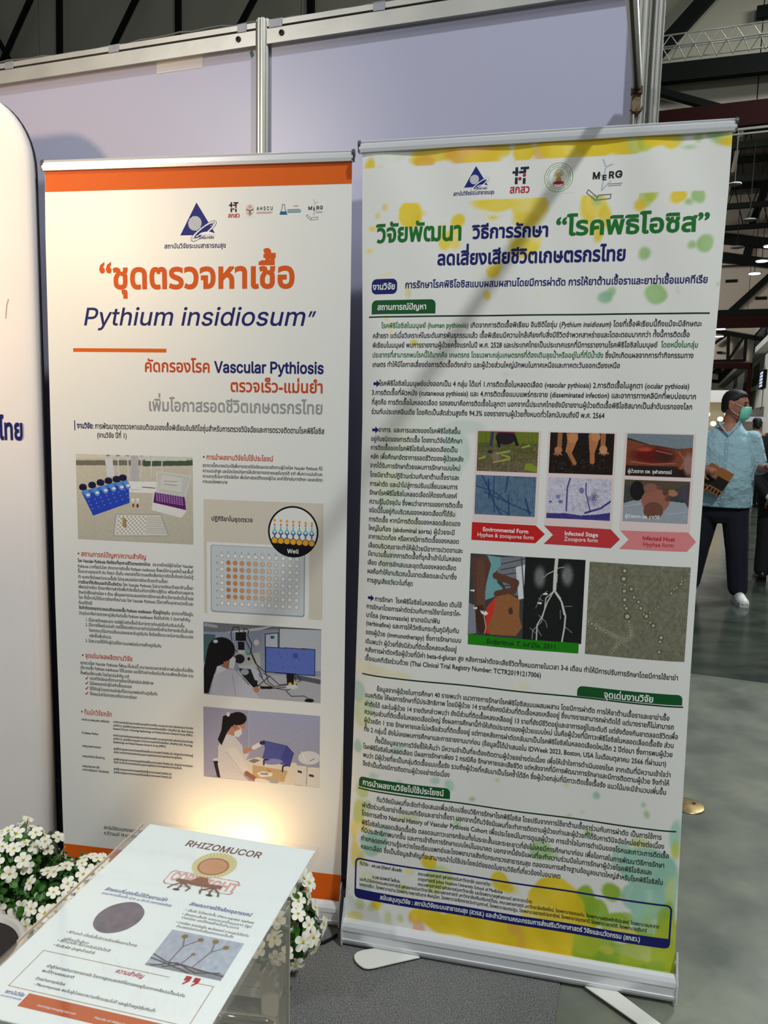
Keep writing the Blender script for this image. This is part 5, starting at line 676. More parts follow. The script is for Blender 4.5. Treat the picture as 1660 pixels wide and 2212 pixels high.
# ---- left banner artwork
edgeL = interp([(0.0032, 2.0311), (-0.0007, 1.8839), (-0.0025, 1.6427), (-0.0045, 1.2675), (-0.0067, 0.8752), (-0.0046, 0.4651), (-0.0042, 0.2097), (-0.0037, -0.0529)])
edgeL2 = interp([(0.8301, 2.0334), (0.8312, 1.8924), (0.8317, 1.6439), (0.8313, 1.2921), (0.8308, 0.9245), (0.831, 0.4076), (0.8299, 0.047)])
shL = sheet(LB, pL, edgeL, edgeL2, 0.06, 2.0378, None, 40, 60)
put_text([('heading', 0.1504, 1.7304, 0.6881, 0.0919, 3, [('o', '', '“ชุดตรวจหาเชื้อ')]), ('heading', 0.0986, 1.6349, 0.7366, 0.0695, 0, [('n', 'hi', 'Pythium insidiosum”')]), ('heading', 0.2736, 1.5142, 0.7647, 0.0435, 2, [('r', '', 'คัดกรองโรค '), ('n', 'h', 'Vascular Pythiosis')]), ('heading', 0.5129, 1.4651, 0.7641, 0.043, 2, [('r', '', 'ตรวจเร็ว-แม่นยำ')]), ('heading', 0.2828, 1.4113, 0.7643, 0.0439, 2, [('y', '', 'เพิ่มโอกาสรอดชีวิตเกษตรกรไทย')]), ('heading', 0.0749, 1.3602, 0.7678, 0.0204, 1, [('n', 'b', 'งานวิจัย: '), ('k', '', 'การพัฒนาชุดตรวจหาแอนติเจนของเชื้อพิเธียมอินซิดิโอซุ่มสำหรับการตรวจวินิจฉัยและการตรวจติดตามโรคพิธิโอซิส')]), ('heading', 0.1335, 1.3362, 0.221, 0.0192, 1, [('k', '', '(งานวิจัย ปีที่ 1)')]), ('logo_text', 0.3345, 1.8307, 0.5035, 0.0167, 1, [('n', '', 'สถาบันวิจัยระบบสาธารณสุข')]), ('logo_text', 0.5088, 1.9046, 0.5404, 0.0152, 2, [('d', '', 'สกสว')]), ('logo_text', 0.5847, 1.921, 0.6277, 0.0131, 1, [('k', 'h', 'A H S C U')]), ('logo_text', 0.7193, 1.9193, 0.7301, 0.0125, 2, [('k', 'h', 'M')]), ('logo_text', 0.7325, 1.9177, 0.7378, 0.01, 2, [('k', 'h', 'E')]), ('logo_text', 0.7402, 1.9197, 0.748, 0.0127, 2, [('k', 'h', 'R')]), ('logo_text', 0.7491, 1.9201, 0.7575, 0.0125, 2, [('k', 'h', 'G')]), ('subheading', 0.436, 1.2854, 0.6308, 0.0188, 1, [('k', '', '• '), ('r', '', 'การนำผลงานวิจัยไปใช้ประโยชน์')]), ('benefit_text', 0.4352, 1.2656, 0.7643, 0.0118, 0, [('k', '', 'ชุดตรวจนี้สามารถนำมาใช้เพื่อการตรวจวินิจฉัยและตรวจติดตามผู้ป่วยโรค Vascular Pythiosis ที่มี')]), ('benefit_text', 0.4351, 1.251, 0.7645, 0.0118, 0, [('k', '', 'ความแม่นยำสูง และมีประโยชน์ต่อการให้บริการทางสาธารณสุขในทุกมิติ อาทิ เพิ่มความแม่นยำและ')]), ('benefit_text', 0.435, 1.2365, 0.7649, 0.0118, 0, [('k', '', 'ความรวดเร็วในการวินิจฉัยโรค เพิ่มโอกาสรอดชีวิตของผู้ป่วย ลดค่าใช้จ่ายในการรักษา และลดอัตรา')]), ('benefit_text', 0.4348, 1.2222, 0.5049, 0.0118, 0, [('k', '', 'การนอนโรงพยาบาล')]), ('diagram_text', 0.4585, 1.1217, 0.5751, 0.0169, 1, [('k', '', 'ปฏิกิริยาในชุดตรวจ')]), ('diagram_text', 0.6699, 1.0426, 0.7018, 0.0169, 1, [('w', 'h', 'Well')]), ('diagram_text', 0.4846, 1.0351, 0.4892, 0.0073, 0, [('y', '', '1')]), ('diagram_text', 0.5037, 1.0349, 0.5083, 0.0072, 0, [('y', '', '2')]), ('diagram_text', 0.5227, 1.0347, 0.5273, 0.0072, 0, [('y', '', '3')]), ('diagram_text', 0.5417, 1.0345, 0.5463, 0.0072, 0, [('y', '', '4')]), ('diagram_text', 0.5607, 1.0343, 0.5652, 0.0072, 0, [('y', '', '5')]), ('diagram_text', 0.5795, 1.0341, 0.584, 0.0072, 0, [('y', '', '6')]), ('diagram_text', 0.5984, 1.0338, 0.6029, 0.0073, 0, [('y', '', '7')]), ('diagram_text', 0.6171, 1.0336, 0.6216, 0.0073, 0, [('y', '', '8')]), ('diagram_text', 0.6358, 1.0334, 0.6403, 0.0072, 0, [('y', '', '9')]), ('diagram_text', 0.4727, 1.0237, 0.4773, 0.0073, 0, [('y', '', 'A')]), ('diagram_text', 0.4726, 1.0045, 0.4772, 0.0073, 0, [('y', '', 'B')]), ('diagram_text', 0.4725, 0.9853, 0.4771, 0.0072, 0, [('y', '', 'C')]), ('diagram_text', 0.4724, 0.9659, 0.477, 0.0073, 0, [('y', '', 'D')]), ('diagram_text', 0.4723, 0.9466, 0.4769, 0.0073, 0, [('y', '', 'E')]), ('diagram_text', 0.4722, 0.9272, 0.4768, 0.0073, 0, [('y', '', 'F')]), ('diagram_text', 0.4721, 0.9078, 0.4767, 0.0073, 0, [('y', '', 'G')]), ('diagram_text', 0.472, 0.8883, 0.4766, 0.0073, 0, [('y', '', 'H')]), ('subheading', 0.0659, 1.0058, 0.2707, 0.0188, 1, [('k', '', '• '), ('r', '', 'สถานการณ์ปัญหา/ความสำคัญ')]), ('problem_text', 0.0659, 0.9881, 0.4062, 0.0124, 0, [('k', 'b', 'โรค Vascular Pythiosis ภัยเงียบที่คุกคามชีวิตเกษตรกรไทย:'), ('k', '', '  ประเทศไทยมีผู้ป่วยโรค Vascular')]), ('problem_text', 0.0654, 0.9726, 0.406, 0.0122, 0, [('k', '', 'Pythiosis มากที่สุดในโลก เกิดจากการติดเชื้อ Pythium insidiosum ซึ่งพบได้ตามแหล่งน้ำและพื้นที่')]), ('problem_text', 0.0654, 0.9581, 0.4059, 0.0124, 0, [('k', '', 'ชื้นแฉะตามธรรมชาติ เช่น ท้องนา เป็นต้น เกษตรกรที่มีบาดแผลจึงเสี่ยงต่อการติดเชื้อดังกล่าวโดยไม่รู้')]), ('problem_text', 0.0654, 0.9425, 0.3323, 0.0124, 0, [('k', '', 'ตัว จนกระทั่งมีแผลปวดบวมเรื้อรัง ไม่ตอบสนองต่อการรักษาด้วยยาต้านเชื้อรา')]), ('problem_text', 0.0655, 0.9276, 0.4059, 0.0124, 0, [('k', 'b', 'การรักษาที่ซับซ้อนและจำเป็นเร่งด่วน:'), ('k', '', ' โรค Vascular Pythiosis ไม่สามารถรักษาด้วยยาต้านเชื้อรา')]), ('problem_text', 0.0651, 0.9136, 0.4057, 0.0124, 0, [('k', '', 'เพียงอย่างเดียว ต้องอาศัยการผ่าตัดเพื่อกำจัดเชื้อร่วมกับการให้ยาปฏิชีวนะ พร้อมติดตามผลการ')]), ('problem_text', 0.0653, 0.8983, 0.4062, 0.0124, 0, [('k', '', 'รักษาใกล้ชิดอย่างน้อย 6 เดือน เพื่อดูผลการตอบสนองต่อการรักษาและเฝ้าระวังการกลับเป็นซ้ำของ')]), ('problem_text', 0.0656, 0.8835, 0.4054, 0.0124, 0, [('k', '', 'โรค ทั้งนี้หากไม่ได้รับการรักษาที่เหมาะสม โรค Vascular Pythiosis มีโอกาสที่จะลุกลามรวดเร็วและ')]), ('problem_text', 0.0651, 0.8683, 0.1068, 0.0124, 0, [('k', '', 'ถึงแก่ชีวิตได้')]), ('problem_text', 0.0654, 0.8542, 0.4051, 0.0124, 0, [('k', 'b', 'ข้อจำกัดของชุดตรวจแอนติเจนของเชื้อ Pythium insidiosum ที่มีอยู่ปัจจุบัน:'), ('k', '', ' ชุดตรวจที่ใช้อยู่ใน')]), ('problem_text', 0.0653, 0.8384, 0.3956, 0.0125, 0, [('k', '', 'ปัจจุบันอาศัยการตรวจหาภูมิคุ้มกันต่อเชื้อ Pythium insidiosum ซึ่งมีข้อจำกัด 3 ประการสำคัญ')]), ('problem_text', 0.0848, 0.82, 0.3789, 0.0125, 0, [('k', '', '1. มีโอกาสเกิดผลลบลวง กรณีผู้ป่วยติดเชื้อเข้ารับการตรวจก่อนภูมิคุ้มกันปรับระดับขึ้น')]), ('problem_text', 0.0844, 0.8059, 0.4047, 0.0125, 0, [('k', '', '2. มีโอกาสให้ผลไม่แม่นยำ กรณีใช้ตรวจติดตามการดำเนินโรคหรือเฝ้าระวังการกลับเป็นซ้ำของ')]), ('problem_text', 0.0944, 0.7905, 0.4045, 0.0125, 0, [('k', '', 'โรคจากแนวโน้มการเปลี่ยนแปลงของระดับภูมิคุ้มกัน ซึ่งต้องใช้ระยะเวลาในการเปลี่ยนแปลง')]), ('problem_text', 0.0948, 0.7748, 0.162, 0.0125, 0, [('k', '', 'หลังเชื้อเพิ่มจำนวน')]), ('problem_text', 0.0831, 0.7592, 0.3107, 0.0125, 0, [('k', '', '3. ไม่สามารถใช้ได้กับผู้ป่วยที่มีความบกพร่องในการสร้างภูมิคุ้มกัน')]), ('subheading', 0.0705, 0.7139, 0.2252, 0.0195, 1, [('k', '', '• '), ('r', '', 'จุดเด่น/ผลผลิตงานวิจัย')]), ('result_text', 0.0645, 0.694, 0.4036, 0.0125, 0, [('k', '', 'ชุดตรวจโรค Vascular Pythiosis ที่พัฒนาขึ้นใหม่นี้ สามารถตรวจหาสารชีวภาพในเลือดที่บ่งชี้ถึง')]), ('result_text', 0.0645, 0.6797, 0.4035, 0.0127, 0, [('k', '', 'ปริมาณเชื้อ Pythium insidiosum ได้โดยตรง และใช้ตัวอย่างเลือดในปริมาณเพียงเล็กน้อย รวม')]), ('result_text', 0.0641, 0.664, 0.2139, 0.0127, 0, [('k', '', 'ทั้งพร้อมใช้งานจริง โดยมีจุดเด่นสำคัญ อาทิ')]), ('result_text', 0.0928, 0.6502, 0.2852, 0.0127, 0, [('k', '', 'ตรวจวินิจฉัยและติดตามการรักษาได้อย่างมีประสิทธิภาพ')]), ('result_text', 0.0924, 0.6354, 0.2212, 0.0127, 0, [('k', '', 'ไม่มีผลลบลวงในผู้ป่วยติดเชื้อระยะแรก')]), ('result_text', 0.0919, 0.6198, 0.2973, 0.0127, 0, [('k', '', 'ใช้ได้กับผู้ป่วยทุกรายแม้กลุ่มที่มีความบกพร่องด้านภูมิคุ้มกัน')]), ('result_text', 0.0922, 0.6047, 0.2354, 0.0129, 0, [('k', '', 'ให้ผลแม่นยำในการตรวจติดตามการรักษา')]), ('subheading', 0.0628, 0.546, 0.159, 0.021, 0, [('k', '', '• '), ('r', '', 'ทีมนักวิจัยหลัก')]), ('researcher_text', 0.0638, 0.5275, 0.1502, 0.0086, 1, [('k', '', 'อาจารย์ ดร.ทนพญ.นทพร วงศ์หัตถวิทย์')]), ('researcher_text', 0.0638, 0.4878, 0.115, 0.0084, 1, [('k', '', 'Dr.Sadeep Medhasi')]), ('researcher_text', 0.0634, 0.4483, 0.1231, 0.0086, 1, [('k', '', 'ทนพญ.อนุพงษ์ สอนระยา')]), ('researcher_text', 0.1622, 0.529, 0.401, 0.0084, 1, [('k', '', 'ภาควิชาเวชศาสตร์การธนาคารเลือดและจุลชีววิทยาคลินิก คณะสหเวชศาสตร์ จุฬาลงกรณ์มหาวิทยาลัย')]), ('researcher_text', 0.1619, 0.5185, 0.4021, 0.0084, 1, [('k', '', '(AHSCU), ศูนย์เชี่ยวชาญเฉพาะทางทางการแพทย์วินิจฉัยเชื้อรา (MedMyCoE), Basic Science')]), ('researcher_text', 0.1617, 0.5087, 0.3997, 0.0084, 1, [('k', '', 'Research Director of Mycology Epidemiology and Medical Education Research Group (MERG)')]), ('researcher_text', 0.1612, 0.4889, 0.4006, 0.0084, 1, [('k', '', 'ภาควิชาเวชศาสตร์การธนาคารเลือดและจุลชีววิทยาคลินิก คณะสหเวชศาสตร์ จุฬาลงกรณ์มหาวิทยาลัย')]), ('researcher_text', 0.161, 0.4789, 0.3994, 0.0084, 1, [('k', '', '(AHSCU), ศูนย์เชี่ยวชาญเฉพาะทางทางการแพทย์วินิจฉัยเชื้อรา (MedMyCoE), Mycology')]), ('researcher_text', 0.1615, 0.4689, 0.3198, 0.0084, 1, [('k', '', 'Epidemiology and Medical Education Research Group (MERG)')]), ('researcher_text', 0.1615, 0.4491, 0.4003, 0.0084, 1, [('k', '', 'ศูนย์เชี่ยวชาญเฉพาะทางทางการแพทย์วินิจฉัยเชื้อราทางการแพทย์ (MedMyCoE), หลักสูตรวิทยาศาสตรดุษฎี')]), ('researcher_text', 0.1613, 0.4387, 0.3672, 0.0086, 1, [('k', '', 'บัณฑิต สาขาวิชาวิทยาศาสตร์ระดับโมเลกุลทางจุลชีววิทยาทางการแพทย์และวิทยาภูมิคุ้มกัน')]), ('researcher_text', 0.0635, 0.4175, 0.1331, 0.0084, 1, [('k', '', 'ทนพญ.จิรนิวัฒน์ เปี่ยมสำราญ')]), ('researcher_text', 0.0626, 0.3873, 0.116, 0.0086, 1, [('k', '', 'ทนพญ.รัชฎาภรณ์ สุรีดี')]), ('researcher_text', 0.0623, 0.3766, 0.1454, 0.0086, 1, [('k', '', 'นางสาวอรุณญาดา วัฒนสุขสกุล')]), ('researcher_text', 0.1608, 0.4179, 0.4, 0.0084, 1, [('k', '', 'ศูนย์เชี่ยวชาญเฉพาะทางทางการแพทย์วินิจฉัยเชื้อราทางการแพทย์ (MedMyCoE), หลักสูตรวิทยาศาสตรมหา')]), ('researcher_text', 0.1605, 0.4085, 0.3669, 0.0084, 1, [('k', '', 'บัณฑิต สาขาวิชาวิทยาศาสตร์ระดับโมเลกุลทางจุลชีววิทยาทางการแพทย์และวิทยาภูมิคุ้มกัน')]), ('researcher_text', 0.1601, 0.3884, 0.3356, 0.0086, 1, [('k', '', 'ศูนย์เชี่ยวชาญเฉพาะทางทางการแพทย์วินิจฉัยเชื้อราทางการแพทย์ (MedMyCoE)')]), ('researcher_text', 0.1598, 0.3783, 0.3354, 0.0084, 1, [('k', '', 'ศูนย์เชี่ยวชาญเฉพาะทางทางการแพทย์วินิจฉัยเชื้อราทางการแพทย์ (MedMyCoE)')]), ('address_text', 0.125, 0.2037, 0.2585, 0.0154, 0, [('k', '', 'สถาบันวิจัยระบบสาธารณสุข (สวรส.)')]), ('address_text', 0.125, 0.1866, 0.2497, 0.0154, 0, [('k', '', 'ถ.ติวานนท์ 14 ต.ตลาดขวัญ')])], pL, shL, 0.0014)
ORM = mat('print_orange_band', (212, 94, 18), 0.55, spec=0.2)
zo = 1.9794; ZTOP = 2.0378
flat('printed_band', [(edgeL(zo)+0.0005, zo), (edgeL2(zo)-0.0005, zo), (edgeL2(ZTOP)-0.0005, ZTOP), (edgeL(ZTOP)+0.0005, ZTOP)], pL, shL, 0.0007, ORM)
zo2 = 0.1447
flat('printed_band', [(edgeL(0.06)+0.0005, 0.062), (edgeL2(0.062)-0.0005, 0.062), (edgeL2(zo2)-0.0005, zo2), (edgeL(zo2)+0.0005, zo2)], pL, shL, 0.0007, ORM)
q = (0.0698, 0.3366, 1.5647, 1.5744); flat('printed_bar', [(q[0], q[2]), (q[1], q[2]), (q[1], q[3]), (q[0], q[3])], pL, shL, 0.0007, ORM)
q = (0.0667, 0.0694, 1.3538, 1.3808); flat('printed_bar', [(q[0], q[2]), (q[1], q[2]), (q[1], q[3]), (q[0], q[3])], pL, shL, 0.0007, ink('n'))
tri_logo((0.424, 1.9437), 0.0937, 0.0807, pL, shL, 0.0008)
hl = (0.5114, 0.5366, 1.9177, 1.942); hash_logo(*hl, pL, shL, 0.0008)
merg_art(0.7164, 1.9146, 0.0329, pL, shL, 0.0006)
ex, ez = (0.5671, 1.9205); er = 0.0107
pc = Pic(40, 52, (-1.1, 1.5), (1.1, 1.5), (-1.1, -1.5), (1.1, -1.5), (226, 226, 222))
pc.ell(0, .1, .95, 1.3, (176, 140, 130), .5).ell(0, .1, .8, 1.15, (222, 214, 206)).ell(0, .75, .38, .4, (214, 150, 120), .8).poly([(-1, .45), (-.1, .15), (-.3, -.1), (-.7, .1)], (52, 44, 56)).poly([(1, .45), (.1, .15), (.3, -.1), (.7, .1)], (52, 44, 56)).poly([(-.2, .1), (.2, .1), (0, -1.4)], (40, 34, 46)).ell(0, -.6, .5, .3, (150, 120, 110), .4)
pc.build('printed_crest', (ex-er*1.1, ex+er*1.1, ez-er*1.5, ez+er*1.5), pL, shL, 0.0005)
strokes('printed_small_line', [[(0.5851, 1.9161), (0.6265, 1.9164)], [(0.5851, 1.9133), (0.6229, 1.9137)]], 0.0013, pL, shL, 0.0007, mat('print_rose', (190, 130, 130), 0.45))
TEAL = mat('print_teal', (46, 110, 132), 0.45)
fx = [(0.6519, 1.9333), (0.6519, 1.9249), (0.6453, 1.9099), (0.6647, 1.9095), (0.6586, 1.9248), (0.6585, 1.9332)]
flat('printed_flask', [(0.6477, 1.9171), (0.6457, 1.9099), (0.6647, 1.9095), (0.6616, 1.9169)], pL, shL, 0.0007, mat('print_flask_blue', (30, 100, 150), 0.45))
strokes('printed_flask', [fx+[fx[0]]], 0.0014, pL, shL, 0.0009, TEAL)
strokes('printed_small_line', [[(0.6664, 1.9207), (0.6977, 1.9212)], [(0.6653, 1.9173), (0.7014, 1.9177)], [(0.6665, 1.9139), (0.699, 1.9144)]], 0.0017, pL, shL, 0.0007, TEAL)
strokes('printed_small_line', [[(0.682, 1.9293), (0.6929, 1.9297)]], 0.002, pL, shL, 0.0007, mat('print_rose', (190, 130, 130), 0.45))
CK = mat('print_check_red', (140, 24, 34), 0.45)
strokes('printed_check', [[(0.0798, 0.6529), (0.0826, 0.6504), (0.0873, 0.6576)], [(0.0794, 0.6386), (0.0822, 0.6361), (0.0869, 0.6433)], [(0.079, 0.6235), (0.0818, 0.621), (0.0865, 0.6282)], [(0.0786, 0.6084), (0.0813, 0.6059), (0.0861, 0.6131)]], 0.0022, pL, shL, 0.0008, CK)
# pictures: laboratory bench
def hexc(a): return a
r1 = (0.0687, 0.4068, 1.0536, 1.29)
k = pic('p', r1, (15, 60), (1580, 110), (30, 1255), (1588, 1315), (176, 170, 156), pL, shL)
k.grad((196, 190, 172), (184, 178, 162)).poly([(0, 50), (1600, 60), (1600, 120), (0, 120)], (206, 202, 186)).poly([(0, 150), (1600, 150), (1600, 225), (0, 220)], (92, 90, 78), .8).poly([(930, 150), (1600, 150), (1600, 225), (930, 235)], (70, 84, 66)).poly([(960, 100), (1500, 100), (1500, 160), (960, 160)], (196, 204, 190)).noise(3, 3)
for x in (460, 595, 725, 910, 1040, 1180): k.poly([(x-38, 75), (x+38, 75), (x+26, 150), (x-26, 150)], (198, 198, 200)).line([(x, 150), (x+10 if x < 800 else x-10, 380)], 16, (200, 200, 202)).ell(x, 85, 26, 12, (120, 118, 118))
k.poly([(415, 130), (520, 130), (540, 370), (450, 380)], (204, 206, 214)).poly([(770, 78), (862, 78), (872, 470), (772, 470)], (176, 174, 180)).poly([(700, 440), (1120, 450), (1150, 520), (1110, 610), (730, 590)], (222, 222, 220)).line([(920, 522), (1086, 535)], 10, (40, 40, 44)).line([(760, 553), (880, 560)], 5, (130, 130, 130))
k.poly([(85, 590), (620, 440), (735, 500), (748, 740), (245, 925)], (36, 66, 178)).poly([(85, 590), (620, 440), (700, 460), (130, 640)], (60, 110, 200))
for i, (x, y) in enumerate(((108, 520), (236, 490), (352, 455), (462, 430), (572, 408), (657, 388))):
    k.line([(x+20, y+40), (x+70, y+125)], 70, (92, 140, 206), .8).ell(x+72, y+112, 26, 18, (222, 228, 240)).ell(x, y, 54, 42, (24, 24, 62)).ell(x, y+20, 52, 30, (18, 20, 52))
for i in range(3):
    for j in range(7): k.ell(190+j*82+i*24, 720-j*26+i*52, 12, 7, (120, 150, 226), .8)
k.line([(790, 700), (795, 790)], 34, (214, 210, 200)).line([(852, 700), (852, 795)], 34, (210, 206, 196)).ell(795, 775, 16, 30, (140, 84, 40)).ell(852, 780, 16, 30, (96, 56, 28)).ell(790, 692, 20, 12, (236, 236, 232)).ell(852, 692, 20, 12, (236, 236, 232))
k.poly([(1120, 305), (1560, 370), (1470, 650), (1100, 580)], (192, 192, 186)).poly([(1180, 350), (1450, 400), (1430, 590), (1150, 540)], (204, 204, 198)).poly([(1060, 600), (1090, 580), (1480, 650), (1500, 850), (1430, 945), (1040, 840)], (220, 218, 216)).poly([(1080, 590), (1475, 655), (1495, 840), (1060, 735)], (88, 26, 100))
for i in range(11):
    for j in range(5): k.ell(1105+i*33+j*2, 600+i*6+j*26, 11, 10, (166, 134, 184))
k.line([(1105, 310), (1130, 580)], 6, (226, 226, 222)).line([(1125, 308), (1560, 372)], 6, (226, 226, 222)).line([(1560, 372), (1475, 645)], 6, (226, 226, 222)).line([(1205, 440), (1380, 445)], 7, (110, 112, 110)).line([(1210, 480), (1370, 500)], 7, (110, 112, 110))
k.poly([(560, 900), (1160, 905), (1260, 1200), (525, 1205)], (206, 204, 196)).line([(560, 900), (1160, 905), (1260, 1200), (525, 1205), (560, 900)], 10, (150, 150, 142))
for j in range(9):
    for i in range(14): k.ell(605+i*27-j*3, 935+j*29, 10, 9, (236, 236, 230) if (i+j) % 2 else (150, 146, 138), .9)
for j in range(4): k.ell(665, 965+j*32, 22, 15, (170, 130, 50)).ell(690, 985+j*30, 10, 10, (84, 62, 30))
for j in range(8): k.line([(965, 945+j*30), (1170+j*9, 950+j*30)], 6, (150, 150, 144))
k.noise(4); k.build('printed_photo', r1, pL, shL, 0.0009)
# plate diagram (vector print)
q = (0.4368, 0.768, 0.8652, 1.1785)
flat('printed_panel', [(q[0], q[2]), (q[1], q[2]), (q[1], q[3]), (q[0], q[3])], pL, shL, 0.0002, mat('print_beige', (206, 198, 184), 0.45))
q = (0.4454, 0.7305, 0.8615, 1.063); flat('printed_panel', [(q[0], q[2]), (q[1], q[2]), (q[1], q[3]), (q[0], q[3])], pL, shL, 0.0003, WHITEV)
q = (0.4559, 0.719, 0.8697, 1.0559)
flat('printed_plate', rrect(q[0], q[1], q[2], q[3], 0.008), pL, shL, 0.0004, mat('print_plate_edge', (150, 158, 166), 0.45))
flat('printed_plate', rrect(q[0]+0.0025, q[1]-0.003, q[2]+0.004, q[3]-0.0015, 0.007), pL, shL, 0.0005, mat('print_plate', (196, 202, 206), 0.45))
RG = mat('print_well_rim', (150, 126, 118), 0.45)
X0w, Z0w = (0.488, 1.0273); X1w, Z1w = (0.6968, 0.8963)
for ci in range(12):
    t = min(1, max(0, (ci-1)/8.0)); wc = (206+int(14*t), 120+int(96*t), 56+int(150*t))
    for fill in ((False, True) if 0 < ci < 9 else (False,)):
        mb = MB()
        for ri in range(8):
            if fill != (1 <= ri <= 6 and 0 < ci < 9): continue
            x = X0w+(X1w-X0w)*ci/11; z = Z0w+(Z1w-Z0w)*ri/7; P = arc(x, z, 0.0056, 0.0056, n=14)[:-1]; mb.add([pL(a, b_, 0.0007) for a, b_ in P], [tuple(range(14))])
        tag(mb.build('printed_well', mat('print_well_%d' % ci, wc, 0.45) if fill else WHITEV, shL), kind='stuff')
mb = MB()
for ci in range(12):
    for ri in range(8):
        x = X0w+(X1w-X0w)*ci/11; z = Z0w+(Z1w-Z0w)*ri/7; P = arc(x, z, 0.0066, 0.0066, n=14)[:-1]; mb.add([pL(a, b_, 0.0006) for a, b_ in P], [tuple(range(14))])
tag(mb.build('printed_well_rims', RG, shL), kind='stuff')
ccx, ccz = (0.686, 1.1003); ccr = 0.069
flat('printed_circle', arc(ccx, ccz, ccr, ccr, n=40)[:-1], pL, shL, 0.0008, mat('print_black', (16, 16, 18), 0.45))
flat('printed_circle', [p_ for p_ in arc(ccx, ccz, ccr*0.93, ccr*0.93, -0.52, PI+0.52, n=36)], pL, shL, 0.0009, WHITEV)
YE = mat('print_amber', (222, 160, 50), 0.45); ST = mb = MB()
for i in range(7):
    x = ccx+(i-3)*ccr*0.245
    P = [(x+ccr*(0.085 if k_ % 2 == 0 else 0.036)*math.sin(k_*PI/5), ccz+ccr*0.42-i*ccr*0.012+ccr*(0.085 if k_ % 2 == 0 else 0.036)*math.cos(k_*PI/5)) for k_ in range(10)]
    mb.add([pL(a, b_, 0.0011) for a, b_ in P], [tuple(range(10))])
    P = arc(x, ccz-ccr*0.36-i*ccr*.01, ccr*0.115, ccr*0.115, n=14)[:-1]; mb.add([pL(a, b_, 0.0012) for a, b_ in P], [tuple(range(14))])
tag(mb.build('printed_stars', YE, shL), kind='stuff')
mb = MB()
for i in range(7):
    x = ccx+(i-3)*ccr*0.245; P = arc(x, ccz-ccr*0.36-i*ccr*.01, ccr*0.14, ccr*0.14, n=14)[:-1]; mb.add([pL(a, b_, 0.0010) for a, b_ in P], [tuple(range(14))])
tag(mb.build('printed_bead_rims', mat('print_black', (16, 16, 18)), shL), kind='stuff')
for nm, zz, sg, c_ in (('printed_antibody', 0.06, 1, (110, 186, 180)), ('printed_antibody', -0.14, -1, (56, 80, 160))):
    L_s = []
    for i in range(7):
        x = ccx+(i-3)*ccr*0.245; z = ccz+ccr*zz
        L_s += [[(x, z+ccr*0.1*sg), (x, z)], [(x, z), (x-ccr*0.075, z-ccr*0.08*sg)], [(x, z), (x+ccr*0.075, z-ccr*0.08*sg)]]
    strokes(nm, L_s, ccr*0.055, pL, shL, 0.0011, mat('print_ab_%d' % c_[0], c_, 0.45))
strokes('printed_antigen', [[(ccx+(i-3)*ccr*0.245, ccz+ccr*0.22), (ccx+(i-3)*ccr*0.245, ccz+ccr*0.28)] for i in range(7)], ccr*0.05, pL, shL, 0.0011, mat('print_antigen', (190, 80, 80), 0.45))
# microscope photo
r1 = (0.4338, 0.7656, 0.6349, 0.8401)
k = pic('p', r1, (52, 85), (1455, 178), (52, 1020), (1440, 1138), (120, 128, 150), pL, shL)
k.grad((132, 140, 162), (146, 150, 164)).poly([(50, 80), (1460, 170), (700, 185), (300, 215), (50, 210)], (104, 106, 112)).poly([(60, 95), (230, 130), (225, 165), (60, 140)], (150, 152, 156)).poly([(320, 215), (900, 130), (760, 185), (500, 215)], (184, 184, 184)).poly([(50, 240), (200, 250), (200, 600), (50, 600)], (70, 92, 98)).poly([(795, 240), (945, 225), (950, 720), (800, 720)], (176, 180, 196)).line([(797, 720), (797, 240), (948, 225), (948, 700)], 10, (26, 28, 34)).poly([(965, 165), (1460, 180), (1450, 720), (965, 700)], (174, 178, 186)).line([(963, 700), (963, 165), (1460, 182)], 8, (30, 32, 38)).poly([(860, 262), (905, 262), (905, 300), (860, 300)], (40, 90, 76)).ell(693, 347, 33, 46, (190, 192, 196)).ring(693, 347, 40, 6, (110, 112, 118))
k.poly([(700, 760), (1450, 790), (1445, 1140), (500, 1060)], (168, 168, 176)).line([(1120, 790), (1445, 860)], 60, (84, 86, 92)).poly([(1040, 740), (1135, 745), (1130, 900), (1050, 895)], (20, 20, 24)).poly([(795, 403), (1385, 432), (1380, 785), (793, 735)], (16, 18, 50)).poly([(805, 413), (1376, 442), (1371, 773), (803, 725)], (88, 108, 182)).ell(1150, 520, 30, 36, (66, 76, 156)).ell(950, 490, 6, 6, (50, 56, 120)).ell(975, 542, 6, 6, (50, 56, 120)).ell(1190, 560, 6, 6, (50, 56, 120)).ell(1085, 655, 6, 6, (50, 56, 120)).ell(1005, 668, 6, 6, (50, 56, 120)).ell(1140, 675, 6, 6, (50, 56, 120)).ell(850, 620, 6, 6, (50, 56, 120))
BK = (18, 18, 20)
k.poly([(445, 215), (570, 215), (568, 330), (445, 325)], BK).poly([(470, 335), (550, 340), (550, 445), (472, 440)], BK).poly([(475, 445), (550, 445), (560, 520), (480, 510)], (190, 190, 200)).poly([(440, 490), (730, 480), (740, 650), (700, 680), (470, 640)], (170, 172, 168)).poly([(470, 640), (650, 640), (720, 740), (700, 880), (640, 870), (520, 760)], (176, 182, 194)).poly([(480, 680), (620, 690), (680, 860), (600, 900), (520, 800)], (24, 24, 28)).ell(550, 730, 50, 40, (150, 156, 168)).ell(490, 560, 60, 60, (26, 26, 40)).ell(600, 560, 16, 22, (24, 24, 28)).poly([(530, 820), (700, 840), (700, 930), (640, 930)], (24, 24, 28)).poly([(570, 480), (620, 485), (620, 510), (575, 512)], (60, 150, 100))
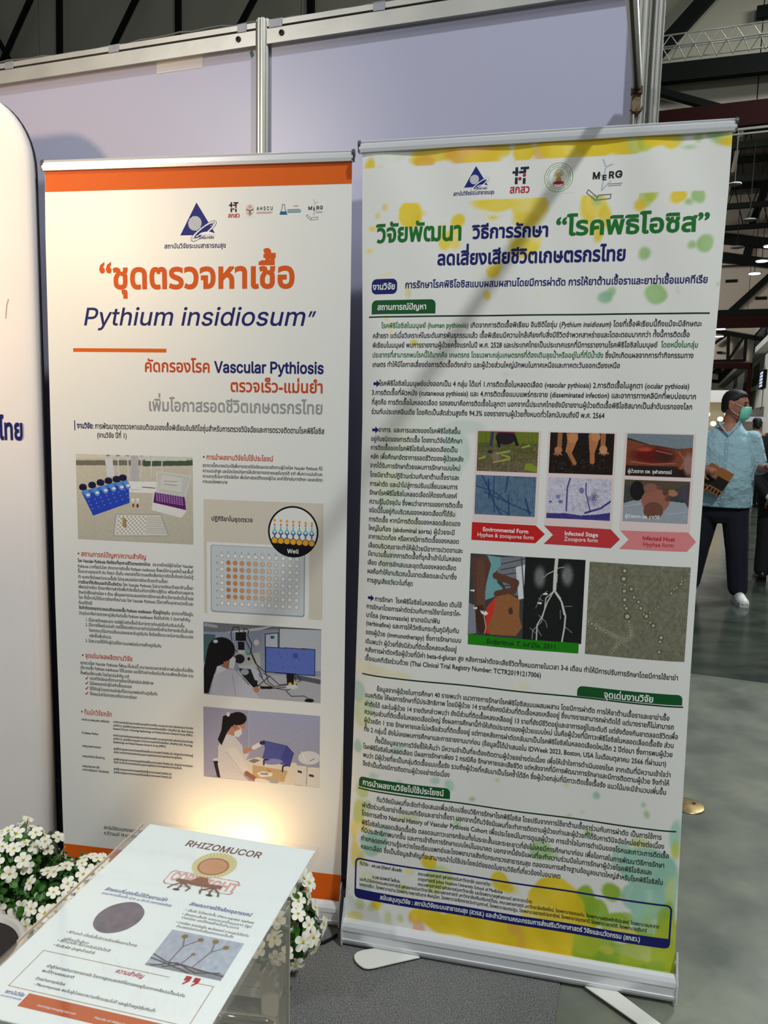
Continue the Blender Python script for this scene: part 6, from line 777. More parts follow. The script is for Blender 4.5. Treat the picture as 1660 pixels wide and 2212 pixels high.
for a in ([(400, 320), (385, 240), (420, 150), (480, 150), (490, 215)], [(540, 215), (545, 170), (600, 190), (590, 260), (640, 380), (620, 480), (680, 620), (800, 740)], [(570, 330), (620, 440), (700, 650), (760, 800)], [(700, 920), (850, 780)], [(720, 760), (800, 880), (900, 940), (1050, 970), (1170, 920), (1140, 800)], [(800, 740), (830, 860), (900, 920), (1060, 900)], [(700, 900), (840, 950), (1030, 930)], [(1040, 980), (1100, 1050), (1250, 1045), (1300, 1080)], [(780, 750), (860, 800), (960, 900), (1100, 880)], [(1180, 780), (1215, 840), (1180, 860)]): k.line(a, 9, BK)
k.ell(1085, 885, 20, 18, (222, 170, 60)).ell(1145, 870, 18, 18, (226, 180, 70)).ell(1110, 925, 70, 30, (196, 200, 206)).ell(1310, 1105, 54, 26, BK).line([(750, 935), (860, 935)], 34, BK)
k.poly([(130, 1030), (180, 760), (300, 690), (430, 700), (560, 860), (720, 1060), (700, 1080), (120, 1040)], (180, 182, 196)).poly([(215, 640), (340, 690), (250, 740), (205, 760)], (196, 198, 210)).line([(400, 760), (440, 1040)], 10, (140, 142, 160), .6).line([(470, 720), (640, 930)], 14, (206, 208, 216), .6)
k.poly([(330, 400), (440, 480), (430, 640), (340, 690), (280, 660), (290, 520)], (150, 100, 84)).poly([(380, 500), (445, 560), (420, 690), (360, 680)], (196, 204, 206)).ell(270, 440, 165, 160, (16, 15, 18)).poly([(100, 430), (280, 560), (300, 620), (215, 660), (150, 860), (110, 1010), (52, 1010), (52, 700)], (16, 15, 18)).ell(200, 335, 30, 22, (180, 182, 200)).poly([(440, 440), (470, 470), (440, 460)], BK).ell(690, 960, 34, 40, (176, 120, 100))
k.noise(4); k.build('printed_photo', r1, pL, shL, 0.0009)
# second laboratory photo
r1 = (0.4318, 0.765, 0.3943, 0.5984)
k = pic('p', r1, (52, 1098), (1440, 1218), (52, 2003), (1425, 2148), (164, 166, 188), pL, shL)
k.grad((160, 164, 190), (150, 146, 166)).poly([(50, 1090), (600, 1130), (600, 1900), (50, 2010)], (156, 152, 176)).line([(602, 1140), (600, 1800)], 5, (184, 188, 206)).poly([(170, 1780), (240, 1760), (260, 2020), (215, 2010), (170, 1810)], (44, 34, 48)).poly([(165, 1770), (600, 1700), (560, 1800), (170, 1800)], (200, 200, 206))
k.poly([(560, 1790), (700, 1750), (1160, 1830), (1170, 1880), (1145, 2120), (860, 2100), (600, 2000)], (214, 204, 186)).poly([(640, 1850), (1060, 1930), (1010, 2080), (640, 2010)], (188, 160, 122)).poly([(590, 1800), (660, 1770), (740, 1790), (660, 1830)], (120, 124, 126)).poly([(755, 1765), (790, 1640), (770, 1535), (1050, 1605), (1130, 1705), (1085, 1880), (960, 1840)], (76, 84, 152)).poly([(1050, 1605), (1130, 1705), (1085, 1880), (970, 1790), (1030, 1650)], (60, 66, 138)).line([(770, 1535), (1050, 1605), (1130, 1705)], 8, (54, 60, 120)).line([(1045, 1610), (970, 1790)], 6, (54, 60, 120)).line([(840, 1640), (1010, 1640)], 6, (60, 66, 130), .7).ell(880, 1810, 120, 40, (130, 130, 186), .8)
k.line([(775, 1850), (780, 1785), (830, 1785)], 18, (34, 38, 80)).line([(995, 1940), (1000, 1870), (1050, 1860)], 18, (34, 38, 80)).poly([(690, 1960), (760, 1935), (880, 1960), (870, 2000), (740, 2010)], (222, 216, 206)).poly([(730, 1955), (830, 1955), (820, 1985), (740, 1980)], (140, 142, 146)).poly([(820, 1905), (865, 1930), (850, 1950), (805, 1920)], (180, 130, 50)).poly([(800, 2010), (960, 2070), (930, 2100), (800, 2080)], (160, 160, 166)).ell(1310, 1760, 130, 90, (206, 206, 206), .6)
k.poly([(1160, 1860), (1280, 1870), (1270, 2130), (1150, 2110)], (212, 206, 196)).poly([(1290, 1880), (1430, 1890), (1425, 2148), (1280, 2130)], (216, 210, 200)).poly([(1175, 1920), (1225, 1935), (1225, 1965), (1175, 1950)], (40, 40, 70)).poly([(1305, 1970), (1365, 1985), (1365, 2015), (1305, 2000)], (40, 40, 70)).line([(1220, 1680), (1270, 1800)], 10, (226, 226, 226)).line([(1320, 1800), (1370, 1770)], 8, (90, 90, 96))
k.line([(540, 1680), (660, 1625)], 50, (190, 134, 104)).line([(660, 1625), (750, 1570)], 54, (222, 214, 216)).ell(760, 1565, 34, 26, (40, 40, 70)).poly([(280, 1480), (360, 1440), (440, 1490), (520, 1600), (540, 1760), (620, 1900), (530, 1985), (400, 1860), (600, 2060), (255, 2020), (225, 1850), (230, 1620)], (204, 200, 202)).poly([(330, 1640), (440, 1620), (600, 1890), (540, 1980), (430, 1860)], (214, 208, 206)).line([(330, 1680), (540, 1980)], 7, (160, 156, 166), .6).line([(570, 1960), (690, 2050)], 56, (150, 96, 70)).line([(690, 2050), (820, 2080)], 50, (226, 208, 202))
k.poly([(420, 1300), (570, 1300), (540, 1380), (515, 1420), (430, 1480), (350, 1450), (350, 1400)], (184, 132, 106)).poly([(430, 1420), (510, 1380), (520, 1440), (480, 1490), (425, 1480)], (214, 216, 214)).line([(470, 1330), (520, 1390)], 6, (226, 226, 226)).ell(440, 1355, 22, 34, (170, 112, 90)).ell(470, 1250, 105, 85, (24, 20, 24)).poly([(290, 1220), (400, 1180), (410, 1330), (340, 1430), (270, 1600), (225, 1520), (270, 1400)], (24, 20, 24)).poly([(380, 1230), (570, 1290), (430, 1320), (400, 1360)], (24, 20, 24)).ell(355, 1195, 22, 30, (206, 206, 214))
k.noise(4); k.build('printed_photo', r1, pL, shL, 0.0009)

# ------------------------------------------------------------------ lamp on the floor behind the acrylic stand
lx, ly = -0.42, 1.80
fl = empty('floor_spotlight', (lx, ly, 0.005), -0.15, label='small black floor spotlight shining up at the left banner, behind the acrylic stand', cat='lamp')
BKM = mat('black_metal', (24, 24, 24), 0.4, 0.5)
MB().lathe([(0.05, 0), (0.05, 0.008), (0.012, 0.012), (0.012, 0.05), (0.0, 0.05)], 20).build('base', BKM, fl, True)
MB().lathe([(0.028, 0), (0.03, 0.02), (0.032, 0.06), (0.029, 0.06), (0.026, 0.045), (0.0, 0.045)], 20, Matrix.Translation((0, -0.01, 0.05)) @ Matrix.Rotation(-0.42, 4, 'X')).build('lamp_head', BKM, fl, True)
MB().lathe([(0.0, 0.0), (0.025, 0.0), (0.025, 0.003), (0.0, 0.004)], 20, Matrix.Translation((0, -0.01, 0.05)) @ Matrix.Rotation(-0.42, 4, 'X') @ Matrix.Translation((0, 0, 0.05))).build('bulb', mat('warm_bulb', (255, 214, 150), 0.5, emit=6), fl, True)
light('floor_spotlight_light', 'SPOT', (lx-0.01, ly+0.02, 0.125), (lx+0.02, ly+0.17, 0.38), 6.5, (1.0, 0.62, 0.26), 0.03, 150, 1.0)

# ------------------------------------------------------------------ acrylic stand with the printed sheet
KA, KO = -0.2377, [-0.388, 1.207, 0.71]
st = empty('acrylic_stand', (KO[0], KO[1], 0), KA, label='clear acrylic box stand holding the printed sheet, front left', cat='display stand')
CL = clear_mat('clear_acrylic', (250, 247, 240), alpha=0.975, milky=0.10); CLT = clear_mat('clear_acrylic_top', (255, 255, 255), alpha=0.99)
ZP = KO[2]
MB().box(-0.016, 0.302, -0.445, 0.006, ZP-0.007, ZP-0.003).build('top_plate', CLT, st)
MB().box(-0.006, 0.302, -0.430, 0.006, ZP+0.002, ZP+0.004).build('pocket_cover', CLT, st)
for nm, b_ in (('side_panel', (0.294, 0.299, -0.44, -0.120, 0.006, ZP-0.008)), ('side_panel', (-0.012, -0.007, -0.44, -0.235, 0.006, ZP-0.008)), ('back_panel', (-0.007, 0.294, -0.125, -0.120, 0.006, ZP-0.008))):
    MB().box(*b_).build(nm, CL, st)
EDG = mat('polished_acrylic_edge', (206, 200, 190), 0.3)
MB().box(0.2935, 0.2995, -0.1200, -0.1185, 0.006, ZP-0.008).build('panel_edge', EDG, st)
MB().box(-0.0175, -0.016, -0.300, 0.006, ZP-0.007, ZP-0.003).build('plate_edge', mat('warm_acrylic_edge', (222, 200, 176), 0.3), st)
sg = empty('printed_sheet', (KO[0], KO[1], ZP), KA, label='printed sheet headed RHIZOMUCOR lying in the acrylic stand', cat='sign')
pap = MB().box(0, 0.297, -0.42, 0, -0.0008, 0.0008).build('paper', mat('sheet_paper', (240, 248, 246), 0.6), sg)
def pK(X, Z, lift): return (X, Z, 0.0008+lift*0.25)
put_text([('heading', 0.0877, -0.0435, 0.2189, 0.0244, 1, [('m', 'h', 'RHIZOMUCOR')]), ('stamp_text', 0.1097, -0.1308, 0.1552, 0.0301, 3, [('p', 'h', 'COPY')]), ('stamp_text', 0.1682, -0.1343, 0.2194, 0.0294, 3, [('p', 'h', 'IGHT')]), ('notice_text', 0.0325, -0.1793, 0.133, 0.0099, 2, [('B', 'i', 'ลักษณะที่มองเห็นได้ด้วยตาเปล่า')]), ('notice_text', 0.0334, -0.1881, 0.1455, 0.0068, 0, [('B', 'i', '(บนอาหารเลี้ยงเชื้อ SDA ณ 30-35 องศาเซลเซียส)')]), ('notice_text', 0.1678, -0.1775, 0.2628, 0.0097, 2, [('B', 'i', 'ลักษณะภายใต้กล้องจุลทรรศน์')]), ('notice_text', 0.1684, -0.1905, 0.2731, 0.0065, 0, [('k', '', '• เส้นใย ไม่มีผนังกั้น (Non-septate hyphae)')]), ('notice_text', 0.1684, -0.1993, 0.2733, 0.0065, 0, [('k', '', '• ลักษณะเส้นใย แตกแขนงเป็นมุมฉาก มีรูป')]), ('notice_text', 0.1718, -0.2065, 0.2575, 0.0063, 0, [('k', '', 'ร่างเหมือน และมีโครงสร้างเป็นจำนวนมาก')]), ('notice_text', 0.1689, -0.2172, 0.2773, 0.0063, 0, [('k', '', '• การเรียง สปอร์อยู่ใน พบไรซอยด์ มากและไม่ติดกับ')]), ('notice_text', 0.1737, -0.2246, 0.2583, 0.0061, 0, [('k', '', 'ก้านสปอร์อย่างคับคั่งแตกแขนงเป็นกิ่ง')]), ('notice_text', 0.0375, -0.2734, 0.1436, 0.0063, 0, [('k', '', '• สีด้านหน้า เมื่อเริ่มขึ้นมีขาวแล้วเปลี่ยนเทาน้ำตาล')]), ('notice_text', 0.0429, -0.2862, 0.0803, 0.0063, 0, [('k', '', 'เปลี่ยนเป็นสีเทา')]), ('notice_text', 0.0371, -0.291, 0.1156, 0.0061, 0, [('k', '', '• สีด้านหลัง สีขาวหรือไม่มีเม็ดสี')]), ('notice_text', 0.0376, -0.2999, 0.099, 0.0061, 0, [('k', '', '• ผิวสัมผัส ปุยฟูคล้ายสำลี')]), ('notice_text', 0.1429, -0.321, 0.1818, 0.0095, 2, [('d', 'i', 'ความสำคัญ')]), ('notice_text', 0.0547, -0.3351, 0.2471, 0.0061, 1, [('k', '', 'เข้าสู่ร่างกายผ่านทางการหายใจ โดยการสูดดมสปอร์ที่ล่องลอยอยู่ในอากาศหรือปนเปื้อนในดิน')]), ('notice_text', 0.0548, -0.3436, 0.1004, 0.0059, 1, [('k', '', 'พบได้ตามธรรมชาติ')]), ('notice_text', 0.0557, -0.3567, 0.0976, 0.0057, 1, [('k', '', 'ตัวอย่างการก่อโรค')]), ('notice_text', 0.06, -0.3651, 0.2249, 0.0057, 1, [('k', '', '- Mucormycosis พบในผู้ป่วยเบาหวานที่ควบคุมไม่ดี และผู้ป่วยภูมิคุ้มกันต่ำ')]), ('notice_text', 0.0869, -0.3924, 0.1387, 0.0043, 0, [('w', 'h', 'mycology.merg@gmail.com')]), ('notice_text', 0.1624, -0.3913, 0.2327, 0.0047, 0, [('w', 'h', 'Faculty of Allied Health Sciences')]), ('notice_text', 0.0355, -0.3848, 0.062, 0.0073, 2, [('B', '', 'สถาบันวิจัย')]), ('notice_text', 0.0343, -0.3902, 0.063, 0.0039, 0, [('B', '', 'ระบบสาธารณสุข')])], pK, pap, 0.0012)
def kq(*P): return P
flat('printed_disc', smooth_loop([(0.0662, -0.2535), (0.059, -0.2422), (0.0567, -0.2271), (0.062, -0.2107), (0.074, -0.1988), (0.0871, -0.1932), (0.0992, -0.1942), (0.1115, -0.2026), (0.1181, -0.2123), (0.12, -0.2254), (0.1163, -0.2396), (0.1081, -0.2514), (0.0945, -0.2594), (0.0796, -0.2605)]), pK, pap, 0.0010, mat('print_culture', (112, 102, 116), 0.6, noise=0.25, nscale=60))
oq = [(0.065, -0.3778), (0.0668, -0.3982)]; BW = 0.065
flat('printed_band', [(BW, oq[0][1]), (0.2955, oq[0][1]), (0.2955, oq[1][1]), (BW, oq[1][1])], pK, pap, 0.0009, mat('print_band_orange', (196, 92, 34), 0.6))
bxq = [(0.0325, -0.3105), (0.032, -0.3738), (0.2727, -0.3081)]
zt_, zb_ = bxq[0][1], bxq[1][1]; x0_, x1_ = bxq[0][0], bxq[2][0]
xm = 0.1665
strokes('printed_frame', [[(x0_+0.16, zt_), (x0_, zt_), (x0_, zb_), (x1_, zb_), (x1_, zt_), (x1_-0.02, zt_)], [(x0_+0.16, zt_), (x1_-0.06, zt_)]], 0.0012, pK, pap, 0.0009, mat('print_frame_tan', (190, 168, 146), 0.6))
qx, qz = (0.2421, -0.3105)
for d_x in (-0.006, 0.006): flat('printed_quote', [(qx+d_x-0.004, qz+0.008), (qx+d_x+0.004, qz+0.008), (qx+d_x+0.004, qz), (qx+d_x-0.002, qz-0.007), (qx+d_x-0.003, qz-0.005), (qx+d_x, qz), (qx+d_x-0.004, qz)], pK, pap, 0.0010, ink('d'))
# plain fungus figure and stamp frame
fz_ = [(0.1593, -0.0796), (0.1651, -0.1285), (0.127, -0.1391), (0.1938, -0.1359), (0.0996, -0.112), (0.219, -0.1263)]
cx, cz = fz_[0]
k = Pic(110, 120, (-1.6, 1.25), (1.6, 1.25), (-1.6, -2.35), (1.6, -2.35), (226, 236, 222))
k.line([(0, -.6), (-.05, -1.4)], .40, (150, 92, 66)).line([(-1.0, -1.45), (0, -1.5), (.95, -1.45)], .26, (140, 82, 58)).poly([(-.25, -1.0), (.2, -1.0), (.45, -1.45), (-.6, -1.45)], (146, 88, 62))
for s_ in (-1, 1):
    for a in ((.55, .25), (.7, .7), (.85, 1.1)): k.line([(s_*.75, -1.55), (s_*a[1], -1.85), (s_*(a[1]+.08), -2.05)], .10, (112, 88, 74))
    k.ell(s_*.78, -2.08, .16, .07, (34, 34, 36))
k.ell(0, 0, 1.02, .98, (226, 216, 160))
for i in range(34):
    t = i*2*PI/34; k.line([(.62*math.cos(t), .62*math.sin(t)), (.98*math.cos(t), .94*math.sin(t))], .05, (190, 178, 112), .8)
k.ell(0, -.12, .72, .66, (160, 104, 66)).ell(0, -.12, .64, .58, (206, 152, 110))
S_ = 0.034; k.cut = True; k.build('printed_fungus', (cx-1.6*S_, cx+1.6*S_, cz-2.35*S_, cz+1.25*S_), pK, pap, 0.0022, vcol_mat('printed_picture_matt', 0.6))
sx0, sz0 = (0.1045, -0.1386); sx1, sz1 = (0.216, -0.109)
strokes('printed_stamp_frame', [rrect(sx0, cx-0.010, sz0-0.002, sz0+0.030, 0.006), rrect(cx+0.007, sx1, sz0-0.002, sz0+0.030, 0.006)], 0.0018, pK, pap, 0.0008, ink('p'))
# micrograph on the sheet
mq = [(0.1716, -0.2304), (0.2771, -0.2299), (0.1721, -0.3004), (0.2767, -0.2982)]
r1 = (mq[2][0]*.5+mq[0][0]*.5, mq[1][0]*.5+mq[3][0]*.5, (mq[2][1]+mq[3][1])/2, (mq[0][1]+mq[1][1])/2)
k = Pic(110, 80, (0, 1), (1.4, 1), (0, 0), (1.4, 0), (176, 186, 200)).noise(7, 5).noise(4)
k.poly([(0, 0), (1.4, 0), (1.4, .16), (0, .06)], (120, 122, 128), .7)
for a in ([(.36, .2), (.40, .62), (.32, .84)], [(.40, .62), (.60, .84)], [(.56, .14), (.66, .45)], [(.80, .18), (.94, .62), (.90, .86)], [(.94, .62), (1.12, .78)]): k.line(a, .022, (106, 90, 96))
for a in ([(0, .30), (.3, .18), (.7, .16), (1.4, .10)], [(.1, .02), (.5, .2), (.9, .05), (1.3, .16)], [(.3, .05), (.6, .18), (1.0, .12)], [(0, .2), (.4, .12), (.8, .02)]): k.line(a, .03, (64, 60, 66))
for x, y, r_ in ((.31, .88, .06), (.62, .87, .055), (.67, .48, .04), (.90, .90, .06), (1.14, .80, .055)): k.ell(x, y, r_, r_, (140, 112, 60))
k.build('printed_photo', r1, pK, pap, 0.0009, vcol_mat('printed_picture_matt', 0.6))

# ------------------------------------------------------------------ planters with artificial flowers
PW = mat('white_planter_plastic', (224, 222, 214), 0.45)
petal_m = mat('flower_petal', (240, 236, 220), 0.6, bump=0.1, bscale=200); petal_m.node_tree.nodes['Principled BSDF'].inputs['Subsurface Weight'].default_value = 0.0
yel = mat('flower_centre', (206, 190, 50), 0.6); leaf_m = mat('leaf', (74, 128, 44), 0.45, rgb2=(36, 84, 26), nscale=40); stem_m = mat('stem', (56, 96, 36), 0.6)
def flower_mesh():
    mb = MB()
    for k_ in range(5):
        a = 2*PI*k_/5; prof = [(0.08, 0.08, 0.02), (0.30, 0.24, 0.07), (0.58, 0.37, 0.11), (0.84, 0.35, 0.06), (0.97, 0.20, 0.0), (1.0, 0.06, -0.02)]; vs = []
        for r_, w_, h_ in prof:
            for s_ in (-1, -0.4, 0.4, 1): vs.append((r_*math.cos(a)-s_*w_*math.sin(a), r_*math.sin(a)+s_*w_*math.cos(a), h_+0.07*abs(s_)))
        n = len(prof); mb.add(vs, [(i*4+j, i*4+j+1, (i+1)*4+j+1, (i+1)*4+j) for i in range(n-1) for j in range(3)])
    return mb
def centre_mesh():
    mb = MB()
    for k_ in range(9):
        a = k_*2.4; r_ = 0.05+0.015*k_; mb.tube([(0, 0, 0.02), (r_*1.35*math.cos(a), r_*1.35*math.sin(a), 0.17)], [0.03, 0.05], 5)
    return mb
fl0 = flower_mesh().build('flower', petal_m, None, True); ce0 = centre_mesh().build('flower_centre', yel, fl0)
fl_me, ce_me = fl0.data, ce0.data; bpy.data.objects.remove(ce0); bpy.data.objects.remove(fl0)
def planter(loc, rz, L, D, H, label, blobs_, n, fs, seed, group='flower planters in front of the left banner'):
    R_ = random.Random(seed); root = empty('flower_planter', loc, rz, label=label, cat='planter', group=group)
    MB().prism(rrect(-L/2, L/2, -D/2, D/2, 0.015), 0.035, H, None, 1.04).build('trough', PW, root)
    for k_ in range(4):
        z = 0.040+k_*(H-0.05)/4
        for y, s_ in ((-D/2-0.002, -1), (D/2+0.002, 1)): MB().bevbox(-L/2+0.03, L/2-0.03, y-0.003, y+0.003, z, z+(H-0.05)/4-0.004, 0.001).build('slat', PW, root)
    for x in (-L/2+0.012, L/2-0.012):
        for y in (-D/2+0.002, D/2-0.002): MB().prism(rrect(x-0.020, x+0.020, y-0.010, y+0.010, 0.006), 0, H+0.004, None, 1.2).build('leg', PW, root)
    for x in (-L/2-0.004, L/2+0.004):
        for k_ in range(3): MB().prism(rrect(x-0.003, x+0.003, -D/2+0.022+k_*(D-0.03)/3, -D/2+0.022+(k_+0.8)*(D-0.03)/3, 0.002), 0.022, H).build('picket', PW, root)
    MB().prism(rrect(-L/2-0.006, L/2+0.006, -D/2-0.006, D/2+0.006, 0.012), H-0.004, H+0.006).build('rim', PW, root)
    def surf(grow=1.0):
        b = R_.choices(blobs_, [q[6] for q in blobs_])[0]
        while True:
            u = Vector((R_.gauss(0, 1), R_.gauss(0, 1), R_.gauss(0, 1))).normalized()
            if u.z > -0.55: break
        return Vector((b[0]+u.x*b[3]*grow, b[1]+u.y*b[4]*grow, b[2]+u.z*b[5]*grow)), Vector((u.x/b[3], u.y/b[4], u.z/b[5])).normalized()
    lf = MB(); lf.k = 0
    for i in range(int(n*14)):
        p_, nn = surf(R_.uniform(0.55, 0.98)); nn = (nn+Vector((R_.gauss(0, .6), R_.gauss(0, .6), R_.gauss(0, .6)))).normalized(); a = nn.orthogonal().normalized(); b = nn.cross(a); t = R_.random()*6.28; a, b = a*math.cos(t)+b*math.sin(t), b*math.cos(t)-a*math.sin(t); s_ = R_.uniform(0.013, 0.022)*fs/0.02
        lf.add([p_, p_+a*s_*.5+b*s_*.42+nn*s_*.1, p_+a*s_*1.1+b*s_*.3, p_+a*s_*1.35, p_+a*s_*1.1-b*s_*.3, p_+a*s_*.5-b*s_*.42+nn*s_*.1], [(0, 1, 2, 3), (0, 3, 4, 5)])
    tag(lf.build('foliage', leaf_m, root), kind='stuff')
    sm = MB(); pts_ = []
    for i in range(n):
        for _ in range(40):
            p_, nn = surf(R_.uniform(0.92, 1.12))
            if all((p_-q).length > fs*1.25 for q in pts_): break
        pts_.append(p_)
        nn = (nn+Vector((R_.gauss(0, .35), R_.gauss(0, .35)-0.35, R_.gauss(0, .3)+0.25))).normalized()
        o = bpy.data.objects.new('flower', fl_me); C.objects.link(o); o.parent = root; o.location = p_; o.scale = (fs*R_.uniform(.85, 1.12),)*3
        o.rotation_euler = (nn.to_track_quat('Z', 'Y').to_matrix().to_4x4() @ Matrix.Rotation(R_.random()*6.28, 4, 'Z')).to_euler()
        c_ = bpy.data.objects.new('flower_centre', ce_me); C.objects.link(c_); c_.parent = o
        b = blobs_[0]; sm.tube([p_, p_*0.6+Vector((b[0]*.4, b[1]*.4, b[2]*.4-0.01)), Vector((p_.x*.4+b[0]*.6, p_.y*.4, H))], 0.0011, 4)
    sm.build('stems', stem_m, root); return root
pq = [-0.227, 1.62, 0.041]
planter((-0.400, 1.72, 0.005), -0.15, 0.36, 0.15, 0.155, 'white picket-style planter of white flowers, right of the acrylic stand', [(0.12, -0.02, 0.245, 0.13, 0.11, 0.095, 3), (0.18, -0.05, 0.205, 0.10, 0.10, 0.075, 3), (-0.04, 0, 0.21, 0.12, 0.10, 0.07, 1)], 90, 0.021, 3)
planter((-1.19, 1.78, 0.005), -0.10, 0.34, 0.16, 0.14, 'planter of white flowers cut off by the left picture edge, against the backdrop', [(0.06, 0, 0.26, 0.12, 0.10, 0.10, 1)], 40, 0.0175, 5)
planter((-0.792, 1.67, 0.005), -0.14, 0.34, 0.16, 0.14, 'planter of dense white flowers and green leaves left of the acrylic stand', [(-0.09, 0.02, 0.27, 0.115, 0.12, 0.125, 3), (0.06, 0.0, 0.235, 0.105, 0.125, 0.105, 3)], 170, 0.0180, 9)

cpt = [(-0.305, 1.826), (-0.257, 1.834), (-0.209, 1.843), (-0.17, 1.849), (-0.137, 1.861), (-0.116, 1.878), (-0.104, 1.893)]
tag(MB().tube([(x, y, 0.0098) for x, y in cpt], 0.0042, 8).build('power_cable', BKM), 'black power cable on the carpet between the planter and the two banner bases', 'cable')

# ------------------------------------------------------------------ round stool and chrome stool at the lower edge
sx, sy = (-0.728, 1.218)
so = empty('round_stool', (sx, sy, 0.005), 0, label='round dark seat with a pale grey plastic rim, lower left edge', cat='stool')
rp_ = [(0.088+0.012, 0.425), (0.104, 0.44), (0.104, 0.452), (0.098, 0.458), (0.090, 0.452), (0.088, 0.44)]
MB().lathe([(0.0, 0.424), (0.100, 0.425), (0.105, 0.44), (0.105, 0.452), (0.100, 0.458), (0.092, 0.456), (0.091, 0.446), (0.0, 0.446)], 48).build('rim', mat('pale_plastic', (196, 190, 184), 0.4), so, True)
MB().lathe([(0.0, 0.440), (0.0905, 0.440), (0.0905, 0.447), (0.0, 0.450)], 48).build('seat', mat('dark_seat', (24, 18, 16), 0.6), so)
for k_ in range(4):
    a = k_*PI/2+0.5; MB().tube([(0.085*math.cos(a), 0.085*math.sin(a), 0.43), (0.12*math.cos(a), 0.12*math.sin(a), 0.0)], 0.008, 8).build('leg', mat('pale_plastic', (196, 190, 184)), so, True)
cx_, cy_ = (-0.231, 1.236)
CH_M = mat('chrome', (226, 226, 224), 0.12, 1.0)
cs = empty('chrome_stool', (cx_, cy_, 0.005), -0.1, label='chrome-framed low stool just visible behind the acrylic panel at the bottom edge', cat='stool')
fr_ = [(-0.06, 0.02), (-0.055, 0.03), (0.03, 0.03), (0.05, 0.024), (0.06, 0.005), (0.06, -0.10), (-0.06, -0.10), (-0.06, 0.02)]
MB().tube([(x, y, 0.295) for x, y in fr_], 0.008, 10).build('seat_frame', CH_M, cs, True)
MB().prism(rrect(-0.055, 0.055, -0.095, 0.018, 0.01), 0.285, 0.292).build('seat', mat('dark_seat', (24, 18, 16)), cs)
for x, y in ((-0.055, 0.02), (0.055, 0.01), (0.055, -0.095), (-0.055, -0.095)): MB().tube([(x, y, 0.292), (x*1.2, y, 0.0)], 0.006, 8).build('leg', CH_M, cs, True)

# ------------------------------------------------------------------ the hall behind
STL = mat('black_steel', (15, 18, 15), 0.7, spec=0.1); RED = mat('oxide_red_steel', (36, 9, 7), 0.7, spec=0.1); CLAD = mat('roof_cladding_olive', (164, 160, 142), 0.7, noise=0.08, nscale=0.4)
CLADR = mat('gable_cladding', (172, 161, 146), 0.7, noise=0.05, nscale=0.5); WHB = mat('hall_white_wall', (196, 198, 190), 0.7, noise=0.05, nscale=0.5)
WHB2 = mat('tray_grey', (130, 130, 120), 0.6)
Rz = Matrix.Rotation(-th, 4, 'Z')
def hroot(name, kind='structure', **k): return empty(name, (0, 0, 0), -th, kind=kind, **k)      # local x = transverse, y = along the hall
def slab(name, D, S0, S1, Z0, Z1, m, parent, t=0.15): return MB().box(S0, S1, D, D+t, Z0, Z1).build(name, m, parent)
def hbar(name, D, a, b, w, m, parent, t=None):
    if name in ('crossbeam', 'cable_tray'): a = (-24.0, a[1])
    return MB().bar((a[0], D, a[1]), (b[0], D, b[1]), w, t or w, up=(0, 1, 0.001)).build(name, m, parent)
# near bulkhead: dark cladding with black bracing, D = 14 m
g1 = hroot('wall_gable')
zlow = 6.578
xs = [-24, -16.5, -13.908, -7.302, -0.805, 0.9, 3.0, 9.0]
for a, b in zip(xs[:-1], xs[1:]): slab('cladding_panel', 14.0, a+0.008, b-0.008, zlow, 14.2, CLAD, g1)
slab('cladding_back', 14.16, -24, 9, zlow, 14.2, STL, g1, 0.05)
for (a, b), w_ in zip([((-13.089, 10.918), (-13.198, 7.494)), ((-10.008, 10.37), (-10.042, 7.154)), ((-7.005, 9.836), (-6.953, 7.671)), ((-13.554, 11.001), (-15.349, 8.641)), ((-15.253, 10.325), (-14.092, 8.582)), ((-10.726, 10.498), (-12.259, 8.443)), ((-7.917, 9.998), (-8.756, 8.861)), ((-15.337, 11.319), (-15.546, 7.747))], (0.10, 0.10, 0.12, 0.09, 0.08, 0.09, 0.09, 0.1)):
    hbar('brace', 13.8, a, b, w_, STL, g1)
for (a, b), w_ in zip([((0.248, 8.358), (-1.267, 6.798)), ((-1.508, 7.113), (1.632, 7.03)), ((-0.911, 6.962), (0.38, 6.446))], (0.22, 0.28, 0.10)):
    hbar('brace', 13.7, a, b, w_, STL, g1, 0.15)
a, b = ((-1.458, 6.36), (1.677, 6.273)); hbar('crossbeam', 13.6, a, b, 0.36, RED, g1, 0.2)
a, b = ((-0.005, 5.965), (1.672, 5.955)); hbar('cable_tray', 13.4, (a[0], a[1]+0.05), (b[0], b[1]+0.05), 0.032, WHB2, g1); hbar('cable_tray', 13.4, (a[0], a[1]-0.02), (b[0], b[1]-0.02), 0.024, WHB2, g1)
va = (0.914, 7.913); MB().box(va[0]-0.12, va[0]+0.5, 13.88, 13.95, va[1]-0.09, va[1]+0.09).build('vent_grille', STL, g1)
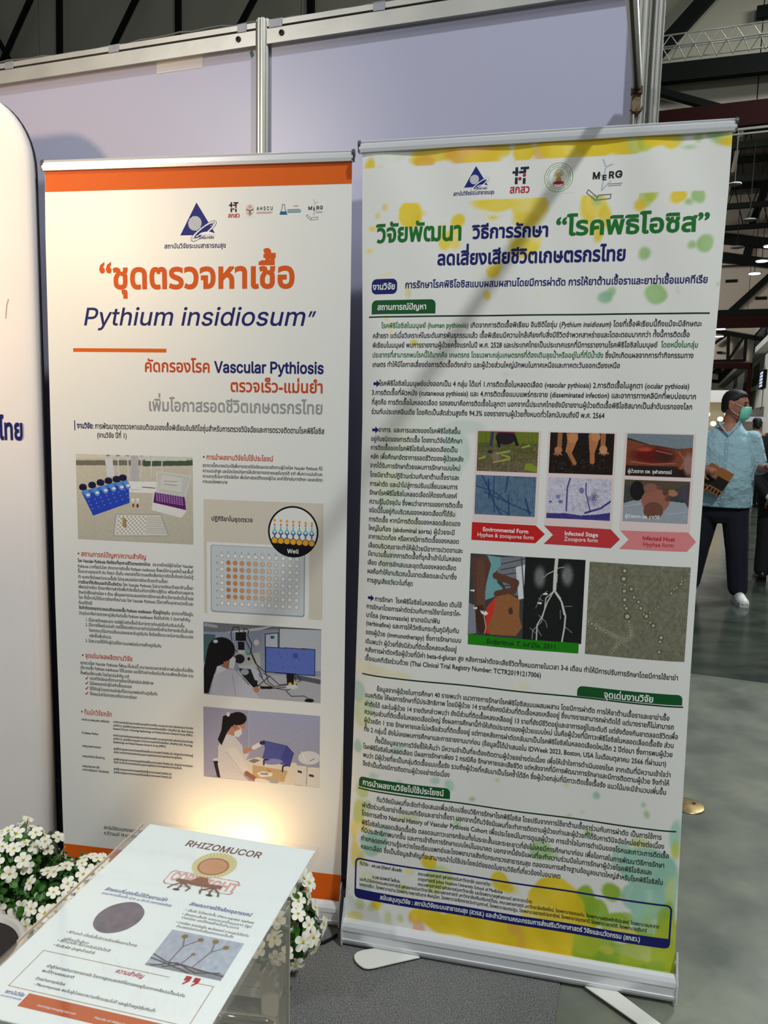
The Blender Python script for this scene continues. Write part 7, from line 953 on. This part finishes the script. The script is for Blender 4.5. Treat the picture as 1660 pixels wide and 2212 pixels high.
# aluminium lighting truss
lt = empty('lighting_truss', (0, 0, 0), -th, label='silver lattice truss hanging in front of the dark cladding, top right', cat='truss')
ta, tb, tc_ = ((-1.011, 5.537), (1.04, 5.506), (-1.005, 5.423))
dz = (tb[1]-ta[1]); hgt = ta[1]-tc_[1]
for y, z in ((9.0, 0), (9.0, -hgt), (9.35, 0.02), (9.35, -hgt+0.02)): MB().tube([(ta[0], y, ta[1]+z), (tb[0], y, tb[1]+z)], 0.008, 6).build('chord', ALU2, lt, True)
nb = 26
for k_ in range(nb):
    x0, x1 = ta[0]+(tb[0]-ta[0])*k_/nb, ta[0]+(tb[0]-ta[0])*(k_+1)/nb; z0, z1 = ta[1]+dz*k_/nb, ta[1]+dz*(k_+1)/nb
    m_ = MB(); m_.tube([(x0, 9.0, z0-(0 if k_ % 2 else hgt)), (x1, 9.0, z1-(hgt if k_ % 2 else 0))], 0.004, 5); m_.tube([(x0, 9.35 if k_ % 2 else 9.0, z0-hgt), (x1, 9.0 if k_ % 2 else 9.35, z1-hgt)], 0.004, 5); m_.build('lattice_bar', ALU2, lt)
# roof and rows of deep trusses
rf = hroot('ceiling'); MB().box(-24, 12, 14.3, 118, 10.7, 10.8).build('roof_deck', mat('roof_deck_brown', (78, 70, 60), 0.8), rf)
for D in (16.5, 19.5, 22.5, 25.5, 28.5, 31.5): MB().box(-24, 12, D+1.2, D+1.3, 10.5, 10.7).build('purlin', STL, rf)
for i, D in enumerate((17.0, 20.0, 23.0, 26.0, 29.0, 32.0)):
    t_ = hroot('trim_truss'); zb, zt = 8.75, 10.35
    MB().bar((-24, D, zb), (12, D, zb+0.2), 0.16, 0.17).build('bottom_chord', STL, t_); MB().bar((-24, D, zt), (12, D, zt), 0.12, 0.14).build('top_chord', STL, t_)
    for k_ in range(-22, 26):
        x = -1+k_*0.42; MB().bar((x, D, zb+0.1 if k_ % 2 else zt), (x+0.42, D, zt if k_ % 2 else zb+0.1), 0.03, 0.035).build('web_bar', STL, t_)
        if k_ % 4 == 1: MB().bar((x, D, zb), (x, D, zt), 0.035).build('post_bar', STL, t_)
for S in (0.6, 2.3, 4.6): hb = MB().bar((S, 15, 9.3), (S, 33.5, 9.3), 0.22, 0.16).build('long_beam', STL, rf)
for S in (1.15,): MB().bar((S, 15, 9.15), (S, 33.5, 9.15), 0.09, 0.09).build('long_pipe', mat('pipe_grey', (150, 144, 130), 0.6), rf)
# second bulkhead D = 34
g2 = hroot('wall_gable_2'); 
slab('cladding_panel', 34.0, -24, 2.42, 5.765, 10.6, CLADR, g2); slab('cladding_panel', 34.0, 2.44, 12, 5.765, 10.6, CLADR, g2)
for (a, b), w_ in zip([((0.757, 8.99), (3.601, 8.495)), ((0.801, 8.342), (3.657, 7.761)), ((0.984, 8.152), (3.664, 7.674)), ((1.49, 5.746), (3.645, 7.919)), ((2.296, 8.574), (2.202, 8.05)), ((0.438, 5.995), (4.113, 5.991)), ((1.006, 7.828), (3.331, 7.813))], (0.35, 0.25, 0.2, 0.22, 0.3, 0.22, 0.05)):
    hbar('brace', 33.7, a, b, w_, STL, g2)
a, b = ((0.463, 5.546), (4.749, 5.595)); hbar('crossbeam', 33.5, a, b, 0.42, RED, g2, 0.3)
for (a, b) in [((1.535, 7.226), (1.967, 7.332)), ((2.661, 6.513), (3.083, 6.623))]: MB().box(a[0], b[0], 33.9, 33.98, a[1], b[1]).build('vent_grille', STL, g2)
# third bulkhead D = 52
g3 = hroot('wall_gable_3'); slab('cladding_panel', 52.0, -24, 4.2, 5.325, 7.796, CLADR, g3)
for (a, b), w_ in zip([((1.805, 7.405), (4.689, 6.818)), ((2.731, 7.273), (2.8, 5.533)), ((3.723, 7.141), (3.736, 5.525)), ((2.8, 5.533), (3.697, 7.141)), ((1.864, 6.531), (2.81, 7.271)), ((1.666, 5.542), (3.759, 5.553))], (0.26, 0.18, 0.18, 0.16, 0.16, 0.16)):
    hbar('brace', 51.7, a, b, w_, STL, g3)
a, b, c_ = ((0.876, 5.24), (4.066, 5.221), (4.273, 2.004)); hbar('crossbeam', 51.4, a, b, 0.34, RED, g3, 0.3); MB().box(b[0]-0.12, b[0]+0.12, 51.3, 51.6, 0, b[1]+0.17).build('column', RED, g3)
va = ((2.147, 6.009), (2.454, 6.146)); MB().box(va[0][0], va[1][0], 51.85, 51.95, va[0][1], va[1][1]).build('vent_grille', STL, g3)
g4 = hroot('wall_gable_4'); slab('cladding_panel', 95.0, -24, 5.2, 3.0, 7.959, CLAD, g4)
for (a, b) in [((3.175, 6.754), (4.867, 6.652)), ((4.316, 8.405), (4.381, 6.755)), ((3.603, 7.583), (4.323, 8.302))]: hbar('brace', 94, a, b, 0.3, STL, g4)
fw = hroot('wall_far'); slab('wall_face', 118.0, -24, 6, 0, 10.7, CLAD, fw); lw = hroot('wall_left'); MB().box(-24.2, -24, 14.4, 118, 0, 10.7).build('wall_face', CLAD, lw)
# side wall with balcony on the right
SW = 4.9
sw = hroot('wall_right'); ZB = 6.033
for a, b in ((37.0, 62.0), (62.0, 118.0)): MB().box(SW+0.02, SW+0.4, a, b, 0, ZB+5).build('wall_face', WHB, sw)
MB().box(4.3, SW+0.1, 36.0, 118, ZB, ZB+0.28).build('balcony_slab', WHB, sw)
MB().box(4.3, 4.36, 36.0, 118, ZB+0.28, ZB+0.34).build('balcony_kerb', WHB, sw)
MB().bar((4.33, 36, ZB+1.2), (4.33, 118, ZB+1.2), 0.06).build('balcony_rail', STL, sw)
for k_ in range(90): MB().box(4.31, 4.35, 37+k_*0.6, 37.05+k_*0.6, ZB+0.3, ZB+1.2).build('baluster', STL, sw)
OPN = mat('recess_grey', (96, 96, 84), 0.8); LOU = mat('louvre_dark', (60, 62, 56), 0.7)
for (d1, d0), (z1, z0) in [((59.069, 55.115), (5.689, 4.301)), ((59.862, 56.436), (4.005, 2.674)), ((66.241, 62.843), (5.849, 4.349)), ((77.891, 73.751), (5.898, 5.095)), ((55.362, 50.557), (2.76, -0.01))]:
    MB().box(SW-0.03, SW+0.03, min(d0, d1), max(d0, d1), z0, z1).build('recess', OPN, sw)
    if z0 > 0: MB().box(SW-0.08, SW-0.03, min(d0, d1)+0.2, max(d0, d1)-0.2, z0, z0+(z1-z0)*0.4).build('louvre', LOU, sw)
(d1, z1), (d0, z0) = ((52.967, 4.934), (50.38, 3.865))
bs = empty('wall_sign', (0, 0, 0), -th, label='black upright illuminated sign board high on the white side wall, right edge', cat='sign')
MB().box(SW-0.16, SW-0.0, min(d0, d1), max(d0, d1), z0, z1).build('board', STL, bs)
for k_ in range(5): MB().box(SW-0.18, SW-0.16, min(d0, d1)+0.5, max(d0, d1)-0.6, z0+(z1-z0)*(0.08+0.18*k_), z0+(z1-z0)*(0.20+0.18*k_)).build('lit_panel', mat('lit_panel', (190, 205, 226), 0.5, emit=0.8), bs)
# pendant lamps
LAMPW = mat('lamp_glow', (236, 246, 255), 0.5, emit=5.0); LAMPD = mat('lamp_shade_grey', (96, 96, 92), 0.6)
for i, (D, S, Z, on, lb) in enumerate([(19, 0.902, 6.769, 0, 'small unlit pendant lamp high among the roof trusses, just above the next'), (22, 1.454, 6.706, 0, 'flat unlit pendant lamp in the middle of the roof trusses'), (26, 1.43, 6.888, 0, 'thin unlit pendant lamp near the banner edge, below the trusses'), (24, 2.152, 6.453, 1, 'lit pendant lamp cut by the right picture edge'), (27, 2.231, 6.646, 1, 'larger lit pendant lamp under the roof trusses'), (29, 2.2, 6.634, 1, 'lower lit pendant lamp in front of the pale gable'), (42, 1.804, 6.34, 1, 'lit lamp beneath the red crossbeam, beside the banner'), (50, 2.05, 6.848, 1, 'farthest lit lamp beneath the red crossbeam')]):
    lp = empty('pendant_lamp', HW(D, S, Z), -th, label=lb, cat='lamp', group='pendant lamps under the hall roof')
    s_ = D*0.0075
    MB().lathe([(s_*0.35, s_*0.25), (s_*1.0, 0.02), (s_*1.0, 0.0), (s_*0.9, 0.0), (s_*0.3, s_*0.2)], 14).build('shade', LAMPD, lp, True)
    MB().lathe([(0, -0.01), (s_*0.86, -0.01), (s_*0.86, 0.01), (0, 0.01)], 14).build('bulb', LAMPW if on else LAMPD, lp)
    MB().tube([(0, 0, s_*0.2), (0, 0, 10.7-Z)], 0.012, 5).build('cord', STL, lp)
# booth and hanging sign far behind
fb_ = empty('exhibition_booth', HW(22, 0.998, 0), -th, label='bright white exhibition booth with warm lights behind the man with the mask', cat='booth')
wb = (0.998, 1.399); hb_ = 2.315
MB().box(-1.6, 0.42, 0, 0.1, 0, hb_).build('back_wall', mat('booth_white', (226, 226, 222), 0.6), fb_); MB().box(-1.6, 0.46, -0.8, 0.1, hb_-0.25, hb_+0.05).build('fascia', mat('booth_white', (226, 226, 222)), fb_)
MB().box(0.34, 0.42, -0.8, -0.7, 0, hb_-0.25).build('post', mat('booth_white', (226, 226, 222)), fb_)
for k_ in range(6): MB().lathe([(0.0, 0), (0.04, 0.008), (0.065, 0.035), (0.07, 0.07), (0.05, 0.11), (0.0, 0.125)], 16, Matrix.Translation((0.25-k_*0.16, -0.55, hb_-0.62-0.12*(k_ % 3)))).build('globe_light', mat('warm_globe', (255, 224, 160), 0.5, emit=3.0), fb_, True)
hsn = ((2.039, 1.776), (2.362, 1.625))
tag(MB().box(hsn[0][0], hsn[1][0]+0.3, 26, 26.08, hsn[1][1], hsn[0][1]).build('hanging_sign', mat('pale_sign', (190, 186, 196), 0.6)), 'pale rectangular booth sign far behind, between the two men', 'sign').rotation_euler = (0, 0, -th)
bkw = ((0.85, 1.824),)
tag(MB().box(-20, 4.2, 44, 44.2, 0, 2.4).build('far_booth_wall', mat('far_booth', (120, 118, 112), 0.7, noise=0.5, nscale=1.2)), 'low muddle of distant booth walls at the end of the hall aisle', 'booth wall').rotation_euler = (0, 0, -th)

# ------------------------------------------------------------------ people
SKIN = mat('skin', (164, 110, 86), 0.55, bump=0.03, bscale=60); HAIR = mat('black_hair', (20, 18, 18), 0.6, bump=0.3, bscale=220)
def seg(mb, a, b, ra, rb, n=12, sx=1.0, sy=1.0):
    """tapered limb with rounded ends; sx, sy squash the section"""
    a = Vector(a); b = Vector(b); d = (b-a); L = d.length; d.normalize(); rings = []; q = d.to_track_quat('Z', 'Y').to_matrix()
    N = 7
    for i in range(N+1):
        t = i/N; r = ra+(rb-ra)*t; rings.append((a+d*L*t, r))
    rings = [(a-d*ra*0.85, ra*0.4), (a-d*ra*0.5, ra*0.85)] + rings + [(b+d*rb*0.5, rb*0.85), (b+d*rb*0.85, rb*0.4)]
    mb.loft([[p_ + q @ Vector((r*sx*math.cos(2*PI*k/n), r*sy*math.sin(2*PI*k/n), 0)) for k in range(n)] for p_, r in rings]); return mb
def trunk(mb, rows, n=20):
    """rows: (z, cx, cy, rx, ry)"""
    mb.loft([[Vector((cx+rx*math.copysign(abs(math.cos(2*PI*k/n))**0.85, math.cos(2*PI*k/n)), cy+ry*math.copysign(abs(math.sin(2*PI*k/n))**0.9, math.sin(2*PI*k/n)), z)) for k in range(n)] for z, cx, cy, rx, ry in rows]); return mb
def hand(mb, wrist, dirv, palm_n, curl=0.6, side=1, s=1.0):
    """palm and five fingers, curling towards palm_n; the thumb leaves the side of the palm"""
    w = Vector(wrist); d = Vector(dirv).normalized(); n = Vector(palm_n); n = (n-d*n.dot(d)).normalized(); t = d.cross(n)*side
    seg(mb, w, w+d*0.075*s, 0.024*s, 0.034*s, 10, 1.0, 0.62) if False else seg(mb, w, w+d*0.07*s, 0.026*s, 0.034*s, 10)
    for k, (o, L) in enumerate(((-0.030, 0.066), (-0.010, 0.076), (0.011, 0.070), (0.030, 0.055))):
        p = w+d*0.085*s+t*o*s; a = 0.25+curl*0.5; q = p
        for j, f_ in enumerate((0.45, 0.30, 0.25)):
            e = (d*math.cos(a)+n*math.sin(a)).normalized(); q2 = q+e*L*f_*1.25*s; seg(mb, q, q2, (0.0095-0.0012*j)*s, (0.0088-0.0012*j)*s, 8); q = q2; a += curl*0.75
    p = w+d*0.03*s-t*0.028*s; e = (d*0.6-t*0.75+n*0.35).normalized(); q = p+e*0.04*s; seg(mb, p, q, 0.013*s, 0.011*s, 8); seg(mb, q, q+(d*0.85-t*0.1+n*0.4).normalized()*0.032*s, 0.011*s, 0.009*s, 8)
def head_mesh(mb, c, F, s=1.0):
    """c centre, F facing frame (columns: right, forward, up)"""
    def P(x, y, z): return Vector(c)+F @ Vector((x*s, y*s, z*s))
    prof = [(-0.118, 0.012, 0.020, 0.055), (-0.112, 0.034, 0.036, 0.045), (-0.095, 0.048, 0.056, 0.028), (-0.07, 0.058, 0.074, 0.012), (-0.04, 0.066, 0.086, 0.004), (0.0, 0.071, 0.093, 0.0), (0.035, 0.074, 0.096, -0.004), (0.065, 0.070, 0.088, -0.008), (0.09, 0.056, 0.068, -0.01), (0.107, 0.034, 0.042, -0.01), (0.113, 0.012, 0.016, -0.01)]
    mb.loft([[P(rx*math.cos(2*PI*k/20), cy+ry*math.sin(2*PI*k/20), z) for k in range(20)] for z, rx, ry, cy in prof])
    seg(mb, P(0, 0.088, 0.010), P(0, 0.108, -0.028), 0.008*s, 0.014*s, 10)                      # nose
    seg(mb, P(-0.036, 0.080, 0.022), P(0.036, 0.080, 0.022), 0.010*s, 0.010*s, 8)                # brow
    seg(mb, P(-0.018, 0.088, -0.058), P(0.018, 0.088, -0.058), 0.008*s, 0.008*s, 8)             # mouth
    for e in (-1, 1): seg(mb, P(e*0.072, -0.004, 0.022), P(e*0.076, -0.008, -0.024), 0.017*s, 0.012*s, 8, 0.7, 1.3)
    return P
def frame(yaw, pitch=0.0): return (Matrix.Rotation(yaw, 3, 'Z') @ Matrix.Rotation(pitch, 3, 'X'))
def hair_cap(mb, P, s, low=-0.03):
    R_ = []
    for z, rx, ry, cy in ((low-0.03, 0.036, 0.056, -0.034), (low-0.012, 0.056, 0.076, -0.026), (low+0.008, 0.069, 0.086, -0.018), (0.0, 0.0755, 0.092, -0.014), (0.04, 0.078, 0.0965, -0.010), (0.072, 0.075, 0.092, -0.006), (0.100, 0.060, 0.074, -0.006), (0.117, 0.032, 0.042, -0.008), (0.121, 0.008, 0.01, -0.008)):
        R_.append([P(rx*math.cos(2*PI*k/24), min(cy+ry*math.sin(2*PI*k/24), 0.088 if z > 0.06 else (0.045 if z > 0.03 else (-0.026))), z) for k in range(24)])
    mb.loft(R_)
def face_bits(P, s, root, head_parent):
    for e in (-1, 1):
        m_ = MB(); m_.ellip(P(e*0.030, 0.086, 0.004), (0.011*s, 0.006*s, 0.006*s), None, 10, 6); m_.build('eye', mat('eye_dark', (30, 22, 20), 0.3), head_parent, True)
        m_ = MB(); m_.bar(P(e*0.045, 0.087, 0.026), P(e*0.016, 0.092, 0.026), 0.006*s, 0.006*s); m_.build('eyebrow', HAIR, head_parent)
# --- man in the pale blue shirt
OX, OY = (2.749, 6.08)
m1 = empty('person', (OX, OY, 0), -0.445, label='man in light blue shirt, jeans and green face mask, holding brochures and a phone', cat='person')
s1 = 1.0
body = MB()
trunk(body, [(0.80, 0, 0, .16, .12), (0.95, 0, -0.01, .17, .14), (1.15, 0, -0.01, .18, .14), (1.30, 0, 0, .18, .12), (1.38, 0, 0, .12, .09), (1.44, 0.01, 0, .065, .065)])
F1 = frame(-1.95, -0.05)
F1m = F1
Pm = head_mesh(body, (0.045, -0.02, 1.585), F1m, 1.03)
seg(body, (0.01, 0, 1.40), (0.03, -0.005, 1.50), 0.066, 0.060)
AR_s, AR_e, AR_w = (0.182, 0.0, 1.325), (0.255, 0.02, 1.09), (0.300, -0.19, 1.10)      # his left arm (image right)
AL_s, AL_e, AL_w = (-0.195, 0.0, 1.325), (-0.27, 0.01, 1.09), (-0.150, -0.285, 1.095)
for s_, e_, w_ in ((AR_s, AR_e, AR_w), (AL_s, AL_e, AL_w)): seg(body, s_, e_, 0.055, 0.044); seg(body, e_, w_, 0.042, 0.028)
hand(body, AR_w, (0.55, -0.8, 0.05), (0, 0, 1), 0.55, -1); hand(body, AL_w, (0.88, -0.10, -0.42), (0.0, 0.9, -0.3), 0.75, 1)
LEGS = (((0.095, 0, 0.80), (0.135, -0.02, 0.44), (0.165, 0.0, 0.09)), ((-0.10, 0, 0.80), (-0.15, 0.02, 0.45), (-0.20, 0.10, 0.09)))
for a, b, c_ in LEGS: seg(body, a, b, 0.085, 0.055); seg(body, b, c_, 0.052, 0.036)
bo = remeshed('body', body, 0.0075, SKIN, m1, 3)
hm = MB(); hair_cap(hm, Pm, 1.0); hm.build('hair', HAIR, m1, True)
face_bits(Pm, 1.0, m1, m1)
SH = mat('blue_linen_shirt', (160, 196, 208), 0.8, bump=0.9, bscale=11); sh = MB()
trunk(sh, [(0.775, -0.005, -0.01, .225, .165), (0.80, -0.005, -0.01, .228, .17), (0.95, 0, -0.035, .225, .19), (1.08, 0, -0.03, .222, .175), (1.20, 0, -0.01, .215, .155), (1.30, 0, 0, .195, .13), (1.37, 0, 0.005, .150, .10), (1.42, 0.01, 0.012, .10, .078), (1.45, 0.015, 0.014, .085, .072)])
for s_, e_, w_ in ((AR_s, AR_e, AR_w), (AL_s, AL_e, AL_w)): seg(sh, s_, (Vector(e_)*0.98+Vector(s_)*0.02), 0.074, 0.064)
sh_o = remeshed('shirt', sh, 0.010, SH, m1, 2)
MB().tube([(-0.075, -0.075, 1.455), (-0.03, -0.105, 1.40), (0.012, -0.125, 1.345), (0.05, -0.105, 1.40), (0.085, -0.06, 1.46)], 0.009, 8).build('collar', SH, m1, True)
MB().box(0.004, 0.012, -0.005, 0.0, 0, 0.5).build('placket', mat('placket_seam', (112, 146, 160), 0.8), sh_o) if False else None
sb_ = SH.node_tree.nodes
for n_ in sb_:
    if n_.bl_idname == 'ShaderNodeBump': n_.inputs['Distance'].default_value = 0.05
bpy.context.view_layer.update()
def front(x, z):
    ok, loc, nn_, _i = sh_o.ray_cast(Vector((x, -1, z)), Vector((0, 1, 0))); return loc.y if ok else -0.2
pkl = MB(); zz = [0.80+0.02*k_ for k_ in range(27)]
for a, b in zip(zz[:-1], zz[1:]): pkl.add([(-0.008, front(-0.008, a)-0.002, a), (0.018, front(0.018, a)-0.002, a), (0.018, front(0.018, b)-0.002, b), (-0.008, front(-0.008, b)-0.002, b)], [(0, 1, 2, 3)])
pkl.build('placket', mat('placket_cloth', (142, 176, 188), 0.8), sh_o, True)
for z in (0.86, 0.95, 1.04, 1.13, 1.22, 1.30): MB().lathe([(0, 0), (0.006, 0.0), (0.006, 0.002), (0, 0.0025)], 10, Matrix.Translation((0.005, front(0.005, z)-0.001, z)) @ Matrix.Rotation(PI/2, 4, 'X')).build('button', mat('shirt_button', (222, 230, 232), 0.4), sh_o)
JN = mat('dark_jeans', (15, 19, 34), 0.85, bump=0.3, bscale=30); jn = MB()
trunk(jn, [(0.64, -0.005, 0, .10, .10), (0.70, -0.005, 0, .175, .13), (0.80, -0.005, 0, .20, .145), (0.90, 0, -0.01, .19, .14)])
for a, b, c_ in LEGS: seg(jn, a, b, 0.112, 0.090); seg(jn, b, (c_[0], c_[1], c_[2]+0.02), 0.088, 0.078)
remeshed('trousers', jn, 0.010, JN, m1, 2)
def shoe(parent, x, y, yaw, m, sole, L=0.28):
    q = Matrix.Translation((x, y, 0)) @ Matrix.Rotation(yaw, 4, 'Z'); o = MB()
    ring = []
    for t, w_, h_ in ((0.0, 0.030, 0.075), (0.1, 0.040, 0.085), (0.3, 0.042, 0.085), (0.5, 0.046, 0.070), (0.72, 0.050, 0.050), (0.9, 0.042, 0.040), (1.0, 0.020, 0.025)):
        ring.append([q @ Vector((w_*math.cos(a), L*0.3-L*t, 0.022+max(0, math.sin(a))*h_)) for a in [2*PI*k/14 for k in range(14)]])
    s_o = o.loft(ring).build('shoe', m, parent, True)
    pol = [(0.032, L*0.32), (0.046, L*0.1), (0.052, -L*0.42), (0.034, -L*0.66), (0, -L*0.715), (-0.034, -L*0.66), (-0.050, -L*0.42), (-0.044, L*0.1), (-0.032, L*0.32)]
    MB().prism(pol, 0.0, 0.024, q).build('sole', sole, s_o)
    for k_ in range(4): MB().bar(q @ Vector((-0.022, -L*(0.12+0.07*k_), 0.090-0.008*k_)), q @ Vector((0.022, -L*(0.12+0.07*k_), 0.090-0.008*k_)), 0.006, 0.005).build('lace', m, s_o)
WS = mat('white_leather', (226, 226, 224), 0.5); shoe(m1, 0.175, -0.02, 0.25, WS, mat('white_sole', (206, 206, 200), 0.6)); shoe(m1, -0.21, 0.08, -0.35, WS, mat('white_sole', (206, 206, 200), 0.6))
MK = mat('green_face_mask', (128, 214, 190), 0.8); mk = MB(); rows = []
for z, x_, y_ in ((-0.006, 0.032, 0.106), (-0.018, 0.048, 0.104), (-0.030, 0.056, 0.110), (-0.040, 0.060, 0.104), (-0.052, 0.062, 0.109), (-0.064, 0.061, 0.101), (-0.078, 0.058, 0.103), (-0.098, 0.048, 0.088), (-0.114, 0.034, 0.070)):
    rows.append([Pm(x_*math.sin(t), y_*(0.50+0.5*math.cos(t*0.9))+0.016*(math.cos(t)), z) for t in [-1.5+3.0*k/14 for k in range(15)]])
vs = [v for r_ in rows for v in r_]; mk.add(vs, [(i*15+k, i*15+k+1, (i+1)*15+k+1, (i+1)*15+k) for i in range(len(rows)-1) for k in range(14)])
mo = mk.build('face_mask', MK, m1, True); so_ = mo.modifiers.new('s', 'SOLIDIFY'); so_.thickness = 0.003
for e in (-1, 1):
    MB().tube([Pm(e*0.055, 0.085, -0.012), Pm(e*0.071, 0.03, 0.012), Pm(e*0.078, -0.012, 0.028)], 0.0018, 5).build('mask_strap', WS, mo); MB().tube([Pm(e*0.048, 0.070, -0.085), Pm(e*0.070, 0.02, -0.05), Pm(e*0.077, -0.010, -0.024)], 0.0018, 5).build('mask_strap', WS, mo)
# things in his hands
hw = m1.matrix_basis
ph = hw @ Vector((0.362, -0.30, 1.150)); pho = empty('smartphone', ph, -0.445+0.9, label='smartphone lying flat in the left hand of the masked man', cat='phone')
MB().prism(rrect(-0.036, 0.036, -0.075, 0.075, 0.010), 0, 0.008).build('case', mat('phone_case', (40, 46, 50), 0.4), pho); MB().prism(rrect(-0.033, 0.033, -0.071, 0.071, 0.008), 0.008, 0.0088).build('screen', mat('phone_glass', (110, 130, 138), 0.08), pho)
bcp = hw @ Vector((-0.045, -0.285, 1.035))
BRO = mat('brochure_orange', (176, 112, 62), 0.5); BRD = mat('brochure_dark', (34, 26, 22), 0.5)
b_ = empty('brochure', hw @ Vector((-0.020, -0.262, 0.985)), 0, label='folded orange and black brochures held in front of him by the masked man', cat='brochure')
b_.rotation_euler = (0.12, 0.50, -0.445)
for k_, (dx, dz, ry) in enumerate(((0.0, 0.0, 0.0), (-0.075, -0.010, 0.14), (-0.105, -0.015, 0.26))):
    Mb = Matrix.Translation((dx, 0.008*k_, dz)) @ Matrix.Rotation(ry, 4, 'Y')
    cv = MB().box(-0.055, 0.055, -0.003, 0.003, -0.105, 0.105, Mb).build('cover', BRO, b_)
    MB().box(-0.055, 0.055, -0.0036, -0.003, -0.055, 0.035, Mb).build('printed_band', BRD, cv)
    for j in range(4): MB().box(-0.045+j*0.026, -0.028+j*0.026, -0.0036, -0.003, -0.098, -0.066, Mb).build('printed_mark', BRD, cv)
# --- man in the dark suit, back to the camera
g2x, g2y = (3.637, 6.854)
m2 = empty('person', (g2x, g2y, 0), -0.30, label='man in black suit with white shirt collar, seen from behind at the right edge', cat='person')
SU = mat('black_suit', (18, 18, 20), 0.8, bump=0.2, bscale=20); b2 = MB()
F2 = frame(0.9, 0.0)
trunk(b2, [(0.78, 0, 0, .15, .11), (1.1, 0, 0, .17, .12), (1.24, 0, 0, .17, .11), (1.30, 0, 0, .07, .07)]); P2 = head_mesh(b2, (-0.02, 0.02, 1.445), F2, 0.95); seg(b2, (0, 0, 1.27), (-0.01, 0.01, 1.38), 0.060, 0.055)
A2 = (((-0.21, 0, 1.22), (-0.25, -0.02, 0.97), (-0.13, -0.17, 0.79)), ((0.21, 0, 1.22), (0.25, -0.02, 0.97), (0.05, -0.18, 0.78)))
for a, b, c_ in A2: seg(b2, a, b, .05, .04); seg(b2, b, c_, .038, .028)
hand(b2, A2[0][2], (0.35, -0.2, -0.9), (0.4, 0.8, 0), 0.8, 1); hand(b2, A2[1][2], (-0.6, -0.1, -0.7), (-0.3, 0.8, 0), 0.8, -1)
L2 = (((-0.09, 0, 0.80), (-0.10, 0, 0.43), (-0.11, 0.0, 0.09)), ((0.09, 0, 0.80), (0.10, 0, 0.43), (0.11, 0, 0.09)))
for a, b, c_ in L2: seg(b2, a, b, 0.08, 0.055); seg(b2, b, c_, 0.05, 0.036)
remeshed('body', b2, 0.009, SKIN, m2, 3); hm = MB(); hair_cap(hm, P2, 0.95, -0.045); hm.build('hair', HAIR, m2, True); face_bits(P2, 0.95, m2, m2)
j2 = MB(); trunk(j2, [(0.72, 0, 0, .20, .145), (0.9, 0, 0, .195, .14), (1.05, 0, 0, .20, .14), (1.17, 0, 0, .22, .13), (1.23, 0, 0, .20, .11), (1.29, 0, 0, .09, .075), (1.31, 0, 0, .07, .065)])
for a, b, c_ in A2: seg(j2, a, b, .078, .062); seg(j2, b, Vector(b)*0.15+Vector(c_)*0.85, .060, .048)
remeshed('jacket', j2, 0.010, SU, m2, 2); tr = MB(); trunk(tr, [(0.66, 0, 0, .11, .1), (0.72, 0, 0, .17, .125), (0.86, 0, 0, .17, .125)])
for a, b, c_ in L2: seg(tr, a, b, 0.10, 0.082); seg(tr, b, (c_[0], c_[1], 0.10), 0.080, 0.072)
remeshed('trousers', tr, 0.011, SU, m2, 2)
MB().lathe([(0.062, 1.295), (0.066, 1.30), (0.062, 1.34), (0.058, 1.338)], 20).build('shirt_collar', WS, m2, True)
MB().tube([(-0.145, -0.155, 0.815), (-0.12, -0.175, 0.795)], 0.036, 10).build('shirt_cuff', WS, m2, True)
BS = mat('black_shoe', (20, 18, 18), 0.3); shoe(m2, -0.115, 0.0, PI, BS, BS); shoe(m2, 0.115, 0.0, PI, BS, BS)
# --- walking person in black further back
g3x, g3y = (6.553, 13.355)
m3 = empty('person', (g3x, g3y, 0), -0.2, label='distant person in black walking away between the masked man and the suited man', cat='person')
b3 = MB(); trunk(b3, [(0.8, 0, 0, .14, .11), (1.1, 0, 0, .16, .12), (1.3, 0, 0, .16, .11), (1.36, 0, 0, .06, .06)]); P3 = head_mesh(b3, (0, 0.02, 1.49), frame(0.2), 0.95); seg(b3, (0, 0, 1.33), (0, 0.01, 1.42), .055, .05)
L3 = (((-0.08, 0, 0.82), (-0.10, 0.06, 0.45), (-0.11, -0.05, 0.09)), ((0.08, 0, 0.82), (0.10, 0.02, 0.45), (0.11, 0.12, 0.09)))
A3_ = (((-0.19, 0, 1.28), (-0.24, -0.03, 1.02), (-0.22, 0.06, 0.80)), ((0.19, 0, 1.28), (0.24, -0.02, 1.02), (0.23, 0.10, 0.82)))
for a, b, c_ in L3: seg(b3, a, b, 0.08, 0.055); seg(b3, b, c_, 0.05, 0.036)
for a, b, c_ in A3_: seg(b3, a, b, .05, .04); seg(b3, b, c_, .038, .028); hand(b3, c_, (0, 0, -1), (0, 1, 0), 0.5, 1)
remeshed('body', b3, 0.011, SKIN, m3, 3); hm = MB(); hair_cap(hm, P3, .95, -0.05); hm.build('hair', HAIR, m3, True)
c3 = MB(); trunk(c3, [(0.68, 0, 0, .17, .13), (0.9, 0, 0, .18, .13), (1.1, 0, 0, .19, .13), (1.28, 0, 0, .19, .11), (1.35, 0, 0, .08, .07)])
for a, b, c_ in A3_: seg(c3, a, b, .07, .055); seg(c3, b, c_, .052, .04)
remeshed('jacket', c3, 0.012, SU, m3, 2); t3_ = MB(); trunk(t3_, [(0.68, 0, 0, .12, .1), (0.86, 0, 0, .16, .12)])
for a, b, c_ in L3: seg(t3_, a, b, 0.10, 0.08); seg(t3_, b, (c_[0], c_[1], 0.11), 0.078, 0.07)
remeshed('trousers', t3_, 0.012, SU, m3, 2); shoe(m3, -0.11, -0.05, PI, BS, BS); shoe(m3, 0.11, 0.12, PI, BS, BS)

for nm_, crv in (('lettering', _to),): bpy.data.objects.remove(crv)
